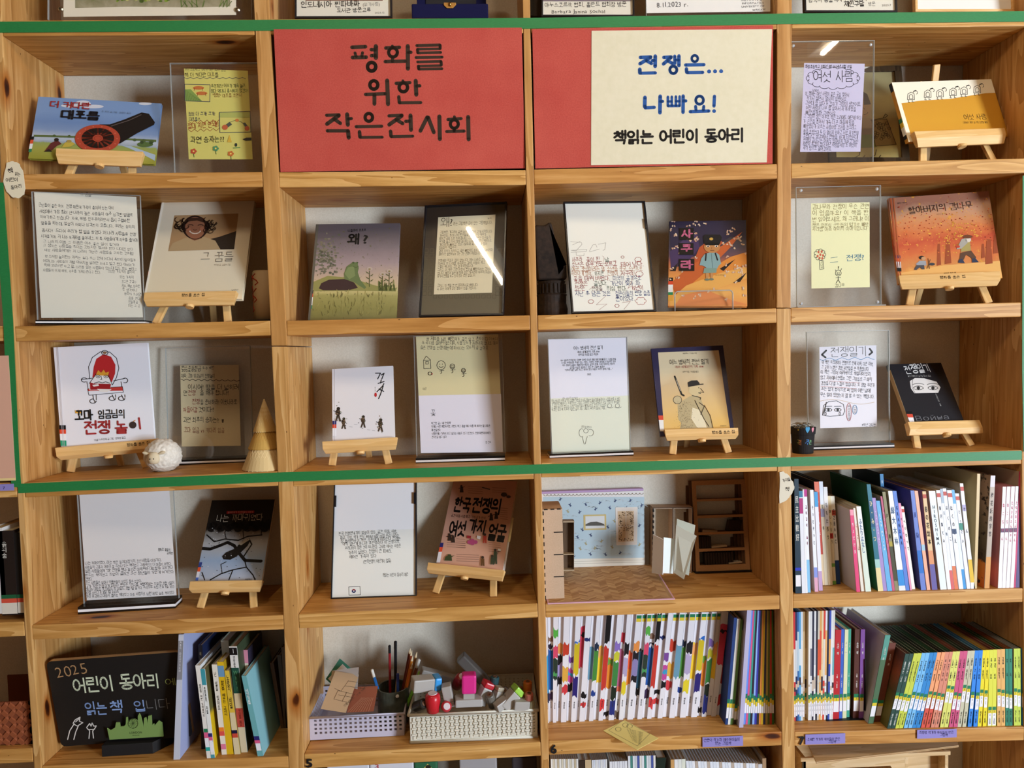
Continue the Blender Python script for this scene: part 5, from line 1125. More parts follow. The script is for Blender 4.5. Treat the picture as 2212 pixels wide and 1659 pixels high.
hd = MB().lathe([(0.0, -0.5), (0.55, -0.46), (0.85, -0.25), (1.0, 0.1), (0.92, 0.6), (0.6, 0.95), (0.0, 1.05)], (0, 0, 0), 18)
h_ = hd.build('face', mat('d8c8a8', 0.7), root, Matrix.Translation((fx, -30 * k_, fzz - 28 * k_)) @ Matrix.Diagonal((42 * k_, 34 * k_, 58 * k_, 1)), smooth=True)
for s_ in (-1, 1):
    MB().lathe([(0, 0), (0.5, 0.2), (0.8, 0.6), (0.5, 0.95), (0, 1.05)], (0, 0, 0), 10).build('ear', mat('d8c8a8', 0.7), root, Matrix.Translation((fx + s_ * 32 * k_, -24 * k_, fzz + 16 * k_)) @ Matrix.Rotation(s_ * math.radians(74), 4, 'Y') @ Matrix.Diagonal((15 * k_, 10 * k_, 52 * k_, 1)), smooth=True)
    MB().lathe([(0, 0), (4.5, 1), (0, 3)], (0, 0, 0), 8, (0, -1, 0)).build('eye', mat('1a1614', 0.3), h_, Matrix.Diagonal((1 / (42 * k_), 1 / (34 * k_), 1 / (58 * k_), 1)) @ Matrix.Translation((s_ * 13 * k_, -32 * k_, 14 * k_)) @ Matrix.Diagonal((k_, k_, k_, 1)), smooth=True)
root, S, o, pr = note('A3', [(1235, 112), (1864, 95), (1886, 952), (1258, 975)], 0.07, 'clear acrylic stand with a tan note beside the waffle cone', [(1345, 240), (1782, 235), (1797, 840), (1357, 845)], 'd2c29a', base=((1300, 984), (1842, 962), 40), on=('A', 3))
lines(pr, [('문산초등학교 5-3 4번', 1352, 268, 1600), ('2024/05/17', 1355, 288, 1502), ('제목: 꼬마 임금님의 전쟁놀이', 1352, 330, 1604, INK, 32)], 28, bold=0.006); pr.line([(1350 + i * 22, 345 + (6 if i % 2 else -4) + i * 0.4) for i in range(21)], 4, '3a2c22')
lines(pr, [('이시여! 땅을 더 넓히려', 1402, 418, 1782), ('면', 1370, 462, 1400), ('전쟁', 1404, 462, 1462, '8a2a24'), ('을 해야 합니다!', 1492, 460, 1708), ('전쟁', 1434, 528, 1494, '8a2a24'), ('을 준비하라! 이웃나라로', 1496, 530, 1770), ('쳐들어갈', 1366, 588, 1474, '8a2a24'), ('것이다!!', 1480, 586, 1598), ('과연 최후의 승자는?!', 1368, 664, 1636), ('꼬마 임금 vs 키다리 임금', 1372, 740, 1678, '7a3a26')], 44, '2c2620', 0.005, 0.05); pr.poly([(1655, 642), (1672, 642), (1668, 668), (1658, 668)], '4a3a24')
pr.build(o)
# waffle cone tree
fz = floor_z('A', 3, 590); cp = PZ(*px('A3', (1992, 1006)), fz); k_ = (cp.y + DIST) / FPX / 3.456
root = empty('waffle_cone_tree', cp, 'tall pointed tree of stacked waffle cones in the corner', 'ornament')
WF = mat('d9b878', 0.75, 0.2); WG = mat('c29a58', 0.8, 0.15)
for z0, z1, cc in ((0, 158, 'dcc08a'), (150, 282, 'c9a054'), (275, 512, 'd6b06a')):
    R0 = (166 * (1 - z0 / 525) + 4) * k_; R1 = max(3, 166 * (1 - z1 / 525) - 6) * k_
    cn = MB().lathe([(R0, z0 * k_), (R0 * 1.02, z0 * k_ + 0.002), (R1, z1 * k_), (0, z1 * k_ + 0.001)], (0, 0, 0), 36).build('cone', mat(cc, 0.7, 0.2), root, smooth=False)
    mb = MB(); nn = 30
    for s_ in (1, -1):
        for i in range(nn):
            pts = []
            for t in range(9):
                f = t / 8; z = z0 + (z1 - z0) * f; R = (R0 + (R1 - R0) * f) * 1.004; a = 2 * math.pi * i / nn + s_ * f * (z1 - z0) / 300.0 * 1.1
                pts.append((R * math.cos(a), R * math.sin(a), z * k_))
            mb.tube(pts, [0.0011 * (1 - 0.5 * f / 8) for f in range(9)], 4)
    w_ = mb.build('waffle_ridges', mat('b8883e' if cc == 'c9a054' else 'e6cc98', 0.75, 0.2), cn); w_['kind'] = 'stuff'
# flower book and its notes
_, Yl = easel('B', 3, 'B3', (372, 985), (1002, 948), 64, (((472, 1080), (455, 1196)), ((905, 1060), (932, 1172))), 'small wooden easel under the white book with four soldiers', hc=36, up=0.15)
root, c, S, pr = hardcover('B3', [(460, 380), (960, 347), (988, 985), (455, 1010)], Yl + 0.004, 0.008, 'e2e0e4', 'white book with a brush-written title and four camouflaged soldiers', lean=15, soft=True)
for st in ([(820, 412), (862, 412), (838, 460)], [(868, 428), (892, 412), (872, 462)], [(842, 498), (892, 482)], [(868, 470), (862, 496)], [(832, 568), (880, 520), (890, 500)], [(850, 545), (888, 565)], [(885, 520), (862, 590), (846, 626)]): pr.line(st, 8, '17151a', 'lettering')
pr.ell(821, 594, 10, 18, 'b8242a'); pr.text('박건웅', (818, 528), (818, 566), 10, K, vert=True)
def soldier(pr, x, y, s, seed):
    r_ = random.Random(seed)
    pr.poly([(x - 20 * s, y + 42 * s), (x - 6 * s, y), (x + 10 * s, y), (x + 22 * s, y + 46 * s), (x + 8 * s, y + 46 * s), (x + 2 * s, y + 18 * s), (x - 10 * s, y + 46 * s)], '4a3c30', layer=4); pr.ell(x, y - 14 * s, 17 * s, 22 * s, '4a3a2c', layer=4); pr.ell(x + 3 * s, y - 40 * s, 12 * s, 12 * s, '2c241c', layer=4); pr.line([(x - 28 * s, y - 26 * s), (x + 20 * s, y - 6 * s)], 5 * s, '1f1a16', layer=5)
    for i in range(26): pr.ell(x + r_.gauss(0, 11) * s, y + r_.gauss(-4, 26) * s, r_.uniform(2, 5) * s, r_.uniform(2, 4) * s, r_.choice(['8a6a4c', '2a2018', '6a7050', 'a08468', '1c1712']), n=6, layer=6)
for x, y, s_ in ((505, 760, 1.25), (552, 835, 1.0), (715, 820, 1.05), (860, 850, 1.15)): soldier(pr, x, y, s_, int(x))
for x, y in ((600, 860), (640, 840), (690, 868), (750, 885), (790, 892)): pr.line([(x, y), (x + 26, y + 4)], 2.5, '8a8a90', layer=3)
spine_band(pr, 460, 812, 492, 940, [('2a2a6a', 1), ('d84a2e', 1), ('ececf2', 2.2)]); pr.line([(478, 380), (476, 1005)], 2.5, 'c4c2c8', cap=False)
pr.build(c)
root, S = acrylic('B3', [(1142, 105), (1876, 85), (1906, 1088), (1168, 1106)], 0.025, 'clear stand with a yellow doodled sheet above a white printed sheet', lean=5, base=((1158, 1166), (1906, 1150), 52), on=('B', 3))
o, pr = paper_on(root, S, 'B3', [(1158, 103), (1848, 86), (1868, 585), (1180, 600)], 'dcd0a2', 0.0022, 'upper_sheet')
lines(pr, [('책 제목을 서로 빼앗아가 꽃은 잃고 혼자이다 더욱더', 1245, 138, 1848), ('속 꼭 나를 살려줘 많은데요, 식물 모두가 자라나지 않네요 매우', 1208, 172, 1848), ('슬픈 전쟁을 전쟁 때문에 피어나는 모두의 꽃 같아요', 1195, 212, 1765), ('여은', 1215, 552, 1252, None, 26)], 34, jit=0.1)
pr.line([(1225, 375), (1222, 305), (1245, 268), (1280, 300), (1284, 372)], 4, K, closed=True); pr.line([(1222, 305), (1280, 302)], 4, K); pr.line([(1242, 312), (1262, 312), (1262, 335), (1242, 336)], 4, K, closed=True)
for x, y, r_ in ((1370, 345, 36), (1465, 355, 20), (1558, 390, 17)): pr.arc(x, y, r_, r_ * 1.05, 0, 360, 4, K); pr.arc(x, y + r_ * 0.2, r_ * 0.5, r_ * 0.3, 10, 170, 4, K); pr.ell(x - r_ * 0.3, y - r_ * 0.25, 3, 4, K); pr.ell(x + r_ * 0.3, y - r_ * 0.25, 3, 4, K); pr.line([(x, y + r_), (x + 6, y + r_ + 28), (x - 6, y + r_ + 34)], 3.5, K); pr.line([(x - 12, y + r_ + 12), (x + 24, y + r_ + 8)], 3.5, K)
pr.arc(1278, 415, 16, 13, 0, 360, 4, K); pr.ell(1295, 418, 5, 6, 'b03030'); pr.build(o)
o, pr = paper_on(root, S, 'B3', [(1180, 600), (1872, 585), (1888, 1072), (1200, 1082)], 'e4dfe8', 0.0018, 'lower_sheet')
pr.text('꽃', (1282, 768), (1326, 766), 58, K, 0.0); lines(pr, [('박건웅 글 / 새 만화책', 1286, 840, 1450), ('이제는 서로 애원하지만, 포탄도 막고 총알 떼나 이름 에 채우는 말 내용은', 1288, 868, 1782), ('꽤 만들었다', 1288, 898, 1365), ('식량문제나 가족이 보고 싶다는 내용도 있고 민간인도 전쟁 때문에 피해가', 1290, 928, 1784), ('간다는걸 알고 싶다', 1290, 956, 1416), ('정 건우', 1742, 1000, 1788)], 22, K, 0.008, 0.02, -0.014); pr.build(o)
# soldier's diary
root, S = acrylic('C3', [(168, 127), (832, 112), (860, 1076), (204, 1104)], 0.018, 'clear stand with a printed white sheet above a pencilled pale sheet', lean=4, base=((184, 1132), (886, 1094), 46), on=('C', 3))
o, pr = paper_on(root, S, 'C3', [(172, 129), (830, 114), (850, 598), (190, 625)], 'e6e6f0', 0.0018, 'upper_sheet')
lines(pr, [('어느 병사의 전선 일기', 384, 216, 632, K, 34), ('제1차 세계대전의 기록 1914', 416, 244, 602, K, 22), ('바루지음 이성엽 옮김 /작성자', 425, 266, 592, K, 20), ('어느 병사의 전투일기는 다양한 표현과 묘사로 평범 이야기에 빠져드는 느낌을 받을', 276, 314, 740), ('수 있다 투박하지만 주제가 있는 그림도 그려진다 전쟁의 참혹함과 사실적인 묘사', 282, 334, 738), ('어느 병사의 글들이 격렬하게 느껴진다. 일기의 함께 그려낸 이야기는 병사의', 292, 354, 730), ('공포를 사실로 알려주고 있다 한 구절만 뽑자면', 352, 374, 645), ('"지푸라기같은 날이 지나고 마저서 왔다. 내일도 우리의 일어나기를....."', 312, 394, 712), ('최이로', 498, 430, 532)], 19, K, 0.008, 0.0, -0.03); pr.build(o)
o, pr = paper_on(root, S, 'C3', [(190, 625), (850, 598), (857, 1074), (206, 1099)], 'e2e5d2', 0.0018, 'lower_sheet'); GP = '6a6a62'
lines(pr, [('어느 병사의 전선일기', 292, 634, 420, GP, 22), ('어느 병사의 전투 일기는 다양한 표현과 묘사로 평범한 이야기에 빠져드는 느낌을 받을 수 있다', 200, 656, 776), ('투박하지만 빠져드는 주제가 있는 그림도 그려진다 전쟁의 참혹함과 사실 전쟁으로 받아들인', 200, 678, 776), ('그 병사 일기의 형식과 그려낸 이야기들도 빠져나오는 것으로 되고있다', 200, 704, 660), ('하겠던 공포에 지푸라기같은 날이 지나 내일도 우리의 일어나기를...', 200, 728, 660)], 27, GP, 0.0, 0.08, -0.03)
for x in (686, 752): pr.arc(x, 684, 18, 16, 0, 360, 3, GP); pr.arc(x + 4, 694, 26, 10, 0, 180, 3, GP)
pr.arc(488, 895, 20, 18, 0, 360, 3, GP); pr.arc(452, 912, 22, 34, 60, 300, 3, GP); pr.arc(526, 910, 26, 28, 240, 480, 3, GP); pr.line([(458, 945), (472, 1005), (482, 1005), (500, 940)], 3, GP); pr.text('평화기를 바랍니다', (450, 868), (536, 872), 20, GP, jit=0.06); pr.build(o)
_, Yl = easel('C', 3, 'C3', (1148, 884), (1764, 868), 62, (((1225, 976), (1214, 1092)), ((1645, 970), (1686, 1090))), 'small wooden easel under the navy-bordered soldier book', hc=30, up=0.16)
ledge_text(None, 'C3', '평화를 품은 집', (1545, 922), (1738, 914), 28, Yl)
root, c, S, pr = hardcover('C3', [(1040, 203), (1632, 182), (1738, 908), (1106, 950)], Yl + 0.004, 0.008, '2c2848', 'navy-bordered book with a pencil soldier carrying a rifle', lean=15, soft=True)
pr.poly([(1092, 238), (1600, 220), (1696, 880), (1146, 915)], grad_mat('sepia_ground', [(0, 'e0b45e'), (0.35, 'dcb878'), (0.7, 'c9b088'), (1, 'd8c8a4')], 0.2, 0, nscale=8, namt=0.5))
pr.poly([(1262, 800), (1255, 680), (1300, 640), (1350, 610), (1400, 590), (1450, 620), (1470, 680), (1520, 760), (1552, 870), (1275, 880), (1285, 830)], 'b8a67c'); pr.poly([(1380, 700), (1440, 720), (1480, 800), (1500, 868), (1420, 868), (1370, 790)], 'e2d6b4'); pr.ell(1255, 636, 36, 34, 'bfae86'); pr.arc(1255, 636, 36, 34, 0, 360, 4, K)
pr.line([(1232, 440), (1290, 590), (1308, 600)], 15, '2c2822'); pr.line([(1245, 470), (1280, 560)], 6, 'a0988a')
pr.poly([(1358, 520), (1440, 512), (1448, 560), (1440, 600), (1390, 605), (1345, 570)], 'cdb98c'); pr.poly([(1340, 490), (1370, 474), (1420, 472), (1440, 495), (1440, 512), (1345, 528)], '26221e'); pr.line([(1430, 508), (1470, 504)], 8, '26221e'); pr.line([(1448, 540), (1476, 574), (1446, 570)], 4, K); pr.ell(1432, 535, 3, 4, K); pr.line([(1432, 578), (1448, 580)], 7, K); pr.line([(1380, 600), (1450, 618), (1446, 632)], 5, K); pr.line([(1400, 640), (1480, 800), (1520, 860)], 4, K); pr.line([(1480, 680), (1530, 770), (1552, 870)], 4, K); pr.line([(1440, 660), (1480, 690), (1450, 760)], 4, K)
for i in range(170): x, y = rnd.gauss(1315, 36), rnd.uniform(650, 870); pr.ell(x, y, 2, 2, '4a4234', n=5, layer=14)
lines(pr, [('평화그림책', 1300, 252, 1418, K, 12), ('어느 병사의 전선 일기', 1190, 340, 1520, K, 50), ('제1차 세계대전의 기록 1914', 1236, 370, 1474, 'a03a34', 24), ('바루 지음  이성엽 옮김', 1300, 408, 1432, K, 16), ('평화를품은책', 1612, 858, 1664, K, 9)], 20, K, 0.003, 0.0, -0.018)
spine_band(pr, 1092, 768, 1134, 900, [('d04a30', 1), ('e6e2dc', 2.6)], skew=0.06); pr.build(c)
# black pot, war diary note, black book
fz = floor_z('D', 3, 1730); pp = PZ(*px('D3', (262, 1216)), fz); pp = P(*px('D3', (262, 1214)), max(pp.y, 0.05)); pp.z = fz; k_ = (pp.y + DIST) / FPX / 4.081
root = empty('plant_pot', pp, 'small black painted pot filled with curly grey wire', 'pot')
b_ = MB().lathe([(88 * k_, 0), (100 * k_, 170 * k_), (106 * k_, 172 * k_), (112 * k_, 232 * k_), (104 * k_, 232 * k_), (96 * k_, 210 * k_), (0, 205 * k_)], (0, 0, 0), 30).build('body', mat('221f1f', 0.75, 0.2), root, smooth=False)
for i in range(26):
    a0 = rnd.uniform(0, 6.28); r0 = rnd.uniform(10, 80) * k_; cx, cy = r0 * math.cos(a0), r0 * math.sin(a0); rr = rnd.uniform(14, 34) * k_
    MB().tube([(cx + rr * math.cos(t * 0.8), cy + rr * 0.8 * math.sin(t * 0.8 + i), (238 + 26 * math.sin(t * 0.45 + i)) * k_ + rnd.uniform(0, 8) * k_) for t in range(12)], 0.0009, 5).build('wire_curl', mat('a8a498', 0.35, 0.5, 0.8), root, smooth=True)
PS = Sheet(pxs('D3', [(160, 985), (370, 985), (350, 1214), (170, 1214)]), pp.y - 100 * k_, lean=0, wl=50, wy=50); pr = FPrint(PS, 'D3'); pr.clip = True
for t, a, y, cc, s_ in (('♥', 278, 1032, '4a9ac8', 52), ('♥', 336, 1030, 'd88a98', 44), ('×', 188, 1030, 'c9b23a', 34), ('구', 180, 1150, '6a7a3a', 50), ('리', 212, 1150, 'c07a4a', 50), ('주', 284, 1150, '3a7ac0', 56), ('은', 318, 1140, '6aa06a', 40)): pr.text(t, (a, y), (a + s_ * 0.8, y), s_, cc, 0.012)
bpy.context.view_layer.update()
for o in pr.build(b_):
    I = root.matrix_world.inverted(); me = o.data
    for v in me.vertices:
        q = I @ (PS.M @ v.co); z = q.z / k_; R = (88 + 12 * z / 170 if z < 171 else 106 + 6 * (z - 172) / 60) * k_ * 1.012
        a = math.atan2(q.x, R); v.co = (R * math.sin(a), -R * math.cos(a), q.z)
root, S, o, pr = note('D3', [(300, 155), (1018, 138), (1030, 1146), (312, 1172)], 0.05, 'clear stand with a white note and a drawn pair of weeping eyes', [(408, 283), (910, 268), (915, 985), (415, 1000)], 'ebe8ee', base=((352, 1196), (1066, 1172), 42), lean=4, on=('D', 3))
pr.line([(468, 315), (430, 352), (462, 376)], 15, '3a3834'); pr.line([(852, 300), (874, 330), (848, 352)], 15, '3a3834'); pr.text('전쟁일기', (505, 368), (832, 356), 92, '5a5850', -0.004, jit=0.02)
pr.line([(412 + i * 16, 392 + 10 * math.sin(i * 0.9) - i * 0.3) for i in range(31)], 3.5, '4a8ab8'); pr.line([(412 + i * 24, 762 - 18 * math.sin(i * 0.32) + i * 0.5) for i in range(21)], 3, 'c8a878')
lines(pr, [('이 책은 우크라이나 전쟁으로 인해 지하, 다른 지역,', 430, 430, 882), ('그 곳이 느꼈던 감정 사연들을 쓴 작품입니다.', 424, 476, 846), ('이 책은 그림이 여러색으로 색칠되어 있지', 418, 518, 858), ('않고 지하에서 연필로 그린 그림들로 그 때의', 416, 566, 870), ('감정을 더 잘 느낄수 있습니다. 또 정말 우리가', 420, 616, 896), ('쓰는 일기 형식으로 써 있어 어떤 날에', 422, 666, 856), ('무슨 일이 있었는지 잘 알 수 있는 책입니다.', 414, 716, 894), ('4학년 김나윤', 782, 978, 905, INK, 28)], 37, INK, 0.003, 0.05, 0.045)
for a, y, b in ((482, 582, 775), (422, 630, 735)): pr.line([(a, y), (b, y + 20)], 3, 'c88a80')
pr.line([(435, 885), (445, 800), (490, 765), (560, 758), (620, 790), (632, 850), (615, 885), (500, 895)], 4, K, closed=True)
for x in (488, 570): pr.line([(x - 30, 808), (x + 30, 806)], 4, K); pr.arc(x, 838, 30, 14, 0, 360, 4, K); pr.ell(x, 838, 10, 12, K)
pr.arc(588, 872, 7, 14, 0, 360, 3, K); pr.arc(462, 872, 7, 14, 0, 360, 3, K); pr.line([(440, 880), (470, 770), (452, 860)], 4, K)
pr.arc(668, 858, 22, 78, 0, 360, 3.5, 'b85a5a', n=20); pr.text('우리집마당', (668, 795), (670, 925), 24, K, vert=True); pr.arc(720, 836, 20, 40, 0, 360, 3.5, '4a8ab8', n=16); pr.text('느껴요', (718, 806), (720, 870), 24, K, vert=True); pr.build(o)
_, Yl = easel('D', 3, 'D3', (1188, 944), (1820, 926), 74, (((1252, 1055), (1270, 1172)), ((1680, 1045), (1752, 1162))), 'small wooden easel under the black book with the eyes', hc=44, inset=-12, up=0.13)
root, c, S, pr = hardcover('D3', [(1025, 435), (1472, 424), (1700, 955), (1205, 975)], Yl + 0.004, 0.014, mat('1c1d22', 0.35, 0.45), 'black book with a torn strip showing two pencilled eyes', lean=20, yaw=6, pages='d8c8a4')
pr.text('전쟁일기', (1172, 520), (1398, 498), 84, 'e8e6e2', 0.008, jit=0.06); lines(pr, [('올가 그레벤니크 글·그림 정소은 옮김', 1188, 546, 1392, 'b8b6b2', 18)], 18)
pr.poly([(1205, 585), (1250, 558), (1330, 560), (1440, 590), (1475, 640), (1455, 688), (1340, 690), (1245, 692), (1215, 650)], 'd8d4d0')
for x in (1280, 1408): pr.arc(x, 650, 44, 22, 190, 360, 5, '2a2826', layer=4); pr.arc(x, 648, 40, 14, 0, 180, 4, '4a4846', layer=4); pr.ell(x, 646, 15, 15, '2a2826', layer=4); pr.arc(x, 622, 52, 16, 190, 340, 5, '6a6866', layer=4)
pr.line([(1230, 570), (1225, 640), (1250, 690)], 5, '8a8886'); pr.text('우크라이나의 눈물', (1432, 695), (1478, 805), 15, 'c8c6c2', vert=True); pr.text('Война', (1255, 938), (1560, 920), 60, '6a6a6e', -0.01)
spine_band(pr, 1162, 852, 1222, 960, [('0d0d0e', 0.8), ('d04a34', 1), ('e8e8ea', 1.8)], skew=0.25); w_, h_, t_ = S.w / 2, S.h, 0.014; MB().box((-w_ - 0.0006, 0.0005, h_ * 0.05), (-w_ - 0.0001, t_ - 0.0005, h_ * 0.9)).build('spine_strip', mat('c2a47c', 0.6), c); pr.build(c)
# ================================================================ fourth row: crow book, war book, doll's room
root, S = acrylic('A4', [(572, 22), (1286, 4), (1334, 868), (628, 920)], 0.05, 'tall clear stand with a white sheet, writing only in its lower half', lean=4, base=((586, 994), (1312, 944), 56), on=('A', 4))
o, pr = paper_on(root, S, 'A4', [(588, 40), (1260, 20), (1318, 850), (648, 888)], 'e4e1e0', 0.0018)
lines(pr, [('평화로 물들어', 1180, 518, 1272), ('김하린', 1246, 544, 1294)], 26, K, 0.012)
lines(pr, [('나는 까마귀였다, 라는 책은 일제강점기의 조선사람들 이야기다.', 636, 622, 1208), ('사람들의 고통과 아픔이 잘 드러나 있는 책이었고 그래서인지 더 마음이 아팠다.', 636, 652, 1282), ('일본 사람들에게 "왜" 전쟁을 했냐 물으면 대체 뭐라 대답할까? 모르겠다', 636, 682, 1290), ('만드는 책이었고 죄없이 끌려간 조선 청년들이 가엾게 여겨진다', 636, 712, 1300), ('겼었다.', 638, 740, 690), ('조선 사람들은 얼마나 억울했을지 상상도 할수 없었다.', 640, 770, 1060), ('내가 가장 인상깊게 읽었던 문장은 "언니를, 4월에게는 오늘만 3월 1일이', 640, 796, 1304), ('아니라 내일도 또 내일도 또 내일도, 3월 1일 일거다 우리모두 독립 운동가들 믿는', 640, 820, 1304), ('사람 <언니가 3월 1일 263쪽', 642, 842, 890), ('가장 용감하고 마음이 울리는 책이었고 다음 사람으로 남편 제1인 슬픔 책이었다', 644, 868, 1302)], 28, K, 0.004, 0.08, -0.045); pr.build(o)
_, Yl = easel('A', 4, 'A4', (1418, 746), (1956, 736), 60, (((1532, 822), (1498, 936)), ((1888, 814), (1896, 936))), 'small wooden easel under the dark book with the bird', hc=20, up=0.15)
cov = grad_mat('winter_cover', [(0, 'b8bcc8'), (0.3, '8fa4c0'), (0.55, 'a8a8a8'), (0.7, '7a746c'), (0.74, '17130f'), (1, '17130f')], 0.2, 0, nscale=16, namt=0.22)
root, c, S, pr = hardcover('A4', [(1592, 145), (2045, 130), (1956, 760), (1446, 765)], Yl + 0.004, 0.009, cov, 'book with a dark bird hanging from black branches on a wintry cover', lean=14, soft=True)
BK = '15110e'
for pts, w_ in (([(1505, 500), (1570, 505), (1640, 480), (1700, 455), (1750, 480), (1780, 530), (1830, 590), (1950, 595)], 22), ([(1545, 400), (1600, 450), (1680, 430), (1780, 440), (1850, 410), (1955, 400)], 9), ([(1780, 480), (1860, 430), (1880, 470), (1820, 560)], 10), ([(1830, 600), (1840, 640), (1740, 660), (1650, 690), (1570, 735)], 8), ([(1840, 640), (1890, 700), (1905, 735)], 8), ([(1660, 690), (1650, 620), (1690, 600)], 5), ([(1740, 660), (1710, 735)], 7), ([(1690, 430), (1680, 380), (1720, 330)], 5), ([(1820, 430), (1815, 370), (1860, 330)], 5), ([(1950, 400), (1955, 360)], 6), ([(1510, 680), (1530, 735)], 6)): pr.line(pts, w_, BK)
pr.poly([(1660, 560), (1690, 530), (1750, 505), (1830, 440), (1870, 440), (1850, 480), (1800, 530), (1770, 560), (1720, 585), (1670, 582)], BK); pr.poly([(1780, 465), (1850, 425), (1870, 432), (1800, 478)], 'a8a090')
for i in range(60): x, y = rnd.uniform(1500, 1980), rnd.uniform(350, 730); pr.ell(x, y, 4, 3, rnd.choice(['5a5a60', 'd8d8dc', '3a3a40']), n=5, layer=15)
for i in range(26): pr.ell(1560 + i * 18, 330 + 26 * math.sin(i * 1.7), 30, 24, BK, n=8, layer=1)
pr.text('나는 까마귀였다', (1612, 300), (1962, 290), 58, 'd8ceb8', -0.002, jit=0.05, layer=14); pr.poly([(1695, 222), (1900, 218), (1898, 238), (1693, 242)], 'a82a2a', layer=13); pr.text('일제강점기 조선인들의 이야기', (1702, 238), (1890, 234), 14, 'e8c8c0', layer=14); pr.text('우리학교', (1830, 738), (1880, 736), 13, BK, 0.01, layer=14)
spine_band(pr, 1484, 604, 1512, 740, [('2a3a7a', 1), ('d8552e', 0.9), ('d8d8e0', 1.2), ('4a6ac0', 0.6)], skew=-0.24); pr.build(c)
root, S, bk, pr = photo_frame('B4', [(400, 22), (1085, -6), (1086, 1036), (360, 1066)], 0.055, 'thin black frame with a white folded letter and a small drawn flag', 10, lean=5, glass=False, inner='e6e8e2', on=('B', 4))
pr.poly([(404, 40), (1072, 10), (1072, 476), (392, 496)], 'eceef0')
for a, b in (((396, 195), (406, 290)), ((1066, 170), (1080, 265))):
    q = [S.uv(*px('B4', p), -0.001) for p in (a, b)]; MB().box((q[0][0] - 0.001, -0.002, q[1][1]), (q[1][0] + 0.001, 0.012, q[0][1])).build('side_clip', mat('17171c', 0.3), root, bevel=0.0008)
lines(pr, [('한국 전쟁엔 6가지 얼굴이 있다. 공간, 이동, 사람,', 432, 528, 925), ('파괴, 기억, 국가 인식 1950년 6월 25일 우리 나라는', 445, 562, 942), ('정 울리면서 이 책은 모두에게 이어진다 전쟁은', 450, 590, 955), ('아직 끝난게 아니라 휴전중이다 이 전쟁으로', 466, 616, 945), ('우리나라의 많은 것이 무너졌다. 그사람 에서는 수많은', 486, 650, 956), ('가족이 살았다. 전쟁의 큰 피해도', 512, 688, 878), ('헤어진 가족이 있다', 522, 722, 752), ('(한국전쟁의 여섯가지 얼굴)', 640, 765, 875), ('책읽는 어린이 동아리 채은', 802, 878, 1018)], 32, K, 0.004, 0.07, -0.045)
pr.line([(518, 962), (612, 958), (616, 1028), (520, 1030)], 3.5, K, closed=True); pr.arc(560, 996, 12, 11, 180, 360, 10, 'b83038'); pr.arc(560, 996, 12, 11, 0, 180, 10, '2a3a80'); pr.build(bk)
q = [S.uv(*px('B4', p), 0.0) for p in ((1086, 1036), (1108, 955))]; MB().box((-S.w / 2 + 0.02, 0.014, 0), (S.w / 2 + 0.004, 0.05, 0.004)).build('foot', mat('17171c', 0.3), root)
_, Yl = easel('B', 4, 'B4', (1182, 756), (1822, 822), 62, (((1300, 852), (1252, 996)), ((1730, 905), (1730, 1060))), 'small wooden easel under the peach-coloured war book', hc=24, inset=14, up=0.16)
root, c, S, pr = hardcover('B4', [(1402, 62), (1932, 62), (1800, 858), (1246, 790)], Yl + 0.004, 0.014, grad_mat('peach_cover', [(0, 'd8a890'), (1, 'c0907c')], 0.26, nscale=6, namt=0.4), 'peach-coloured book with heavy black lettering and little war drawings', lean=16, soft=True)
pr.text('한국', (1392, 318), (1530, 332), 132, '191515', 0.024); pr.text('전쟁의', (1545, 326), (1788, 345), 134, '191515', 0.024); pr.text('여섯', (1352, 520), (1492, 528), 130, '191515', 0.024); pr.text('가지', (1512, 495), (1662, 512), 118, '191515', 0.024); pr.text('얼굴', (1676, 555), (1826, 575), 142, '191515', 0.024); pr.text('공간·이동·사람·파괴·기억·국가 인식', (1374, 372), (1664, 396), 26, '2a2020', 0.006)
for x, y in ((1462, 140), (1710, 375), (1752, 362), (1362, 545), (1392, 560)): pr.ell(x, y - 22, 10, 10, '3a2c24'); pr.poly([(x - 14, y + 30), (x - 8, y - 14), (x + 14, y - 12), (x + 18, y + 30)], '3a2c24'); pr.line([(x - 22, y - 4), (x + 26, y - 18)], 5, '2a1f18')
pr.line([(1640, 130), (1700, 145)], 8, '4a4a40'); pr.ell(1820, 190, 26, 18, '4a3c34'); pr.ell(1858, 208, 18, 12, '4a3c34')
pr.poly([(1510, 532), (1545, 535), (1542, 558), (1510, 555)], 'a83038'); pr.poly([(1595, 532), (1628, 540), (1620, 565), (1592, 556)], 'e8e8e8')
for x, y in ((1530, 588), (1556, 575), (1582, 588), (1556, 598)): pr.ell(x, y, 18, 16, 'b04a78')
pr.poly([(1320, 742), (1330, 710), (1350, 700), (1350, 690), (1375, 690), (1380, 705), (1408, 698), (1382, 715), (1386, 745)], '3f4a2a')
for x, y, cc in ((1642, 750, '6a4a2a'), (1722, 740, '3a4430'), (1748, 735, '3a4430'), (1748, 690, '3a4430'), (1660, 560, 'b04030')): pr.ell(x, y - 34, 12, 12, '3a2c22'); pr.poly([(x - 16, y + 36), (x - 12, y - 24), (x + 14, y - 24), (x + 16, y + 38), (x + 2, y + 36), (x, y + 8), (x - 4, y + 36)], cc)
pr.line([(1768, 690), (1772, 642)], 4, K); pr.poly([(1772, 642), (1798, 652), (1792, 664), (1770, 660)], 'e8e8e8')
for x0, y0, x1, n in ((1520, 120, 1640, 4), (1720, 130, 1840, 3), (1788, 300, 1850, 6), (1420, 558, 1495, 5), (1340, 590, 1500, 3), (1690, 590, 1790, 5), (1420, 690, 1610, 4)):
    for i in range(n): pr.line([(x0, y0 + i * 18), (x1, y0 + i * 18 + 6)], 3, '8a6454', 'small_print', cap=False, layer=2)
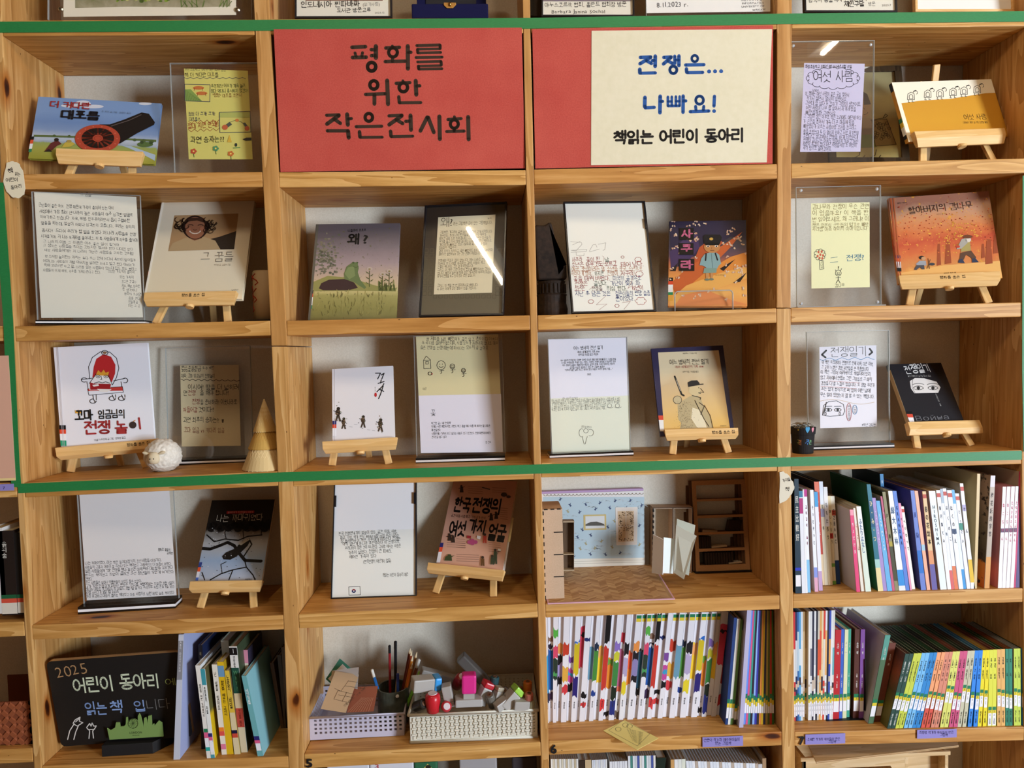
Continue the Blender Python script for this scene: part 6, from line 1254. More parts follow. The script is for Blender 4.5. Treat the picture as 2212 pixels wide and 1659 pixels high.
spine_band(pr, 1284, 594, 1316, 760, [('2a2a70', 1), ('e0522e', 1), ('e6e6ee', 2.4)], skew=-0.18); pr.build(c)
w_, h_ = S.w / 2, S.h; MB().box((w_ - 0.02, 0.006, h_ * 0.34), (w_ + 0.006, 0.0065, h_ * 0.6)).build('note_slip', mat('e0d2a0', 0.7), root); MB().box((w_ - 0.02, 0.007, 0.01), (w_ + 0.004, 0.0075, h_ * 0.34)).build('note_slip', mat('e4e4ea', 0.7), root)
# ---- doll's room folded from card
class MSheet(Sheet):
    def __init__(s, M, w, h): s.M = M; s.w = w; s.h = h; s.I = M.inverted(); s.o = M.translation; s.x = [0, 0, 0]
fz = floor_z('C', 4, 1300) + 0.0005
KRAFT = mottled('kraft_board', 'c0a488', 'ccb096', 400.0); EDGE = mat('1c1410', 0.8); PINK = mat('d8a8b8', 0.6)
cr = [PZ(*px('C4', p), fz) for p in ((128, 1150), (1194, 1106), (1018, 888))]
bl = P(*px('C4', (350, 838)), 0.16)
ry = cr[2].y; x0 = cr[0].x; x1 = cr[1].x; yf = (cr[0].y + cr[1].y) / 2; yb = 0.226; zb_ = P(*px('C4', (940, 824)), yb).z - fz
root = empty('folding_card_room', Vector(((x0 + x1) / 2, yf, fz)), 'folding card room with pale blue bird wallpaper and parquet floor', 'model room')
W2 = (x1 - x0) / 2; D_ = math.hypot(yb - yf, zb_); TILT = Matrix.Rotation(math.atan2(zb_, yb - yf), 4, 'X')
fl = MB().box((-W2, 0, 0), (W2, D_, 0.003)).build('floor_card', PINK, root, TILT, bevel=0.0006)
MS = MSheet(Matrix.Translation(((x0 + x1) / 2, yf, fz + 0.003)) @ Matrix.Rotation(-math.pi / 2, 4, 'X'), 2 * W2, D_)   # local z runs into the shelf, y down
pr = Print(MS); pr.clip = True
def add_flat(pts, cc, layer): pr.add2('parquet', pts, [tuple(range(len(pts)))], mat(cc, 0.55), layer)
pr.step = 0.00008
add_flat([(-W2 + 0.004, 0.004), (W2 - 0.004, 0.004), (W2 - 0.004, D_ - 0.001), (-W2 + 0.004, D_ - 0.001)], 'b08a5c', 0)
pw, ph = 0.021, 0.0075; nx = int(2 * W2 / pw)
for i in range(nx):
    for j in range(-3, int(D_ / ph) + 3):
        xa = -W2 + 0.004 + i * pw; xb = min(xa + pw, W2 - 0.004); ya = j * ph; sl = 0.012 if i % 2 else -0.012
        q = [(xa, ya - sl / 2), (xb, ya + sl / 2), (xb, ya + sl / 2 + ph * 0.84), (xa, ya - sl / 2 + ph * 0.84)]
        q = [(a, max(0.004, min(D_ - 0.001, b))) for a, b in q]
        if max(b for a, b in q) - min(b for a, b in q) > 0.004: add_flat(q, rnd.choice(['c9a070', 'b88c5c', 'd0aa78', 'a87c4e', 'c2986a']), 2)
for o in pr.build(fl): o.matrix_local = Matrix.Translation((0, 0, 0.003)) @ Matrix.Rotation(-math.pi / 2, 4, 'X'); o['kind'] = 'stuff'
hw = P(*px('C4', (600, 205)), yb).z - fz; D_ = yb - yf
xw0 = P(*px('C4', (84, 830)), yb).x; xw1 = P(*px('C4', (944, 820)), yb).x
wl = MB().box((xw0 - (x0 + x1) / 2, D_, zb_), (xw1 - (x0 + x1) / 2, D_ + 0.003, hw)).build('back_wall_card', mat('e4e0dc', 0.6), root)
MB().box((xw0 - (x0 + x1) / 2, D_ + 0.003, hw - 0.004), (xw1 - (x0 + x1) / 2, D_ + 0.02, hw + 0.006)).build('cover_flap', mat('b89ac0', 0.6), root)
WS = MSheet(Matrix.Translation(((xw0 + xw1) / 2, yb, fz)), xw1 - xw0, hw); pr = FPrint(WS, 'C4'); pr.clip = True
pr.rect(90, 246, 938, 770, 'b8ccd4', 'wallpaper'); pr.poly([(90, 770), (938, 755), (936, 822), (90, 850)], 'e6e0d2', 'wallpaper')
for y in (782, 800): pr.line([(100, y + 10), (935, y - 8)], 3, 'b8b0a0', 'wallpaper')
for i in range(27): pr.arc(110 + i * 31, 226 - i * 0.5, 14, 12, 0, 180, 4, 'a89c84', 'wallpaper', n=6, layer=3)
for i in range(46):
    x, y = rnd.uniform(210, 930), rnd.uniform(265, 740); pr.arc(x, y, 26, 12, 180, 360, 4, 'd2dee2', 'wallpaper', n=6, layer=2); pr.arc(x + 30, y + 2, 20, 10, 180, 360, 4, 'd2dee2', 'wallpaper', n=6, layer=2)
for i in range(44):
    x, y = 225 + (i * 83) % 700 + rnd.uniform(-14, 14), 268 + (i * 47) % 480 + rnd.uniform(-10, 10); cc = '4a5674' if i % 5 < 3 else 'a8a07c'; t = rnd.choice((-1, 1))
    pr.poly([(x - 15 * t, y + 10), (x - 4 * t, y - 2), (x - 8 * t, y - 18), (x + 4 * t, y - 4), (x + 18 * t, y - 6), (x + 5 * t, y + 4), (x - 2 * t, y + 18)], cc, 'wallpaper', layer=4)
pr.poly([(428, 396), (618, 391), (620, 520), (430, 525)], 'c9b478', layer=5); pr.poly([(444, 408), (604, 404), (606, 508), (446, 512)], 'd8dad8', layer=6); pr.poly([(446, 475), (490, 455), (540, 452), (600, 472), (606, 486), (446, 488)], '5a5852', layer=7)
pr.poly([(698, 336), (880, 332), (876, 645), (706, 650)], 'e6dcd0', layer=5); pr.poly([(714, 366), (850, 362), (850, 618), (720, 622)], 'd8bc98', layer=6)
for i in range(230):
    x, y = rnd.uniform(722, 846), rnd.uniform(370, 614)
    if abs(x - 784) < 34 and (abs(y - 440) < 40 or abs(y - 560) < 30): continue
    pr.ell(x, y, 5, 3.4, rnd.choice(['7a5a38', '5a4028', '8a6a44']), rot=rnd.uniform(0, 3), n=5, layer=7)
for q in ([(784, 364), (785, 620)], [(716, 492), (850, 488)], [(698, 336), (880, 332), (876, 645), (706, 650), (698, 336)]): pr.line(q, 4, 'efe6da', layer=8, cap=False)
for o in pr.build(wl): o.matrix_local = Matrix.Translation((-root.location.x + (xw0 + xw1) / 2, D_, 0))
def notched_box(name, label, fr, quad, Y, dep, open_cells=None, top_ticks=True):
    """laser-cut kraft box: front quad in detail-view pixels, dark joints along the edges"""
    S = Sheet(pxs(fr, quad), Y, lean=0, wl=50, wy=50); w_, h_ = S.w / 2, S.h; t = 0.003
    root = empty(name, S.M, label, 'model furniture')
    MB().box((-w_, 0, 0), (-w_ + t, dep, h_)).build('side_panel', KRAFT, root); MB().box((w_ - t, 0, 0), (w_, dep, h_)).build('side_panel', KRAFT, root)
    MB().box((-w_, 0, h_ - t), (w_, dep, h_ + 0.0001)).build('top_panel', KRAFT, root); MB().box((-w_, 0, 0), (w_, dep, t)).build('bottom_panel', KRAFT, root); MB().box((-w_ + t, dep - t, t), (w_ - t, dep, h_ - t)).build('back_panel', KRAFT, root)
    if open_cells:
        for i in range(1, open_cells): MB().box((-w_ + 2 * w_ * i / open_cells - t / 2, 0.0, t), (-w_ + 2 * w_ * i / open_cells + t / 2, dep - t, h_ - t)).build('divider', KRAFT, root)
        for a, b in (((-w_, -0.0006, 0), (-w_ + 0.0014, 0, h_)), ((w_ - 0.0014, -0.0006, 0), (w_, 0, h_)), ((-w_, -0.0006, h_ - 0.0016), (w_, 0, h_)), ((-0.0008, -0.0006, 0), (0.0008, 0, h_))): MB().box(a, b).build('burnt_edge', EDGE, root)
    else: MB().box((-w_, -t, 0), (w_, 0, h_)).build('front_panel', KRAFT, root)
    n = 12
    for i in range(n):
        z = h_ * (i + 0.5) / n
        for x in ((-w_,) if not open_cells else (-w_,)):
            MB().box((x - 0.0005, -t - 0.0004, z - h_ / n * 0.25), (x + 0.0028, 0.004, z + h_ / n * 0.25)).build('tab', EDGE, root)
    return root, S, w_, h_
root, S, w_, h_ = notched_box('model_cupboard', "tall narrow kraft cupboard at the front of the doll's room", 'C4', [(84, 350), (250, 344), (268, 1112), (106, 1122)], 0.022, 0.095)
for y in (543, 731, 916):
    q = [S.uv(*px('C4', p), -0.003) for p in ((180, y), (264, y))]; MB().box((q[0][0], -0.0036, q[0][1] - 0.0013), (w_, -0.003, q[0][1] + 0.0013)).build('slot', EDGE, root)
for i in range(3): x = -w_ + 2 * w_ * (i + 0.5) / 3; MB().box((x - 0.005, -0.0036, h_ - 0.0016), (x + 0.005, 0.002, h_ + 0.0006)).build('tab', EDGE, root); MB().box((x - 0.005, -0.0036, -0.0006), (x + 0.005, 0.002, 0.0016)).build('tab', EDGE, root)
# small dark shelf beside it
S = Sheet(pxs('C4', [(255, 432), (348, 460), (352, 862), (258, 862)]), 0.14, lean=0, wl=50, wy=50); w_, h_ = S.w / 2, S.h
root = empty('model_shelf', S.M, 'small dark open shelf against the bird wallpaper', 'model furniture'); DW = wood('dark_model_wood', 2, '6a5440', '54402e', '3a2c1e', knots=False)
for a, b, n_ in (((-w_ - 0.03, 0, 0), (-w_, 0.018, h_), 'side_panel'), ((w_ - 0.002, 0, 0), (w_, 0.018, h_), 'side_panel'), ((-w_, 0.015, 0), (w_, 0.018, h_), 'back_panel'), ((-w_, -0.004, 0), (w_, 0.015, 0.003), 'shelf'), ((-w_, -0.004, h_ * 0.32), (w_, 0.015, h_ * 0.32 + 0.003), 'shelf'), ((-w_, -0.004, h_ - 0.004), (w_, 0.018, h_), 'shelf')): MB().box(a, b).build(n_, DW if n_ != 'shelf' else mat('a89478', 0.7), root)
notched_box('model_cabinet', "open two-cell kraft cabinet on the right of the doll's room", 'C4', [(1014, 340), (1346, 332), (1338, 885), (1002, 892)], PZ(*px('C4', (1002, 892)), fz).y, 0.055, 2)
def booklet(label, pages, cc):
    """two stiff leaves; each leaf is a quad of detail-view pixels with a depth per corner"""
    base = P(*px('C4', pages[0][0][3]), pages[0][1][0]); base.z = fz
    root = empty('blank_booklet', base, label, 'booklet', 'blank model booklets'); I = root.matrix_world.inverted()
    for q, ys, c_ in pages:
        p = [P(*px('C4', a), y) for a, y in zip(q, (ys[0], ys[1], ys[1], ys[0]))]
        n = (p[1] - p[0]).cross(p[3] - p[0]).normalized() * 0.0022
        MB().hexa([I @ v for v in (p[3], p[2], p[2] + n, p[3] + n, p[0], p[1], p[1] + n, p[0] + n)]).build('leaf', mat(c_, 0.7), root)
booklet('open blank white booklet leaning on the kraft cabinet', [([(1012, 562), (1102, 606), (1092, 898), (1000, 884)], (0.105, 0.075), 'e8e8ee'), ([(1102, 585), (1190, 598), (1178, 890), (1097, 884)], (0.085, 0.098), 'dde4e0')], None)
booklet('grey-green blank booklet tilted in front of the cabinet', [([(1206, 482), (1376, 574), (1270, 938), (1182, 878)], (0.085, 0.062), 'd6dace')], None)
booklet('grey-green blank booklet standing behind the tilted one', [([(1212, 430), (1366, 484), (1312, 905), (1190, 860)], (0.10, 0.088), 'c6cabc')], None)
# laser-cut frames stacked as a little bookcase
Yk = PZ(*px('C4', (1375, 888)), fz).y; MDF = mottled('brown_mdf', 'b08458', 'bd9064', 300.0); MDE = mat('3a2618', 0.8)
S = Sheet(pxs('C4', [(1338, 112), (1786, 97), (1826, 856), (1375, 872)]), Yk + 0.004, lean=8, wl=0.5, wy=2)
root = empty('model_bookcase', S.M, 'brown model bookcase of stacked cut frames with tiny books', 'model furniture'); w_, h_ = S.w / 2, S.h
rowsz = [[S.uv(*px('C4', p)) for p in q] for q in (((1374, 150), (1758, 255)), ((1380, 285), (1762, 392)), ((1388, 425), (1775, 532)), ((1394, 565), (1776, 670)), ((1398, 705), (1782, 808)))]
for k in range(5):
    ox, oy = -0.007 * k, 0.010 * k; m_ = MDF if k == 0 else mat('6a4a30', 0.8)
    zs = [0.0] + [v for r_ in reversed(rowsz) for v in (r_[1][1], r_[0][1])] + [h_]
    xl, xr = -w_ + 0.011, w_ - 0.012
    fr_ = MB()
    for i in range(0, len(zs), 2): fr_.box((-w_ + ox, oy, zs[i]), (w_ + ox, oy + 0.006, zs[i + 1]))
    for i in range(1, len(zs) - 1, 2): fr_.box((-w_ + ox, oy, zs[i]), (xl + ox, oy + 0.006, zs[i + 1])); fr_.box((xr + ox, oy, zs[i]), (w_ + ox, oy + 0.006, zs[i + 1]))
    fr_.build('cut_frame', m_, root)
MB().box((-w_ - 0.004, -0.006, -0.004), (w_ + 0.004, 0.05, 0.0)).build('base_plate', EDGE, root)
def mini(x, z, t, h, ang, cc):
    M = S.M @ Matrix.Translation((x, 0.004, z)) @ Matrix.Rotation(ang, 4, 'Y')
    o = MB().box((0, 0, 0), (t, 0.028, h)).build('cover', mat(cc, 0.7)); return o, M
bi = 0
for ri, xs, hs in ((4, [0.1 + 0.058 * i for i in range(11)], 0.86), (3, [0.02 + 0.055 * i for i in range(5)], 0.84), (2, [0.66, 0.71, 0.76, 0.80, 0.85, 0.90], 0.8)):
    zb, zt = rowsz[ri][1][1], rowsz[ri][0][1]; Wd = xr - xl
    for f in xs:
        bi += 1; t = Wd * 0.046; ang = 0.0 if ri != 2 else 0.25
        M = S.M @ Matrix.Translation((xl + f * Wd * 0.98 + (0.004 if ri == 4 else 0), 0.004, zb + 0.0006)) @ Matrix.Rotation(ang, 4, 'Y')
        r2 = empty('tiny_book', M, 'tiny dark cardboard book, %s on the %s shelf of the model bookcase' % (('first', 'second', 'third', 'fourth', 'fifth', 'sixth', 'seventh', 'eighth', 'ninth', 'tenth', 'eleventh')[xs.index(f)], {4: 'lowest', 3: 'fourth', 2: 'middle'}[ri]), 'book', 'tiny books in the model bookcase')
        MB().box((0, 0, 0), (t, 0.0012, (zt - zb) * hs)).build('spine', mat('2c1e16', 0.8), r2); MB().box((0.0005, 0.0012, 0.0004), (t - 0.0005, 0.024, (zt - zb) * hs - 0.0004)).build('pages', mat('4a382a', 0.8), r2)
for ri, a, b, tl, cc, nm in ((4, 0.64, 0.93, 0.006, 'd0c0a8', 'lowest'), (3, 0.28, 0.62, 0.008, 'c8b494', 'fourth'), (2, 0.10, 0.42, 0.012, '8a7050', 'middle')):
    zb = rowsz[ri][1][1]; Wd = xr - xl; M = S.M @ Matrix.Translation((xl + a * Wd, 0.002, zb + 0.0008)) @ Matrix.Rotation(-0.06 if ri != 2 else 0.08, 4, 'Y')
    r2 = empty('tiny_book', M, 'tiny pale cardboard book lying flat on the %s shelf of the model bookcase' % nm, 'book', 'tiny books in the model bookcase'); MB().box((0, 0, 0), ((b - a) * Wd, 0.03, tl * 0.4)).build('pages', mat('b09878', 0.8), r2); MB().box((0, -0.0004, tl * 0.4), ((b - a) * Wd, 0.031, tl * 0.6)).build('cover', mat(cc, 0.7), r2)
# ================================================================ fifth row: chalkboard and the two baskets
S = Sheet(pxs('A5', [(330, 304), (1300, 228), (1404, 850), (446, 903)]), 0.06, lean=3, yaw=13, wl=0.8, wy=0.8)
root = empty('chalkboard', S.M, 'black chalkboard with coloured chalk lettering and rounded corners', 'chalkboard'); w_, h_ = S.w / 2, S.h; R_ = 0.012
pts = [(sx * (w_ - R_) + R_ * math.cos(a), (h_ - R_ if sz > 0 else R_) + R_ * math.sin(a)) for sx, sz, a0 in ((1, 1, 0), (-1, 1, 90), (-1, -1, 180), (1, -1, 270)) for a in [math.radians(a0 + 30 * i) for i in range(4)]]
MB().prism([(x, 0.0012, z) for x, z in pts], (0, 0.012, 0)).build('wood_edge', mat('b89468', 0.6), root)
bd = MB().prism([(x, 0, z) for x, z in pts], (0, 0.0012, 0)).build('writing_surface', mat('1a1817', 0.6, 0.25), root)
pr = FPrint(S, 'A5'); pr.clip = True
pr.text('2025', (412, 420), (640, 378), 118, 'a8845c', -0.008, jit=0.05); pr.text('어린이 동아리', (532, 520), (1165, 480), 128, 'd2dcc0', 0.012, jit=0.04); pr.text('에', (1196, 470), (1275, 464), 62, '9aa860', 0.0); pr.text('읽는', (622, 680), (782, 668), 108, '8aa6d8', 0.010, jit=0.04); pr.text('책', (800, 668), (898, 662), 112, '8aa6d8', 0.010); pr.text('입', (972, 655), (1062, 650), 96, '8aa6d8', 0.008); pr.text('니다', (1062, 645), (1238, 632), 92, '7a7a78', -0.004)
for st in ([(490, 862), (505, 800), (538, 748)], [(535, 862), (548, 810), (568, 762)], [(530, 745), (545, 720), (580, 700), (575, 730), (600, 740), (560, 765), (535, 750)], [(548, 735), (572, 712)], [(645, 855), (650, 800), (642, 788)], [(678, 852), (672, 800), (684, 785)], [(628, 775), (650, 745), (660, 765), (668, 742), (680, 765), (698, 762), (684, 788), (640, 790), (628, 775)]): pr.line(st, 7, 'e0ddd8')
pr.build(bd)
G_ = mat('7c9a56', 0.6)
sk = [(778, 780), (800, 795), (835, 775), (842, 738), (868, 738), (872, 768), (900, 765), (912, 750), (915, 700), (925, 700), (930, 745), (945, 720), (975, 712), (1000, 725), (1000, 690), (1010, 672), (1020, 690), (1032, 740), (1040, 770), (1045, 705), (1058, 700), (1070, 745), (1075, 690), (1098, 685), (1102, 755), (1115, 745), (1120, 760), (1150, 725), (1175, 740), (1185, 838), (795, 862)]
q = [S.uv(*px('A5', p), -0.012) for p in sk]
ct = MB().prism([(a, -0.0135, b) for a, b in q], (0, 0.0025, 0)).build('skyline_cutout', G_, root)
p2 = FPrint(S, 'A5', -0.0135); p2.clip = True; p2.text('LONDON', (938, 822), (1030, 818), 26, '3a4a28', 0.01); p2.text('ENGLAND', (960, 836), (1012, 834), 12, '3a4a28')
for i in range(12): a = i * math.pi / 6; p2.line([(965, 745), (965 + 34 * math.cos(a), 745 + 34 * math.sin(a))], 2, '3f5230')
p2.arc(965, 745, 36, 36, 0, 360, 3, '3f5230'); p2.build(ct)
fz = floor_z('A', 5, 270); f0, f1 = PZ(*px('A5', (738, 990)), fz), PZ(*px('A5', (1108, 966)), fz); f0.y = max(f0.y, 0.005); f1.y = max(f1.y, 0.005); f0.z = f1.z = fz + 0.0003
MB().prism([S.I @ v for v in (f0, f1, f1 + Vector((0.03, 0.045, 0)), f1 + Vector((0.03, 0.07, 0)), f0 + Vector((0.02, 0.07, 0)), f0 + Vector((0.0, 0.02, 0)))], S.I.to_3x3() @ Vector((0, 0, 0.03))).build('stand', mat('1b1a1b', 0.7), root, bevel=0.0015)
# ---- baskets
def basket(fr, label, corners, h, cc, rows_, cols_, hole, name, rim=0.006, lip=None):
    """open plastic basket on the shelf: corners = front-left, front-right, back-right, back-left of its bottom, on the board"""
    p = [Vector(c) for c in corners]; o = (p[0] + p[1]) / 2
    ex = (p[1] - p[0]).normalized(); ey = Vector((-ex.y, ex.x, 0)); W = (p[1] - p[0]).length; D = (p[3] - p[0]).length
    M = Matrix(((ex.x, ey.x, 0, o.x), (ex.y, ey.y, 0, o.y), (0, 0, 1, o.z), (0, 0, 0, 1)))
    root = empty(name, M, label, 'basket'); m = mat(cc, 0.35, 0.4)
    MB().box((-W / 2, 0, 0), (W / 2, D, 0.003)).build('bottom', m, root, bevel=0.001)
    k = 1.045
    def wall(a, b, n, nm):
        """a perforated wall from a to b (bottom), built of a strip lattice"""
        a, b = Vector(a), Vector(b); d = (b - a).normalized(); L = (b - a).length; nrm = Vector((d.y, -d.x, 0)) * 1.0; mb = MB(); t = 0.0022
        z0, z1 = 0.16 * h, 0.90 * h; fl = lambda z: nrm * ((k - 1) * 0.5 * W * 0.25 * z / h)
        def slab(u0, u1, za, zb):
            pa = [a + d * u0 + fl(za) + Vector((0, 0, za)), a + d * u1 + fl(za) + Vector((0, 0, za)), a + d * u1 + fl(zb) + Vector((0, 0, zb)), a + d * u0 + fl(zb) + Vector((0, 0, zb))]
            mb.hexa([pa[0], pa[1], pa[1] - nrm * t, pa[0] - nrm * t, pa[3], pa[2], pa[2] - nrm * t, pa[3] - nrm * t])
        slab(0, L, 0, z0); slab(0, L, z1, h); cw = (L - 0.012) / n; slab(0, 0.006, z0, z1); slab(L - 0.006, L, z0, z1)
        rh = (z1 - z0) / rows_
        for j in range(rows_):
            slab(0.006, L - 0.006, z0 + j * rh, z0 + j * rh + rh * (1 - hole))
            for i in range(n): slab(0.006 + i * cw, 0.006 + i * cw + cw * (1 - hole), z0 + j * rh + rh * (1 - hole), z0 + (j + 1) * rh)
        o_ = mb.build(nm, m, root); o_['kind'] = 'stuff'; return o_
    wall((-W / 2, 0, 0), (W / 2, 0, 0), cols_, 'front_wall'); wall((W / 2, 0, 0), (W / 2, D, 0), max(4, int(cols_ * D / W)), 'side_wall'); wall((-W / 2, D, 0), (-W / 2, 0, 0), max(4, int(cols_ * D / W)), 'side_wall'); wall((W / 2, D, 0), (-W / 2, D, 0), cols_, 'back_wall')
    e = (k - 1) * 0.5 * W * 0.25 + 0.0015
    MB().tube([(-W / 2 - e, -e, h), (W / 2 + e, -e, h), (W / 2 + e, D + e, h), (-W / 2 - e, D + e, h), (-W / 2 - e, -e, h)], rim * 0.5, 8).build('rim', m, root, smooth=True)
    if lip: MB().tube([(-W / 2, -0.001, 0.004), (W / 2, -0.001, 0.004), (W / 2, D, 0.004), (-W / 2, D, 0.004), (-W / 2, -0.001, 0.004)], 0.004, 8).build('foot_rim', m, root, smooth=True)
    return root, M, W, D
fz = floor_z('B', 5, 900)
a, b = PZ(*px('B5', (158, 1062)), fz), PZ(*px('B5', (962, 1022)), fz)
PB, PM, PWd, PD = basket('B5', 'small translucent lavender basket holding cards and a pencil cup', [a, b, b + Vector((0.02, 0.165, 0)), a + Vector((0.02, 0.165, 0))], 0.062, 'c6c2d4', 4, 18, 0.52, 'plastic_basket')
a, b = PZ(*px('B5', (1016, 1092)), fz), PZ(*px('B5', (2098, 1046)), fz)
a.y = max(a.y, 0.006); b.y = max(b.y, 0.006)
WB, WM, WWd, WD = basket('B5', 'cream woven-look plastic basket full of rubber stamps', [a, b, b + Vector((0.008, 0.2, 0)), a + Vector((0.008, 0.2, 0))], 0.078, 'dcd8c8', 7, 26, 0.30, 'plastic_basket', 0.008, True)
# raised weave on the front of the cream basket
mb = MB()
for i in range(26):
    for j in range(7):
        x = -WWd / 2 + 0.006 + (WWd - 0.012) * (i + 0.35) / 26; z = 0.078 * (0.16 + 0.74 * (j + 0.35) / 7); e = 0.0095 * 0.35 * z / 0.078
        if (i + j) % 2: mb.box((x - 0.0058, -0.0016 - e, z - 0.0022), (x + 0.0058, -0.0003 - e, z + 0.0022))
        else: mb.box((x - 0.0026, -0.0016 - e, z - 0.0048), (x + 0.0026, -0.0003 - e, z + 0.0048))
wv = mb.build('front_weave', mat('e2dece', 0.35, 0.4), WB); wv['kind'] = 'stuff'
def inb(M, x, y, z, rx=0, ry=0, rz=0): return M @ Matrix.Translation((x, y, z)) @ Matrix.Rotation(rz, 4, 'Z') @ Matrix.Rotation(ry, 4, 'Y') @ Matrix.Rotation(rx, 4, 'X')
# pencil cup
cx = P(*px('B5', (850, 800)), 0.09); k_ = 1 / 850 / 3.95 * 1.05
cup_c = PM.inverted() @ cx; CM = inb(PM, cup_c.x, 0.075, 0.0035)
root = empty('pencil_cup', CM, 'dark grey-green ceramic cup full of pencils in the lavender basket', 'cup'); rc = 0.044; hcup = 0.098
CUP = mottled('glazed_clay', '3c4038', '585c50', 60.0, 0.3)
MB().lathe([(rc * 0.92, 0), (rc, 0.01), (rc * 0.98, hcup), (rc * 0.9, hcup), (rc * 0.88, 0.006), (0, 0.005)], (0, 0, 0), 30).build('body', CUP, root, smooth=False)
MB().lathe([(0.005, 0), (0.0045, 0.003), (0, 0.0045)], (0.016, -rc * 0.9, hcup * 0.9), 12, (0.3, -1, 0)).build('white_bead', mat('e8e8e6', 0.3), root, smooth=True)
def pencil(x, y, tx, ty, L, cc, label, tip='e8d0a8', band=None, r=0.0036, cap=None):
    d = Vector((tx, ty, 1)).normalized(); M = CM @ frame_of(Vector((1, 0, 0)), d, Vector((x, y, 0.008)))
    o = empty('pencil', M, label, 'pencil', 'pencils in the ceramic cup')
    L += 0.022
    MB().lathe([(r, 0), (r, L)], (0, 0, 0), 6).build('barrel', mat(cc, 0.4), o)
    if tip: MB().lathe([(r, L), (r * 0.35, L + 0.012), (0, L + 0.016)], (0, 0, 0), 6).build('sharpened_tip', mat(tip, 0.6), o)
    if cap: MB().lathe([(r * 1.06, L - 0.02), (r * 1.06, L), (r * 0.6, L + 0.002)], (0, 0, 0), 10).build('end_cap', mat(cap, 0.4), o)
    if band: MB().lathe([(r * 1.03, L * 0.62), (r * 1.03, L * 0.86)], (0, 0, 0), 6).build('pattern_band', mat(band, 0.4), o)
pencil(-0.010, 0.0, 0.02, 0.0, 0.182, '8e1f26', 'dark red pencil with a black end, tallest in the cup', None, None, 0.0036, '16161a'); pencil(0.002, 0.012, 0.03, 0.04, 0.185, '1a1a1e', 'thick black pencil leaning right in the cup', None, None, 0.0042, '111114')
pencil(-0.018, -0.012, -0.26, 0.02, 0.125, 'c8c86a', 'blue and yellow patterned pencil leaning far left', None, '2a6ab0', 0.004, 'e8e4d8'); pencil(0.014, -0.02, 0.02, -0.02, 0.112, 'd8b830', 'short patterned pencil at the front of the cup', None, '2a4a9a', 0.004, '2a3a80')
for i, (x, y, tx, ty, L, cc, lb) in enumerate(((0.010, 0.012, 0.24, 0.03, 0.150, '8a3a20', 'brown pencil leaning right among the orange ones'), (0.014, 0.004, 0.25, 0.0, 0.140, 'd8862a', 'bright orange pencil leaning right in the cup'), (0.016, -0.008, 0.26, -0.02, 0.125, 'c8641e', 'deep orange pencil at the front of the leaning bundle'), (0.008, 0.02, 0.22, 0.05, 0.150, '7a3424', 'dark brown pencil at the back of the leaning bundle'), (0.018, 0.012, 0.28, 0.03, 0.146, 'a87a44', 'tan pencil at the right of the leaning bundle'), (0.0, -0.006, 0.12, -0.01, 0.098, 'c8a878', 'short tan pencil low in the cup'))): pencil(x, y, tx, ty, L, cc, lb)
pencil(0.020, 0.006, 0.34, 0.0, 0.145, 'e0dcd4', 'white pen leaning right out of the cup', None, '8a4a3a', 0.0044, 'e8e4dc'); pencil(0.022, -0.012, 0.42, -0.02, 0.122, '7ac03a', 'lime green pen leaning furthest right', None, None, 0.0045, '8ad04a')
# cards in the lavender basket
def card(fr, quad, Ys, cc, label, drawings=None, th=0.0006, name='card'):
    p = [P(*px(fr, q), y) for q, y in zip(quad, Ys)]; o = p[3]; ex = (p[2] - p[3]); ez = (p[0] - p[3])
    w__, h__ = ex.length, ez.length; M = frame_of(ex.normalized(), (ez - ex.normalized() * ez.dot(ex.normalized())).normalized(), o + ex / 2)
    S_ = MSheet(M, w__, h__); r2 = empty(name, M, label, 'card', 'loose cards'); f = MB().box((-w__ / 2, 0, 0), (w__ / 2, th, h__)).build('sheet', cc if not isinstance(cc, str) else mat(cc, 0.7), r2)
    if drawings: pr = FPrint(S_, fr); pr.clip = True; drawings(pr); pr.build(f)
def bp_(pr):
    for st in ([(485, 555), (420, 645), (365, 620)], [(485, 558), (640, 580), (612, 632)], [(420, 645), (395, 640), (360, 712), (495, 745), (535, 672), (420, 645)], [(400, 676), (520, 698)], [(470, 655), (430, 735)], [(455, 600), (625, 625)]): pr.line(st, 3, '4a3c2e')
    for a, b in (((560, 690), (650, 600)), ((575, 640), (640, 580)), ((450, 780), (540, 700))): pr.text('건물 평면도', a, b, 20, '4a3c2e')
card('B5', [(490, 510), (735, 545), (462, 828), (248, 795)], (0.13, 0.11, 0.025, 0.03), 'c2a684', 'tan card with a floor plan lying slantwise on the lavender basket', bp_)
card('B5', [(435, 392), (540, 500), (400, 640), (290, 540)], (0.19, 0.17, 0.15, 0.18), '3f8a78', 'green-edged white card standing at the back of the lavender basket', lambda pr: (pr.poly([(435, 412), (520, 498), (400, 618), (310, 538)], 'dfe2e2'), pr.line([(395, 470), (455, 540)], 3, '8a8a8a')), 0.0012)
card('B5', [(395, 470), (640, 500), (560, 660), (325, 690)], (0.15, 0.14, 0.10, 0.11), mat('b8b4b0', 0.25, 0.6), 'grey plastic sleeve standing behind the tan card')
card('B5', [(660, 640), (712, 600), (700, 815), (470, 825)], (0.10, 0.10, 0.035, 0.035), '9a5a44', 'brown patterned card in a clear sleeve under the tan card', lambda pr: [pr.line([(480 + 22 * i, 820), (600 + 12 * i, 700)], 3, 'c89a80') for i in range(9)])
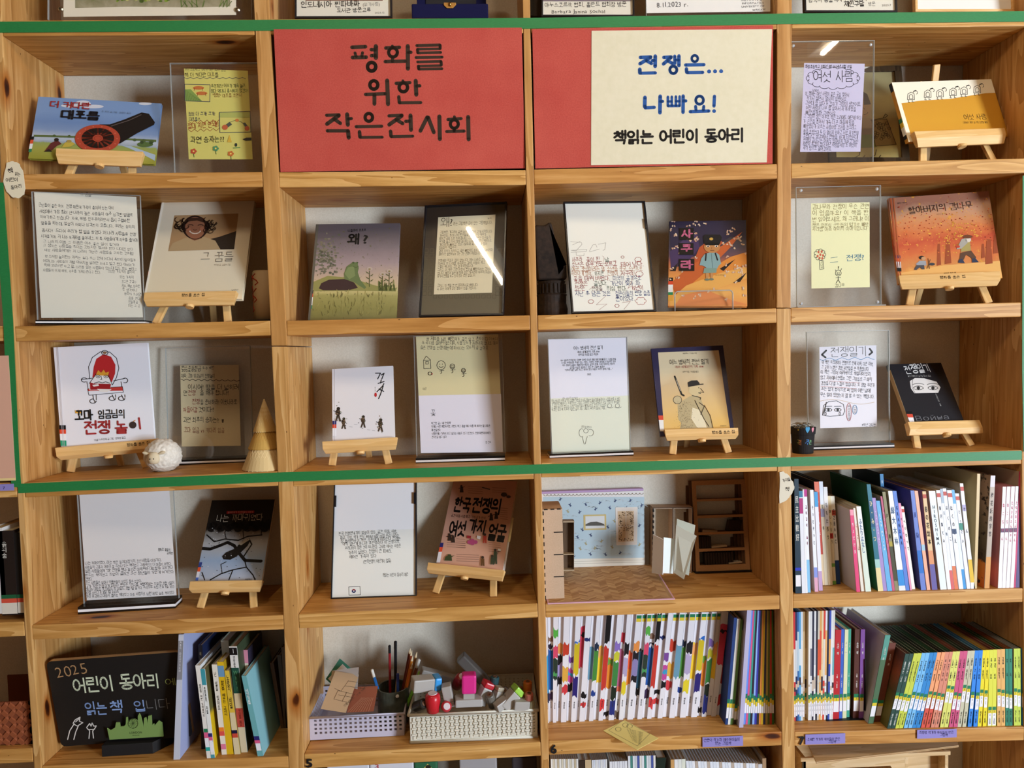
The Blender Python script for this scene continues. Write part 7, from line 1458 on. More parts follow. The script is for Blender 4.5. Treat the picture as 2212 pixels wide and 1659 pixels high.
# rubber stamps in the cream basket
def stamp(kind, c, Yd, rot, cc, label, s=1.0):
    """c = detail-view pixel of the stamp's middle; rot = (rx, ry, rz) degrees"""
    p = P(*px('B5', c), Yd); M = Matrix.Translation(p) @ Matrix.Rotation(math.radians(rot[2]), 4, 'Z') @ Matrix.Rotation(math.radians(rot[1]), 4, 'Y') @ Matrix.Rotation(math.radians(rot[0]), 4, 'X') @ Matrix.Scale(s, 4)
    r2 = empty('rubber_stamp', M, label, 'stamp', 'rubber stamps in the cream basket'); g = mat('a8a49e', 0.4, 0.4); m = mat(cc, 0.3, 0.45)
    if kind == 'self':      # self-inking: coloured cap over a grey body
        MB().box((-0.017, -0.014, 0), (0.017, 0.014, 0.045)).build('cap', m, r2, bevel=0.005); MB().box((-0.013, -0.011, -0.012), (0.013, 0.011, 0)).build('body', g, r2); MB().box((-0.032, -0.016, -0.03), (0.032, 0.016, -0.012)).build('base', mat('b0aeac', 0.4), r2, bevel=0.003)
    elif kind == 'block':   # grey block with a coloured end
        MB().box((-0.03, -0.016, -0.014), (0.018, 0.016, 0.014)).build('body', g, r2, bevel=0.003); MB().box((0.018, -0.0165, -0.0145), (0.034, 0.0165, 0.0145)).build('cap', m, r2, bevel=0.004)
    elif kind == 'bar': MB().box((-0.045, -0.013, -0.011), (0.045, 0.013, 0.011)).build('body', m, r2, bevel=0.003); MB().box((0.045, -0.0135, -0.0115), (0.050, 0.0135, 0.0115)).build('end_plate', mat('c8c6c4', 0.4), r2, bevel=0.001)
    elif kind == 'egg': MB().lathe([(0.006, -0.024), (0.014, -0.022), (0.0165, -0.005), (0.0175, 0.006), (0.0165, 0.016), (0.011, 0.020)], (0, 0, 0), 22).build('handle', m, r2, smooth=True); MB().lathe([(0.011, 0.0200), (0.0105, 0.0212), (0, 0.0212)], (0, 0, 0), 22).build('top_disc', mat('d8c8cc', 0.4), r2)
    else: MB().lathe([(0.008, -0.02), (0.0095, -0.018), (0.0095, 0.012), (0.008, 0.014), (0, 0.014)], (0, 0, 0), 16).build('handle', m, r2, smooth=False); MB().lathe([(0.0045, 0.0141), (0.0045, 0.015), (0.002, 0.015), (0.002, 0.0141)], (0, 0, 0), 12).build('end_ring', mat('6a4a34', 0.6), r2)
for a in (('bar', (1255, 520), 0.10, (0, 22, 12), '7e7a76', 'long grey bar stamp with a pale end at the back left', 1.15), ('bar', (1560, 470), 0.12, (0, 48, 0), '5a5652', 'dark grey bar stamp sticking up highest from the basket', 1.25), ('block', (1140, 575), 0.06, (0, 6, 20), '3a9ae0', 'grey block stamp with a bright blue end', 1.2), ('egg', (1205, 735), 0.03, (0, 0, 0), 'c0202c', 'red egg-shaped stamp with a pale disc on top', 1.15), ('block', (1335, 670), 0.05, (0, 80, 0), '8e8a86', 'grey block stamp standing upright behind the red egg-shaped one', 0.9), ('self', (1512, 650), 0.04, (0, 2, 4), 'd8308a', 'magenta self-inking stamp on a grey base', 1.12), ('egg', (1318, 775), 0.03, (60, 20, 0), 'b8303a', 'small red round stamp lying at the front rim', 0.8), ('block', (1640, 660), 0.06, (0, -60, 20), 'b82430', 'stamp with a glossy red end leaning right', 0.95), ('peg', (1700, 715), 0.04, (20, -12, 0), '6a665e', 'grey cylindrical stamp beside the magenta one', 1.25), ('peg', (1728, 575), 0.08, (0, 8, 0), '2a4a50', 'dark teal cylindrical stamp', 1.3), ('block', (1755, 680), 0.055, (0, -70, 30), 'a89e8a', 'beige block stamp standing on end', 0.7), ('block', (1870, 700), 0.04, (0, -40, 20), '9ad04a', 'grey block stamp with a lime green end', 1.0), ('peg', (1820, 650), 0.07, (50, 0, 0), '33243a', 'dark purple round stamp', 1.1), ('peg', (2012, 615), 0.06, (0, 4, 0), 'b8601e', 'orange wooden peg stamp by the right rim', 1.25), ('peg', (2025, 710), 0.035, (6, 4, 0), 'b86a5a', 'dusty pink peg stamp in the right corner', 1.2), ('block', (1800, 745), 0.03, (0, -20, 30), '7a766e', 'small grey block stamp near the front rim', 0.75), ('block', (1975, 755), 0.03, (0, 8, 10), '8a8468', 'olive grey flat stamp at the right front', 0.85), ('peg', (1950, 650), 0.075, (30, 20, 0), '8a5a3a', 'brown peg stamp behind the lime one', 1.0), ('egg', (1430, 560), 0.09, (20, 30, 0), '8a1f2a', 'dark red round stamp in the shade at the back', 0.95), ('peg', (1100, 760), 0.04, (60, 0, 40), '26241f', 'black round stamp at the left front', 1.4)): stamp(*a)
# ================================================================ books standing on the shelves
FR.update({'E1': (1170, 1310, 6.144), 'E2': (1420, 1310, 6.144), 'G1': (1700, 1010, 5.72), 'G2': (1940, 1000, 5.53), 'H1': (1700, 1310, 5.925), 'H2': (1890, 1380, 6.87), 'K1': (360, 1350, 5.37), 'M1': (1170, 1600, 4.022)})
ORD = 'first second third fourth fifth sixth seventh eighth ninth tenth eleventh twelfth thirteenth fourteenth fifteenth sixteenth seventeenth eighteenth nineteenth twentieth'.split()
ORD += ['twenty-' + o for o in ORD[:9]] + ['thirtieth'] + ['thirty-' + o for o in ORD[:9]] + ['fortieth'] + ['forty-' + o for o in ORD[:9]] + ['fiftieth']
ceil_z = {}
def shelf_book(col, row, fr, b, t, cc, label, group, bands=(), boards=None, depth=0.19, text=(), Y=None, yaw=0.0, pages='e4dfd2', name='book', splash=None, blab=None):
    """spine drawn by its bottom (x0, x1, y) and top (x0, x1, y) in detail-view pixels; bands = (t0, t1, colour) up the spine; text = (t0, t1, words, colour, size share)"""
    c = px(fr, ((b[0] + b[1]) / 2, b[2])); z = floor_z(col, row, c[0])
    if Y is None: Y = max(0.006, PZ(*c, z).y)
    Y = min(Y, BACK - 0.03); depth = min(depth, BACK - 0.006 - Y)
    q = [P(*px(fr, (b[0], b[2])), Y), P(*px(fr, (b[1], b[2])), Y), P(*px(fr, (t[1], t[2])), Y), P(*px(fr, (t[0], t[2])), Y)]
    for v in q[:2]: v.z = z + 0.0004
    top = (floor_z(col, row - 1, c[0]) if (col, row - 1) in BOARD else z + 0.37) - TH - 0.004
    for i, j in ((2, 1), (3, 0)):
        if q[i].z > top: f = (top - q[j].z) / (q[i].z - q[j].z); q[i] = q[j] + (q[i] - q[j]) * f
    o = (q[0] + q[1]) / 2
    root = empty(name, Vector(o), label, 'book', group)
    q = [v - o for v in q]; d = Vector((math.sin(yaw), math.cos(yaw), 0)) * depth
    ex = (q[1] - q[0]).normalized(); W = (q[1] - q[0]).length; e = min(0.0018, W * 0.18); ez = (q[3] - q[0]).normalized()
    s = mat(cc, 0.4, 0.35); mb = MB(); bm_ = boards if boards is not None else cc
    dn = d.normalized()
    mb.hexa([q[0], q[1], q[1] + dn * e, q[0] + dn * e, q[3], q[2], q[2] + dn * e, q[3] + dn * e]); mb.mi = 1
    for a_, b_ in ((0, 1), (1, 0)):
        sx = ex * e * (1 if a_ == 0 else -1); t_ = q[3] if a_ == 0 else q[2]
        mb.hexa([q[a_] + dn * e, q[a_] + sx + dn * e, q[a_] + sx + d, q[a_] + d, t_ + dn * e, t_ + sx + dn * e, t_ + sx + d, t_ + d])
    cv = mb.build('cover', [s, bm_ if not isinstance(bm_, str) else mat(bm_, 0.45, 0.3)], root)
    g = ez * 0.003; p0, p1, p2, p3 = q[0] + ex * e + dn * e + g, q[1] - ex * e + dn * e + g, q[2] - ex * e + dn * e - g, q[3] + ex * e + dn * e - g
    dd = d - dn * (e + 0.003)
    MB().hexa([p0, p1, p1 + dd, p0 + dd, p3, p2, p2 + dd, p3 + dd]).build('pages', mat(pages, 0.85, 0.1), root)
    def at(u, v): return q[0] + (q[1] - q[0]) * u + ((q[3] - q[0]) * (1 - u) + (q[2] - q[1]) * u) * v
    if bands or splash:
        vs_, fs, mi, ms = [], [], [], []; lay = 0
        r_ = random.Random(int(b[0] * 7 + b[1] * 13 + t[0]))
        for k, (t0, t1, c_) in enumerate(bands):
            m = mat(c_, 0.4, 0.3)
            if m not in ms: ms.append(m)
            j = splash if splash and c_ not in (GR, YE, WH) else 0.0; n = 4 if j else 1; lay += 1; off = -dn * (0.00012 + 0.00003 * lay)
            u0, u1 = (0.07, 0.86) if c_ in (GR, YE, WH) else (0.0, 1.0)
            lo = [at(u0 + u1 * i / n, max(0, t0 + (r_.uniform(-j, j)))) + off for i in range(n + 1)]; hi = [at(u0 + u1 * i / n, min(1, t1 + r_.uniform(-j, j))) + off for i in range(n + 1)]
            k0 = len(vs_); vs_ += lo + hi
            for i in range(n): fs.append((k0 + i, k0 + i + 1, k0 + n + 2 + i, k0 + n + 1 + i)); mi.append(ms.index(m))
        link('spine_bands', mesh('spine_bands', vs_, fs, False, mi), ms, cv)
    if text:
        vs_, fs, mi, ms = [], [], [], []
        for t0, t1, st, c_, sz in text:
            m = mat(c_, 0.5, 0.2)
            if m not in ms: ms.append(m)
            n = len(st); up = at(0.5, t1) - at(0.5, t0); L = up.length / n; up = up.normalized(); side = ex
            for i, ch in enumerate(st):
                v, f, adv = glyph(ch, 0.012)
                if not len(v): continue
                ctr = at(0.5, t1) - up * L * (i + 0.5) - dn * 0.0004; k0 = len(vs_); hs = min(L * 1.05, W * 1.2)
                cm = (v.min(0) + v.max(0)) / 2
                vs_ += [ctr + side * (a - cm[0]) * W * sz + up * (bb - cm[1]) * hs for a, bb in v]
                fs += [tuple(x + k0 for x in p) for p in f]; mi += [ms.index(m)] * len(f)
        link('spine_lettering', mesh('spine_lettering', vs_, fs, False, mi), ms, cv)
    return root, cv
GR, YE, WH = '1f7a52', 'e0c838', 'ecebf0'
# ---- painted white picture books on the shelf with the card
xb = [72, 103, 150, 197, 256, 330, 390, 455, 500, 575, 628, 688, 755, 815, 888, 960, 1025, 1085, 1138, 1215, 1270, 1335, 1400, 1460, 1540, 1605]
xt = [38, 82, 157, 228, 297, 383, 455, 530, 590, 668, 735, 795, 862, 935, 1008, 1085, 1137, 1200, 1260, 1340, 1405, 1468, 1540, 1600, 1684, 1765]
xb += [v + 1536 for v in (157, 232, 300, 380, 448, 528, 590, 650, 720, 778, 850)]; xt += [v + 1536 for v in (298, 375, 432, 515, 590, 665, 725, 795, 855, 960, 1030)]
xt[25] = 1536 + 212
PAINT = [[(.27, .64, '3aa0dc'), (.2, .27, '1c2a4a')], [(.3, .68, '2456a0'), (.70, .73, '2a2438'), (.75, .80, '8a6a58'), (.2, .28, '3a2a4a')], [(.8, .88, '58b048'), (.6, .72, 'd84a6a'), (.40, .6, '2a3a30'), (.44, .48, '4a9a58')], [(.64, .73, 'e89a50'), (.34, .63, '1c1a20'), (.42, .55, 'a090c0')], [(.63, .74, 'c4402c'), (.38, .52, 'dca848'), (.27, .34, 'cc3c44')], [(.55, .62, '7a4a98'), (.36, .5, 'c04a9a'), (.42, .46, '3a9ac8'), (.28, .36, '18161c')], [(.45, .74, 'd0b828'), (.74, .765, '2a6ac0'), (.24, .42, '2c2470')], [(.5, .89, 'd63e56'), (.8, .83, '2a1620')], [(.745, .785, '22306a'), (.22, .27, '1a181c'), (.14, .19, 'd03a3a')], [(.38, .7, '6898b0')], [(.38, .67, '4a8a3c'), (.67, .735, '223048'), (.23, .28, '24408a')], [(.35, .7, 'f0c832'), (.6, .7, 'f0a860')], [(.74, 1, '141216'), (.3, .7, 'c43a30'), (.1, .2, 'd83a3a')], [(.3, .58, 'e0862c'), (.52, .58, '6a9a3a'), (0.03, .08, '1e1c20')], [(.66, .74, '8a70c0'), (.56, .64, 'c8c838'), (.32, .55, '3f8444'), (.2, .32, '1e2a20'), (.04, .2, '26307a')], [(.72, .84, 'd03a4a'), (.3, .66, 'b0587a'), (.27, .3, 'd86a50'), (0, .08, '6a5a50')], [(.62, .72, '1a181e'), (.42, .6, 'b0a4c8'), (.24, .36, 'e0cc30')], [(.33, .64, 'f0603a'), (.33, .48, 'f08a34')], [(.64, .73, 'e8924a'), (.36, .64, '1c1a22'), (.42, .56, '8a80b0')], [(.28, .64, '1f4a60'), (.64, .66, '16161a'), (.22, .28, '16161a')]]
for i in range(36):
    lab18 = 18 <= i < 34 and i not in (24,)
    pa = list(PAINT[i % 20]) if i < 20 else list(PAINT[(2, 1, 12, 8, 5, 4, 9, 10, 16, 11, 6, 13, 14, 11, 7, 12)[i - 20]])
    if lab18: pa += [(.955, .985, GR), (.925, .955, YE)]
    w_ = '%s white picture book from the %s, painted %s' % (ORD[i if i < 18 else 35 - i], 'thin divider' if i < 18 else 'blue-black end spine', ('blue', 'deep blue', 'green and pink', 'orange and black', 'red and ochre', 'purple and magenta', 'yellow and navy', 'bright red', 'with a navy bar', 'pale blue', 'green', 'sunny yellow', 'black and red', 'orange', 'green and navy', 'pink and mauve', 'lilac and black', 'orange red', 'orange and black', 'dark teal')[i % 20 if i < 20 else (2, 1, 12, 8, 5, 4, 9, 10, 16, 11, 6, 13, 14, 11, 7, 12)[i - 20]])
    yb = 1550 - i * 2.6 - (18 if i % 2 else 0); yt = 128 - i * 1.7
    shelf_book('C', 5, 'E1', (xb[i], xb[i + 1] - 3, yb), (xt[i], xt[i + 1] - 4, yt), 'e6e4ea', w_, 'painted white picture books in a row', pa, 'd8d4d8', 0.17, [(.13, .19, '책마을', '3a3640', 0.3)], splash=0.018)
TH_ = [((900, 935, 1570), (1018, 1058, 150), '24407a', 'blue-black picture book standing right after the painted row'), ((936, 968, 1570), (1062, 1104, 165), 'e2e4e0', 'thin white book beside the blue-black spine'), ((969, 1005, 1570), (1104, 1136, 175), '5a8a4a', 'thin green book beside the blue-black spine'), ((1006, 1050, 1568), (1100, 1130, 480), '33302c', 'short dark brown thin book'), ((1051, 1085, 1575), (1130, 1172, 320), '7a7c6a', 'short olive grey thin book'), ((1086, 1140, 1610), (1192, 1250, 50), 'b8b4d4', 'lavender plastic folder between the painted books and the thin booklets')]
for b, t, cc, lb in TH_: shelf_book('C', 5, 'E2', b, t, cc, lb, 'mixed thin books on the painted shelf', [] if 'folder' in lb else [(.2, .24, GR), (.16, .2, YE), (.06, .16, WH)], depth=0.2)
CN = ['periwinkle', 'pink', 'teal', 'black', 'light blue', 'indigo', 'charcoal', 'orange', 'yellow', 'dark navy', 'khaki', 'olive', 'red', 'dark green']
for i, cc in enumerate(['6a90e0', 'd8588a', '3a9a8a', '2a2430', '8cb0ea', '3a3aa0', '2e2c2c', 'd8883a', 'd8b42c', '2a2c4a', 'a8964a', '5a6a2a', 'b8342a', '3a6a2a']):
    x0 = 1142 + i * 29.2; u0 = 1250 + i * 20.5
    shelf_book('C', 5, 'E2', (x0, x0 + 28, 1568), (u0, u0 + 19.5, 55), cc, 'thin %s booklet among the coloured booklets by the upright' % CN[i], 'thin coloured booklets', [(.23 - i % 3 * .015, .27 - i % 3 * .015, GR), (.19 - i % 3 * .015, .23 - i % 3 * .015, YE), (.10, .19 - i % 3 * .015, WH)], depth=0.2)
# ---- coloured spines with library labels, lower right
cols = ['24463e', 'c8d24e', '78bcea', '3288cc', 'f0a474', 'd88c74', 'dcdc74', 'cc5680', 'c8c4a8', '3286e0', 'ecda2c', 'dcdc4c', 'e2b068', '2a8068', 'c2d454', '2a84d0']
cnm = ['dark green', 'lime green', 'pale blue', 'strong blue', 'orange-topped red', 'salmon', 'pale yellow', 'raspberry pink', 'grey beige', 'cobalt blue', 'bright yellow', 'lemon', 'apricot', 'sea green', 'yellow-green', 'azure']
HB = [(182, 238, 455, 512), (242, 298, 517, 574), (302, 356, 582, 638), (361, 416, 640, 696), (428, 483, 700, 756), (495, 550, 760, 816), (555, 611, 820, 874), (615, 670, 878, 926), (683, 741, 928, 986), (755, 810, 995, 1047), (828, 883, 1048, 1104), (888, 944, 1108, 1159), (965, 1021, 1160, 1210), (1028, 1086, 1212, 1264), (1098, 1154, 1265, 1319), (1165, 1222, 1320, 1375), (1226, 1282, 1378, 1431), (1298, 1353, 1432, 1484), (1378, 1434, 1485, 1544), (1462, 1519, 1545, 1601), (1525, 1582, 1602, 1651), (1600, 1656, 1652, 1704), (1672, 1731, 1705, 1757), (1735, 1796, 1758, 1814), (1815, 1869, 1815, 1870), (1875, 1931, 1872, 1930), (1938, 1987, 1938, 1984), (1992, 2041, 1988, 2038), (2065, 2113, 2062, 2110), (2115, 2166, 2112, 2160), (2180, 2240, 2170, 2228)]
land = grad_mat('landscape_cover', [(0, '6a6a34'), (0.25, '7a7436'), (0.45, '6a5a3a'), (0.65, 'a0583c'), (0.85, '6a4038'), (1, '4a4440')], 0.22, 0, nscale=30, namt=0.3)
bc = ['15261c', '1c3a24', '14201a', '24482c', '1a1a16', '2a5030', '7a4030', '1c3020', '3a2a20', '2a6a8a', 'a8843c', '6a2a20', '1f4a28', '8a4a24', '9a9a98', '26402a']
for i, (b0, b1, t0, t1) in enumerate(HB):
    k = i // 2; low = k == 11; o_ = (i % 4) * 0.012
    yb = 1365 - i * 2.1; yt = 222 - i * 2.7; g0 = (.40 - o_ + (.07 if k in (6, 8) else 0)) if not low else .17
    bd = [(g0 + .04, g0 + .085, GR), (g0, g0 + .042, YE), (g0 - .14 if not low else 0.01, g0, WH)]
    if k == 4: bd = [(0, .3, 'd8584a')] + bd
    w_ = '%s picture book spine, %s of its pair, with a library label' % (cnm[k], 'left' if i % 2 == 0 else 'right') if i < 30 else 'azure picture book spine at the far right edge, with a library label'
    shelf_book('D', 5, 'H2', (b0, b1, yb), (t0, t1, yt), cols[k], w_, 'coloured labelled picture books', bd, land if i == 0 else bc[k], 0.19, [(.62, .9, ('슬퍼하는 나무', '우리마을이야기', '호박꽃 피는', '바다 친구', '고사리 꺾기', '물 흐르는 우리 집', '노란 들판', '나비를 따라서', '돌담 이야기', '바다로 간 아이', '유채꽃 이야기', '우리 집', '감귤 이야기', '숲 속', '우리들의 노래', '하늘')[k], 'f0f0e8' if k == 0 else '2a2a2a', 0.42), (.04, .2, '제주그림책', 'f0f0e8' if k == 0 else '2a2a2a', 0.4) if not low else (.03, .1, '그림', '3a3a3a', .4), (g0 + .005, g0 + .036, '7', '3a3020', 0.5), (g0 - .1, g0 - .01, '조 23', '3a3a44', .35)], pages='b8b8ac')
def big_book(b, t, cc, bd, lb, bands): return shelf_book('D', 5, 'H1', b, t, cc, lb, 'labelled books around the black bookend', bands, bd, 0.2, [(.72, .86, '조선의 꿈', 'e8e4dc', .35)])
L7 = lambda g: [(g + .035, g + .075, GR), (g, g + .035, YE), (g - .12, g, WH)]
big_book((1040, 1105, 1500), (1258, 1326, 366), '4a6a4c', 'b4b4b8', 'tall grey-covered book with a green spine leaning right', [(.72, 1, '5a9a8c')] + L7(.2)); big_book((1112, 1190, 1478), (1310, 1396, 468), '6e3a2c', '5a3024', 'brown book leaning beside the green spine', L7(.2))
for b, t, cc, lb in (((584, 664, 1442), (622, 696, 300), 'b8242c', 'red book left of the black bookend'), ((666, 705, 1435), (697, 735, 292), '3a62c0', 'blue book beside the red one'), ((710, 760, 1432), (742, 787, 296), 'e0e0b4', 'cream book beside the blue one'), ((762, 800, 1420), (788, 822, 288), '3f9c84', 'mint green book beside the cream one'), ((801, 842, 1396), (823, 864, 276), '8a4a3a', 'reddish brown book set back in the row'), ((845, 918, 1432), (872, 940, 292), '52281f', 'dark brown book in the labelled row'), ((921, 980, 1436), (946, 1000, 294), '7a4a96', 'purple book against the black bookend')): shelf_book('D', 5, 'H1', b, t, cc, lb, 'labelled books around the black bookend', L7(.2), None, 0.17, [(.72, .86, '우리 책', 'f0ece6', .35), (.35, .5, '글 그림', 'f0ece6', .25), (.2, .235, '7', '3a3020', .35)])
TN = [('c8343a', 'dcdcdc'), ('24305a', 'c8d0d8'), ('3a6aa8', 'b8ccd8'), ('5aa4d4', 'd8e4ea'), ('d8dfe6', 'e8e8e6'), ('b09468', 'c8b088'), ('c4ac84', 'd8c8a8'), ('e6e4de', 'c89a80'), ('e8e6e2', 'e8e6e2'), ('dcdcdc', '6a6a78'), ('22243a', '2a2c44'), ('e8e8e8', 'c8c8d0'), ('2a2a36', '3a3a48'), ('d2c8b8', 'd85a3a'), ('e0a860', 'd8523a'), ('e8d4a8', 'e8c8a0'), ('d84636', 'e0d8cc'), ('e8e8ea', 'e8b070'), ('26283a', '26283a'), ('3a50b0', 'e0a45a'), ('e4e4e8', 'e8e8ea'), ('e0dcd4', '6ab0b8')]
for i, (c1, c2) in enumerate(TN):
    x0 = 90 + i * 22.6; u0 = 82 + i * 24.4
    shelf_book('D', 5, 'H1', (x0, x0 + 21.6, 1468 - (24 if 5 < i < 8 else 0) - i), (u0, u0 + 23.2, 74 - i * 1.2), c1, '%s thin stapled booklet from the thick upright, in the tight labelled bundle' % ORD[i], 'thin stapled booklets', [(.36 + i % 4 * .05, .66 + i % 3 * .08, c2), (.27 + i % 5 * .02, .31 + i % 4 * .03, 'c8b8a8' if i % 3 else '3a3440')] + L7(.155 + i * 7 % 5 * .006), None, 0.17, [(.17, .2, '7', '3a3020', .6), (.08, .15, '조 2', '3a3a44', .5)])
zf = floor_z('D', 5, 1820); a, b = PZ(*px('H1', (320, 1488)), zf), PZ(*px('H1', (1005, 1440)), zf)
root = empty('bookend', Vector((b.x, b.y, zf)), 'black metal bookend beside the purple book', 'bookend'); MB().box((-0.12, -0.004, 0), (0, 0.12, 0.0004)).build('foot_plate', mat('16161a', 0.4), root); MB().box((0, 0.0, 0), (0.0012, 0.11, 0.165)).build('upright_plate', mat('16161a', 0.4), root)
# ---- the foreign picture books
J1 = [((105, 180, 1566), (90, 142, 140), '1f3544', 'dark slate book at the start of the Japanese row', [(.06, .16, WH), (.2, .225, '2a3ab8')], '101418', '民主比較好', 'd8d8d0'), ((186, 230, 1556), (148, 192, 290), 'e6e8ee', 'white booklet with a small picture at its top', [(.78, .93, 'b03a78'), (.94, 1, '3a7a9a')], '3a5a78', '', ''), ((231, 256, 1556), (194, 208, 270), 'ececee', 'very thin white booklet', [], 'c8c8cc', '', ''), ((257, 292, 1546), (209, 246, 270), 'eceef2', 'white book with a magenta top and pale blue foot', [(.93, 1, 'b83a8a'), (0, .32, '8ac4e8')], 'c8ccd8', '길이길이 놀자', '8a3a5a'), ((345, 388, 1536), (285, 326, 275), 'eef0f4', 'white book with a violet foot', [(.0, .14, 'e0a8c0'), (.14, .24, '8a9ae0')], 'c8a898', 'そっとそっと', '5a5a6a'), ((396, 442, 1524), (335, 378, 300), 'e6e6ee', 'white book with a blue top and lilac foot', [(.85, 1, '4aa0d8'), (0, .2, 'c0a0c8')], 'b8bcd8', '', ''), ((442, 470, 1456), (333, 394, 175), 'c24a38', 'red book set back in the Japanese row', [(0, .3, 'e0c8a0'), (.9, 1, 'e87a60')], '2a2020', 'おんなじ', 'f0e0d0'), ((470, 512, 1456), (395, 442, 172), 'e4d8bc', 'cream book with a blue-grey painted spine', [(.78, 1, 'dfe4ec'), (.66, .74, '9a98b0')], '2a2420', '百年', '4a4438'), ((513, 566, 1456), (450, 497, 240), 'e0cfa6', 'beige book with a short title', [(.6, 1, 'e8e6e4')], '8a3a34', 'ももたろう', '2a2420'), ((567, 608, 1446), (500, 541, 350), 'e6d6ae', 'beige book with bold black kana', [(.2, .24, '7aa84a'), (0, .04, '7ab04a'), (.52, .58, 'c03a2a')], '5a4a3a', 'あいうえおう', '1c1a18'), ((609, 662, 1440), (541, 586, 352), 'efe8d6', 'cream book with a dark blue foot', [(0, .27, '24426e'), (.78, .84, 'b84a34')], 'c8bca0', '王さまABC', '1c1a18'), ((860, 905, 1580), (775, 818, 520), 'e2487a', 'pink-spined book with a beige back cover facing out', [(.93, 1, 'f0a0b0')], 'c8b8a4', 'ちょだけま', 'f8e0e8'), ((918, 965, 1530), (820, 856, 500), 'e8e2d4', 'cream book behind the pink-spined one', [(.5, .8, 'e8d0c0')], 'd0c4ac', 'ここよ', 'a86a5a'), ((972, 1040, 1540), (858, 912, 480), 'eef0ea', 'white book with pale green edges', [(0, .6, 'dce8d8')], 'd8cfae', 'ふたりはなし', '4a6a9a'), ((1125, 1190, 1530), (985, 1032, 206), '2c7286', 'big dark green book with a teal spine and cream foot', [(0, .22, 'ead8a0'), (.22, .3, 'a8d0c8'), (.6, .85, '1f5a7a')], '1f5a3c', 'ひ・み・つ', 'f0e2b0'), ((1192, 1240, 1526), (1050, 1094, 375), 'a890c8', 'lilac book beside the teal spine', [], '6a5a8a', 'The Wise Girl', 'ece4f4'), ((1242, 1300, 1526), (1100, 1146, 410), '6cb2e2', 'sky blue book with a white English title', [], '4a7aa0', 'Long Haired', 'f4f8fc'), ((1302, 1335, 1530), (1155, 1177, 356), 'c25e7c', 'rose spine squeezed between the sky blue and olive ones', [], 'b8a898', 'NODDLE', 'f0d0d8'), ((1337, 1382, 1526), (1178, 1216, 300), '8c8660', 'olive book with a painted spine', [(.1, .5, '4a4a30'), (.45, .5, 'b0a040')], '3a3a2c', '戸惑', '2a2818'), ((1386, 1466, 1546), (1250, 1302, 290), 'f0f2f6', 'white book with a bright blue foot', [(0, .05, 'e8e8e8'), (.05, .21, '3a92da')], 'c8c4b0', '緑大木林', '4a6a8a'), ((1470, 1522, 1532), (1308, 1352, 290), '5c82d2', 'cornflower blue book with an English title', [], '4a66b0', 'GRANDMA', '24366e')]
J2 = [((137, 165, 1530), (2, 32, 480), 'e89ab8', 'pink book with dark kana', [], 'c8a8a8', 'だまってと', '5a2a4a'), ((166, 205, 1510), (36, 68, 520), 'f0ece2', 'ivory book with a red seal near its top', [(.93, .97, 'c04a3a')], 'c8b48c', 'へいわって', '4a4438'), ((276, 335, 1542), (148, 192, 330), '6c82ca', 'periwinkle book with a blue paper band', [(.17, .40, '2a72c8')], '4a4e96', '美術', '3a4a90'), ((345, 386, 1536), (196, 236, 335), 'f0b294', 'peach book with a raised spine', [(.4, .46, 'a8c8d8')], 'd89a80', '', ''), ((406, 470, 1536), (290, 332, 340), 'e2c290', 'sand-coloured book with a violet foot', [(0, .26, '6a60a0'), (.26, .4, 'e0986a'), (.93, .97, 'b84a34')], '7a6aa8', '春の花絵本', '3a3024'), ((506, 582, 1546), (366, 442, 335), 'e6eef0', 'thick white book with widely spaced capital letters', [(.97, 1, 'f4f6f6')], 'c8a878', 'HIROSHIMA', '4a5a62'), ((592, 634, 1530), (455, 500, 325), 'f0f2f6', 'white book with a red seal beside the capital letters', [(.93, .97, 'c04a3a')], 'c8b8a0', '新月集とみ', '3a3a48'), ((635, 672, 1522), (502, 531, 310), 'e8eaee', 'white book with a salmon foot', [(0, .19, 'd86868'), (.86, 1, 'a8b8c8')], 'c8c8c8', '天地', '6a7a8a'), ((676, 720, 1526), (533, 573, 305), 'eef0f4', 'white book with an orange foot', [(0, .23, 'e27c50'), (.93, .97, 'c04a3a')], 'c8c8d0', 'はくのこ', '3a3a48'), ((730, 780, 1530), (585, 638, 325), 'eef0f4', 'white book with a dark fish on its spine', [(.93, .97, 'c04a3a'), (.56, .61, '3a4a6a')], 'a8b8c8', 'はくのこえ', '2a2a38'), ((781, 814, 1520), (640, 672, 320), 'e4eef8', 'white book with a light blue foot and top', [(0, .2, '4a9ad8'), (.86, 1, '6ab0e0')], 'b8c8d8', '', ''), ((824, 865, 1520), (682, 726, 365), 'f0f0f6', 'white book with a green beetle on its spine', [(.93, .97, 'c04a3a'), (.62, .69, '3a8a78')], 'c8c8d8', 'とうさい', '3a3a48'), ((872, 920, 1526), (738, 777, 246), 'eef0f6', 'tall white book with a yellow foot', [(.06, .28, 'e6bc34'), (.93, .97, 'c04a3a'), (.74, .8, 'b0a8d0')], 'b4a890', 'せん', '3a3a48'), ((906, 940, 1512), (946, 982, 130), 'd8be8c', 'large cream-covered board book with a thin ruled border', [], 'c2b894', '', ''), ((1032, 1090, 1526), (1108, 1162, 152), 'd4ccd4', 'thick painted book with an orange foot and Chinese title', [(0, .28, 'd89a54'), (.28, .9, 'b8a898')], grad_mat('chinese_cover', [(0, 'd86a28'), (0.25, 'd87a34'), (0.28, '4a3830'), (0.6, '6a5a4a'), (1, '9a7a6a')], 0.24, 0, nscale=26, namt=0.2, speck=[('3a2c28', 40.0, 0.56)]), '梅花城的字市', '2a2228')]
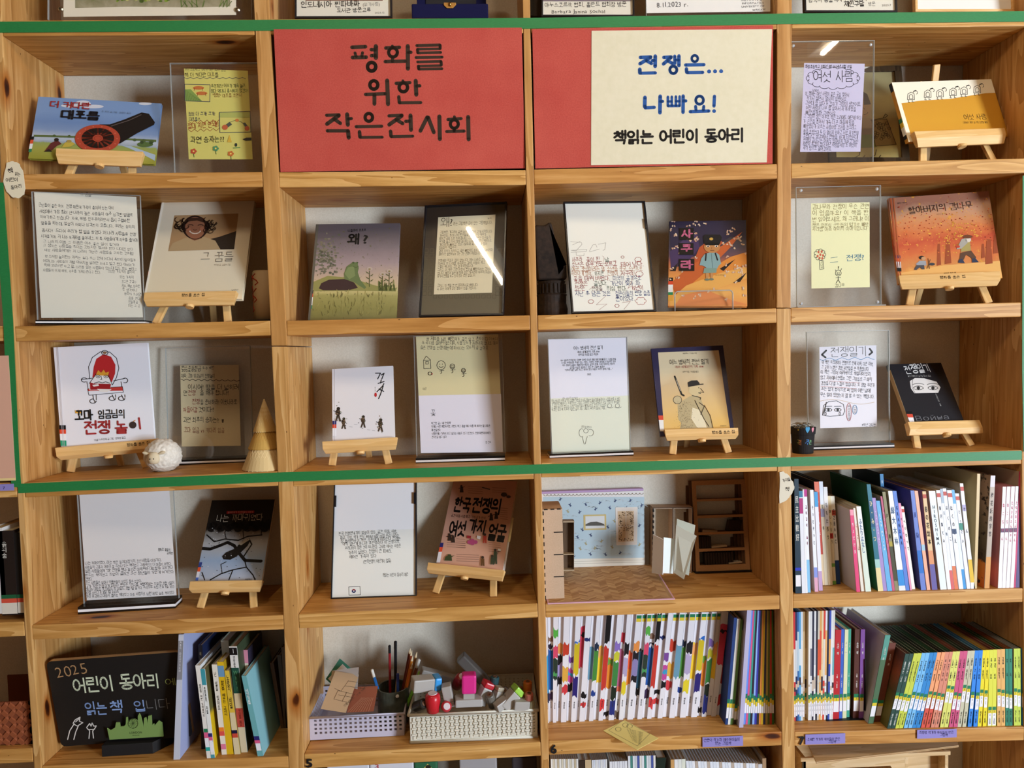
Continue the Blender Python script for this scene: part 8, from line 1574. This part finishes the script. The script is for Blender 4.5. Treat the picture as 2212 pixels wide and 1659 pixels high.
for i in range(4): J2.append(((1193 + i * 49, 1236 + i * 48, 1576 - i * 2), (1252 + i * 51, 1291 + i * 52, 285 - i * 2), 'f6f4f6', '%s of four matching white books with pink letters' % ORD[i], [(.55, .59, '5a3a5a')], 'd8949c', ('ねこちゃん', 'ねこちゃん', 'たぬきのたんちゃん', 'たぬきのたんちゃん')[i], 'c85a7a'))
J2 += [((1384, 1403, 1552), (1446, 1471, 102), 'c6406c', 'thin crimson book behind the four matching ones', [], 'bcaa92', '', ''), ((1405, 1450, 1512), (1472, 1500, 80), '5a4c7a', 'dark purple book near the right edge', [], '4a3f68', '', ''), ((1452, 1510, 1478), (1502, 1530, 90), '98a078', 'sage green book at the right edge', [], '7a8060', '', '')]
for fr, L in (('G1', J1), ('G2', J2)):
    for b, t, cc, lb, bd, brd, tx, tc in L: shelf_book('D', 4, fr, b, t, cc, lb, 'foreign picture books', bd, brd, 0.2, [(.45, .86, tx, tc, .55)] if tx else [])
shelf_book('D', 4, 'G1', (1236, 1272, 1470), (1148, 1190, 80), '2f6c9a', 'tall blue book rising behind the lilac one', 'foreign picture books', [(.8, 1, '3a82b4')], '1c2c38', 0.15, [(.84, .96, '絵本', 'e0e8f0', .5)], Y=0.07)
# ---- books beside the chalkboard
def kb(b, t, cc, lb, bd=(), brd=None, tx=(), dep=0.19, Y=None): return shelf_book('A', 5, 'K1', b, t, cc, lb, 'books beside the chalkboard', bd, brd, dep, tx, Y)
kb((80, 152, 1580), (140, 196, 95), 'c6cad8', 'clear plastic folder right beside the chalkboard', [(.64, .95, '8a8a90')], 'a6aed4', [(.7, .95, 'ABC DEUTSCH', 'e0e0e4', .4)])
kb((405, 442, 1500), (365, 413, 235), '17171d', 'black book behind the first white spine', [], '1e2748', [(.7, .95, '어린왕자', 'b8a880', .5)], Y=0.05)
kb((470, 520, 1600), (332, 388, 470), 'e6e2da', 'narrow white book with a green and pink label', [(.28, .32, GR), (.22, .28, 'd8608a'), (.12, .22, WH), (.08, .12, '2aa8a0')], 'd8dce0', [(.45, .8, '평화를 위한 가위바위보', '6a6258', .5)]); kb((516, 562, 1586), (390, 442, 510), 'e6e8e4', 'white book with a teal top and a yellow cover', [(.82, 1, '3f96a4'), (.0, .04, '4a96a4'), (.18, .26, '4a90a0'), (.24, .28, '2a2a6a'), (.2, .24, 'd8608a'), (.07, .2, WH)], grad_mat('yellow_cover', [(0, 'd8b420'), (0.5, 'd8b420'), (0.56, '6a6438'), (1, '5a5434')], 0.22, 0, nscale=6, namt=0.4), [(.5, .8, '웅웅웅의 저울', '4a4a48', .5)]); kb((640, 698, 1506), (522, 583, 460), 'e4ddd0', 'cream book with orange and red bands', [(.26, .305, 'e8822e'), (.21, .26, 'd8524a'), (.06, .12, 'd87a9a')], '8a8478', [(.5, .92, '난 일을 잊어요', '4a4238', .5)]); kb((700, 776, 1502), (585, 656, 430), 'd8b01e', 'yellow book with a blue oval near its top', [(.84, .96, '6a94b8')], 'b89420', [(.42, .8, '평화를 배우는 교과서', '4a3a18', .5)]); kb((760, 806, 1480), (626, 716, 182), 'd4d8c4', 'tall pale book rising at the back', [(.0, .84, '8a6a4c')], 'c4d0c0', (), 0.12, 0.08); kb((787, 856, 1502), (672, 722, 530), 'd8b640', 'yellow and cream book with a red label', [(0, .5, 'd8c8a0'), (.25, .29, '1c1a3a'), (.2, .25, 'c84a3a')], '6a5a3a', [(.55, .95, '노랑의 비밀', '3a3020', .5)]); kb((856, 936, 1480), (722, 812, 250), 'dcdad6', 'thick white, green and red spine with a round badge', [(.56, .8, '1f4a3c'), (.42, .56, 'd0bc98'), (.24, .42, 'b8483a'), (0, .24, 'd2c4a4'), (.92, .99, '141214')], '3f4a34', [(.93, .985, '1', 'f4f4f4', .4), (.8, .91, '역사학습만화', '2a2a2a', .32), (.58, .78, 'Why?', '4f8a60', .6), (.25, .41, '부끄러움을 알려요', '6a2018', .42)]); kb((952, 1000, 1440), (880, 937, 290), 'd88ca0', 'pink-topped book behind the teal one', [(0, .86, 'd8cdb8'), (.0, .7, '5a4a3a')], '3a3446', (), 0.12, 0.07)
kb((1062, 1126, 1672), (868, 922, 590), '6aa8ac', 'light blue book with a white cloud standing at the very front', [(.2, .25, '26266a'), (.16, .2, 'd85a86'), (.07, .16, WH)], '88bcc4', [(.65, .84, '비행기를', 'e8f0f0', .6)])
for i, (x, u, cc) in enumerate(((1332, 1196, '6a4c34'), (1372, 1282, '5a4430'), (1392, 1330, '7a5c40'))): kb((x, x + 36, 1335 - i * 6), (u, u + 44, 440 - i * 90), cc, '%s brown book in shadow by the upright' % ORD[i], (), None, (), 0.1, 0.14)
# ---- tops of the books on the row below
def low(x0, x1, y, cc, lb, brd='d8d6d2', lean=0, dep=0.17):
    r_ = P(*px('M1', (x0, y)), 0.03); s_ = P(*px('M1', (x1, y)), 0.03); h = 0.30; z0 = r_.z - h
    root = empty('book', Vector(((r_.x + s_.x) / 2, 0.03, z0)), lb, 'book', 'books on the row below, tops only in view'); W = (s_.x - r_.x) / 2 - 0.0003; e = min(0.001, W * 0.3)
    mb = MB(); mb.hexa([(-W - lean, 0, 0), (W - lean, 0, 0), (W - lean, e, 0), (-W - lean, e, 0), (-W, 0, h), (W, 0, h), (W, e, h), (-W, e, h)]); mb.mi = 1
    for s in (-1, 1): xa = s * W; xi = s * (W - e); mb.hexa([(xa - lean, e, 0), (xi - lean, e, 0), (xi - lean, dep, 0), (xa - lean, dep, 0), (xa, e, h), (xi, e, h), (xi, dep, h), (xa, dep, h)])
    mb.build('cover', [mat(cc, 0.5), mat(brd, 0.5)], root); MB().hexa([(-W + e - lean, e, 0.003), (W - e - lean, e, 0.003), (W - e - lean, dep - 0.003, 0.003), (-W + e - lean, dep - 0.003, 0.003), (-W + e, e, h - 0.002), (W - e, e, h - 0.002), (W - e, dep - 0.003, h - 0.002), (-W + e, dep - 0.003, h - 0.002)]).build('pages', mat('dcd8cc', 0.85), root)
def lowrow(n, x0, x1, y0, y1, pal, what, brd='d8d6d2', lean=0):
    for i in range(n): a = x0 + (x1 - x0) * i / n; low(a, a + (x1 - x0) / n, y0 + (y1 - y0) * i / n, pal[i % len(pal)], '%s %s on the row below' % (ORD[i], what), brd, lean)
lowrow(13, 78, 318, 160, 158, ['e8e6de', 'd8d0b8', 'e4e2dc', 'c8b898'], 'thin white booklet under the yellow card'); lowrow(2, 322, 432, 172, 165, ['3a2c22', 'c8b088'], 'brown book in the gap'); lowrow(9, 436, 570, 170, 160, ['e4e6ea', 'd8dde6', 'e8e8e4'], 'pale booklet beside the brown gap'); lowrow(7, 590, 745, 182, 175, ['e8e8ea', 'dcdce0'], 'white volume below the yellow card'); lowrow(12, 750, 990, 134, 128, ['e6e8ea', '4a8a80', 'dfe4e6', 'd0d4d8', '4a5aa0', 'e8e4dc'], 'thin mixed spine in the middle'); low(1000, 1085, 150, '16261c', 'dark green book leaning in the middle of the row below', '14221a', 0.05); lowrow(4, 1120, 1250, 165, 158, ['c89a60', 'e6e6e4', 'e2e4dc', 'dce0d0'], 'larger spine right of the dark green one'); lowrow(24, 1252, 1880, 175, 200, ['dfe4ec', 'd8dfe8', 'e2e6ec', 'b8a898'], 'pale leaning booklet under the purple label', 'c8ccd4', -0.02); lowrow(2, 1882, 1952, 205, 106, ['c8c8cc', 'a88868'], 'brown-edged album by the upright', 'b09a80')
# ================================================================ labels, numbers and the rest
def slip(fr, quad, label, cc, draw, name='shelf_label', cat='label', Y=-0.0035, group='purple shelf labels', th=0.0005):
    S = Sheet(pxs(fr, quad), Y, lean=0, wl=20, wy=20); root = empty(name, S.M, label, cat, group)
    o = MB().box((-S.w / 2, 0, 0), (S.w / 2, th, S.h)).build('paper', mat(cc, 0.7), root); pr = FPrint(S, fr); pr.clip = True; draw(pr); pr.build(o)
PU = '8f86c6'
slip('C5', [(1425, 1098), (1765, 1085), (1768, 1168), (1428, 1180)], 'purple handwritten label under the thin coloured booklets', PU, lambda p: lines(p, [('·권윤덕 작가와 제주아이들이', 1432, 1132, 1738), ('만든 그림책', 1532, 1160, 1668)], 30, '2a2458', 0.004, 0.05, -0.02))
slip('D5', [(285, 1212), (635, 1198), (637, 1290), (285, 1300)], 'purple handwritten label beside the black seven', PU, lambda p: lines(p, [('·조혜란 작가와 아이들이 만든', 295, 1265, 592), ('그림책', 482, 1286, 556)], 28, '2a2458', 0.004, 0.05, -0.02))
slip('D5', [(1270, 1172), (1618, 1160), (1620, 1236), (1270, 1248)], 'purple handwritten label below the coloured spines', PU, lambda p: lines(p, [('·최향랑 작가와 아이들이 만든', 1282, 1206, 1592), ('그림책', 1470, 1226, 1540)], 28, '2a2458', 0.004, 0.05, -0.02))
slip('A3', [(0, 1128), (104, 1122), (104, 1172), (0, 1178)], 'purple label with a small seven at the far left edge', PU, lambda p: p.text('7', (20, 1165), (42, 1164), 30, '2a2458'))
def number(ch, fr, a, b, size, label):
    S = Sheet(pxs(fr, [(a[0], a[1] - size), (b[0], b[1] - size), b, a]), -0.003, lean=0, wl=20, wy=20); root = empty('number_sticker', S.M, label, 'number', 'black number stickers')
    pr = FPrint(S, fr); pr.clip = True; pr.text(ch, a, b, size * 1.25, '17171a', 0.03, name='digit'); pr.build(root)
number('5', 'B5', (118, 1294), (188, 1292), 82, 'black number five on the shelf edge under the lavender basket'); number('6', 'C5', (150, 1232), (214, 1230), 82, 'black number six on the shelf edge near the yellow card'); number('7', 'D5', (222, 1300), (290, 1296), 80, 'black number seven on the shelf edge at the lower right')
def cdraw(p):
    p.line([(640, 1040), (760, 955), (985, 1068), (880, 1170)], 3, '8a8460', closed=True)
    for x, y in ((780, 995), (815, 1005), (720, 1030)): p.arc(x, y, 24, 18, 0, 360, 3, '5a5440')
    for i in range(9): p.text('함께 읽는 그림책', (790 + i * 6, 1030 + i * 12), (930 - i * 3, 1065 + i * 12), 16, '3a3828', jit=0.12)
CQ = [(745, 940), (1026, 1072), (876, 1202), (594, 1042)]; CZ = floor_z('C', 5, 1370) + 0.0015
card('C5', CQ, [PZ(*px('C5', q), CZ).y for q in CQ], 'f6ea92', 'yellow card hanging over the shelf edge below the painted books', cdraw, 0.0006)
# plywood crate and loose board, lower right
PLY = wood('plywood', 0, 'e0c49a', 'd6b688', 'c4a272', knots=False); zf6 = floor_z('D', 5, 1800) - 0.374
a, b = P(*px('D5', (262, 1420)), 0.03), P(*px('D5', (1545, 1372)), 0.03); W = b.x - a.x; zt = a.z
root = empty('plywood_crate', Vector(((a.x + b.x) / 2, 0.03, zf6)), 'open plywood crate with rounded cut-outs on the lowest row', 'crate'); H = zt - zf6; t = 0.009
MB().box((-W / 2, 0, 0), (-W / 2 + t, 0.2, H)).build('side_panel', PLY, root, bevel=0.0008); MB().box((W / 2 - t, 0, 0), (W / 2, 0.2, H)).build('side_panel', PLY, root, bevel=0.0008); MB().box((W * 0.2, 0.0, 0), (W * 0.2 + t, 0.2, H)).build('divider', PLY, root, bevel=0.0008); MB().box((-W / 2, 0.19, 0), (W / 2, 0.2, H)).build('back_panel', PLY, root); MB().box((-W / 2, 0, 0), (W / 2, 0.2, t)).build('bottom_panel', PLY, root)
f = MB(); f.prism([(-W / 2, 0, 0.02), (-W / 2, 0, H), (W * 0.2, 0, H), (W * 0.2, 0, 0.02), (W * 0.13, 0, 0.02), (W * 0.13, 0, H - 0.05), (W * 0.10, 0, H - 0.032), (-W * 0.38, 0, H - 0.032), (-W * 0.41, 0, H - 0.05), (-W * 0.41, 0, 0.02)], (0, 0.006, 0)); f.build('cut_out_front', PLY, root); MB().box((W * 0.2 + t, 0.03, 0), (W / 2 - t, 0.036, H)).build('inner_panel', PLY, root); MB().box((-W / 2 - 0.008, -0.006, H - 0.006), (W / 2 + 0.002, 0.0, H + 0.004)).build('top_rim', PLY, root)
p = [P(*px('D5', q), y) for q, y in zip([(245, 1312), (1555, 1256), (1636, 1322), (382, 1470)], (0.16, 0.16, 0.04, -0.01))]
for v in p: v.z = max(v.z, zt + 0.005) if v.y > 0.0 else v.z
o = sum(p, Vector()) / 4; root = empty('loose_plywood_board', Vector(o), 'thin plywood board lying askew on top of the crate', 'board'); q = [v - o for v in p]; dz = Vector((0, 0, 0.005))
MB().hexa([q[3], q[2], q[1], q[0], q[3] + dz, q[2] + dz, q[1] + dz, q[0] + dz]).build('panel', PLY, root); MB().hexa([q[3] + Vector((0, -0.0003, 0.001)), q[2] + Vector((0, -0.0003, 0.001)), q[2] + Vector((0, 0, 0.001)), q[3] + Vector((0, 0, 0.001)), q[3] + Vector((0, -0.0003, 0.004)), q[2] + Vector((0, -0.0003, 0.004)), q[2] + Vector((0, 0, 0.004)), q[3] + Vector((0, 0, 0.004))]).build('veneer_edge', mat('a8845a', 0.7), root)
# tops of things on the row under the baskets
for x0, x1, y, cc, lb in ((300, 660, 1275, 'd6dae2', 'white notebook top under the lavender basket'), (665, 1040, 1262, 'dcdce2', 'white pad with a red doodle on the row below'), (1045, 1240, 1255, '2f6a48', 'colourful card with a sun emblem on the row below'), (1430, 1750, 1228, 'a8a4a4', 'grey rounded box top on the row below'), (1880, 2090, 1215, '3a3236', 'dark book bundle on the row below')):
    a, b = P(*px('B5', (x0, y)), 0.05), P(*px('B5', (x1, y)), 0.05); root = empty('stored_item', Vector(((a.x + b.x) / 2, 0.05, a.z - 0.3)), lb, 'stored item', 'things under the baskets'); w_ = (b.x - a.x) / 2
    MB().box((-w_, 0, 0), (w_, 0.03, 0.3)).build('body', mat(cc, 0.6), root, bevel=0.004); MB().box((-w_ * 0.95, 0.005, 0.2995), (w_ * 0.95, 0.025, 0.3005)).build('top_edge', mat('e8e6e2' if cc[0] == 'd' else cc, 0.7), root)
    if 'pad' in lb: pr = Print(MSheet(root.matrix_world.copy(), 2 * w_, 0.3)); pr.text('3', P2 := px('B5', (700, 1298)), px('B5', (745, 1297)), 12, 'b8303a', jit=0.1); pr.build(root.children[0])
    if 'sun' in lb: pr = Print(MSheet(root.matrix_world.copy(), 2 * w_, 0.3)); pr.poly(pxs('B5', [(1105, 1330), (1160, 1262), (1225, 1330)]), 'd8c86a'); pr.ell(*px('B5', (1165, 1292)), 6, 5, '2a2a20'); pr.build(root.children[0])
# the bay at the left edge
def zbook(x0, x1, y0, y1, Y, cc, lb, dep=0.18, bands=(), tx=None):
    a, b = P(x0, y1, Y), P(x1, y0, Y); root = empty('book', Vector(((a.x + b.x) / 2, Y, a.z)), lb, 'book', 'books at the left edge'); W, H = (b.x - a.x) / 2, b.z - a.z
    c = MB().box((-W, 0, 0), (W, 0.002, H)).box((-W, 0.002, 0), (-W + 0.002, dep, H)).box((W - 0.002, 0.002, 0), (W, dep, H)).build('cover', mat(cc, 0.5), root); MB().box((-W + 0.002, 0.002, 0.003), (W - 0.002, dep - 0.004, H - 0.003)).build('pages', mat('d8c8a0', 0.8), root)
    for t0, t1, c_ in bands: MB().box((-W + 0.0003, -0.0004, H * t0), (W - 0.0003, -0.0001, H * t1)).build('spine_label', mat(c_, 0.5), c)
    if tx: pr = Print(MSheet(root.matrix_world.copy(), 2 * W, H)); pr.clip = True; pr.text(tx[0], tx[1], tx[2], tx[3], tx[4], 0.016, vert=True); pr.build(c)
zbook(-40, 18, 768, 1040, -0.004, 'd8a890', 'dusty pink book at the left edge above the purple label', 0.2, [(0, .02, 'e8d090')]); zbook(18.5, 29, 768, 1036, 0.0, 'e6d09c', 'cream slipcase edge beside the dusty pink book', 0.2)
zbook(-12, 4, 1140, 1326, 0.012, 'dcdad6', 'white book at the very left edge of the lower bay'); zbook(5, 28, 1146, 1330, 0.012, '241a16', 'black book with a white vertical title at the left edge', 0.18, [(.2, .245, '1f5a38'), (.15, .2, 'd0503a'), (.02, .15, 'dcd4c4')], ('흙의숨', (9, 1170), (10, 1206), 11, 'e0dcd0')); zbook(29, 45, 1150, 1328, 0.014, '1c1816', 'narrow black book beside the white-titled one', 0.18, [(.2, .245, '1f5a38'), (.15, .2, 'd0503a'), (.02, .15, 'dcd4c4')])
# woven basket
a, b = P(-70, 1616, 0.02), P(70, 1616, 0.02); root = empty('woven_basket', Vector(((a.x + b.x) / 2, 0.02, a.z + 0.001)), 'rust-brown woven basket at the lower left corner', 'basket'); W = (b.x - a.x) / 2; H = 0.115
MB().box((-W, 0, 0), (W, 0.004, H)).build('front_panel', mat('7a3f24', 0.8), root); MB().box((-W, 0.16, 0), (W, 0.164, H)).build('back_panel', mat('7a3f24', 0.8), root); MB().box((W - 0.004, 0, 0), (W, 0.164, H)).build('side_panel', mat('7a3f24', 0.8), root); MB().box((-W, 0, 0), (W, 0.164, 0.004)).build('bottom', mat('7a3f24', 0.8), root)
sb = mesh('strand', [(-0.011, 0, -0.006), (0.011, 0, -0.006), (0.011, 0, 0.006), (-0.011, 0, 0.006), (-0.008, -0.003, -0.005), (0.008, -0.003, -0.005), (0.008, -0.003, 0.005), (-0.008, -0.003, 0.005)], [(4, 5, 6, 7), (0, 1, 5, 4), (1, 2, 6, 5), (2, 3, 7, 6), (3, 0, 4, 7)]); sb.materials.append(mat('8e4c2c', 0.75))
for i in range(int(2 * W / 0.018)):
    for j in range(6):
        o = bpy.data.objects.new('strand', sb); COL.objects.link(o); o.parent = root; o.matrix_local = Matrix.Translation((-W + 0.009 + i * 0.018, 0.0, 0.011 + j * 0.0185)) @ Matrix.Rotation(math.radians(42 if (i + j) % 2 else -48), 4, 'Y')
# ================================================================ tidy up
bpy.data.objects.remove(_go); bpy.data.curves.remove(_gc); bpy.data.scenes.remove(_gs)
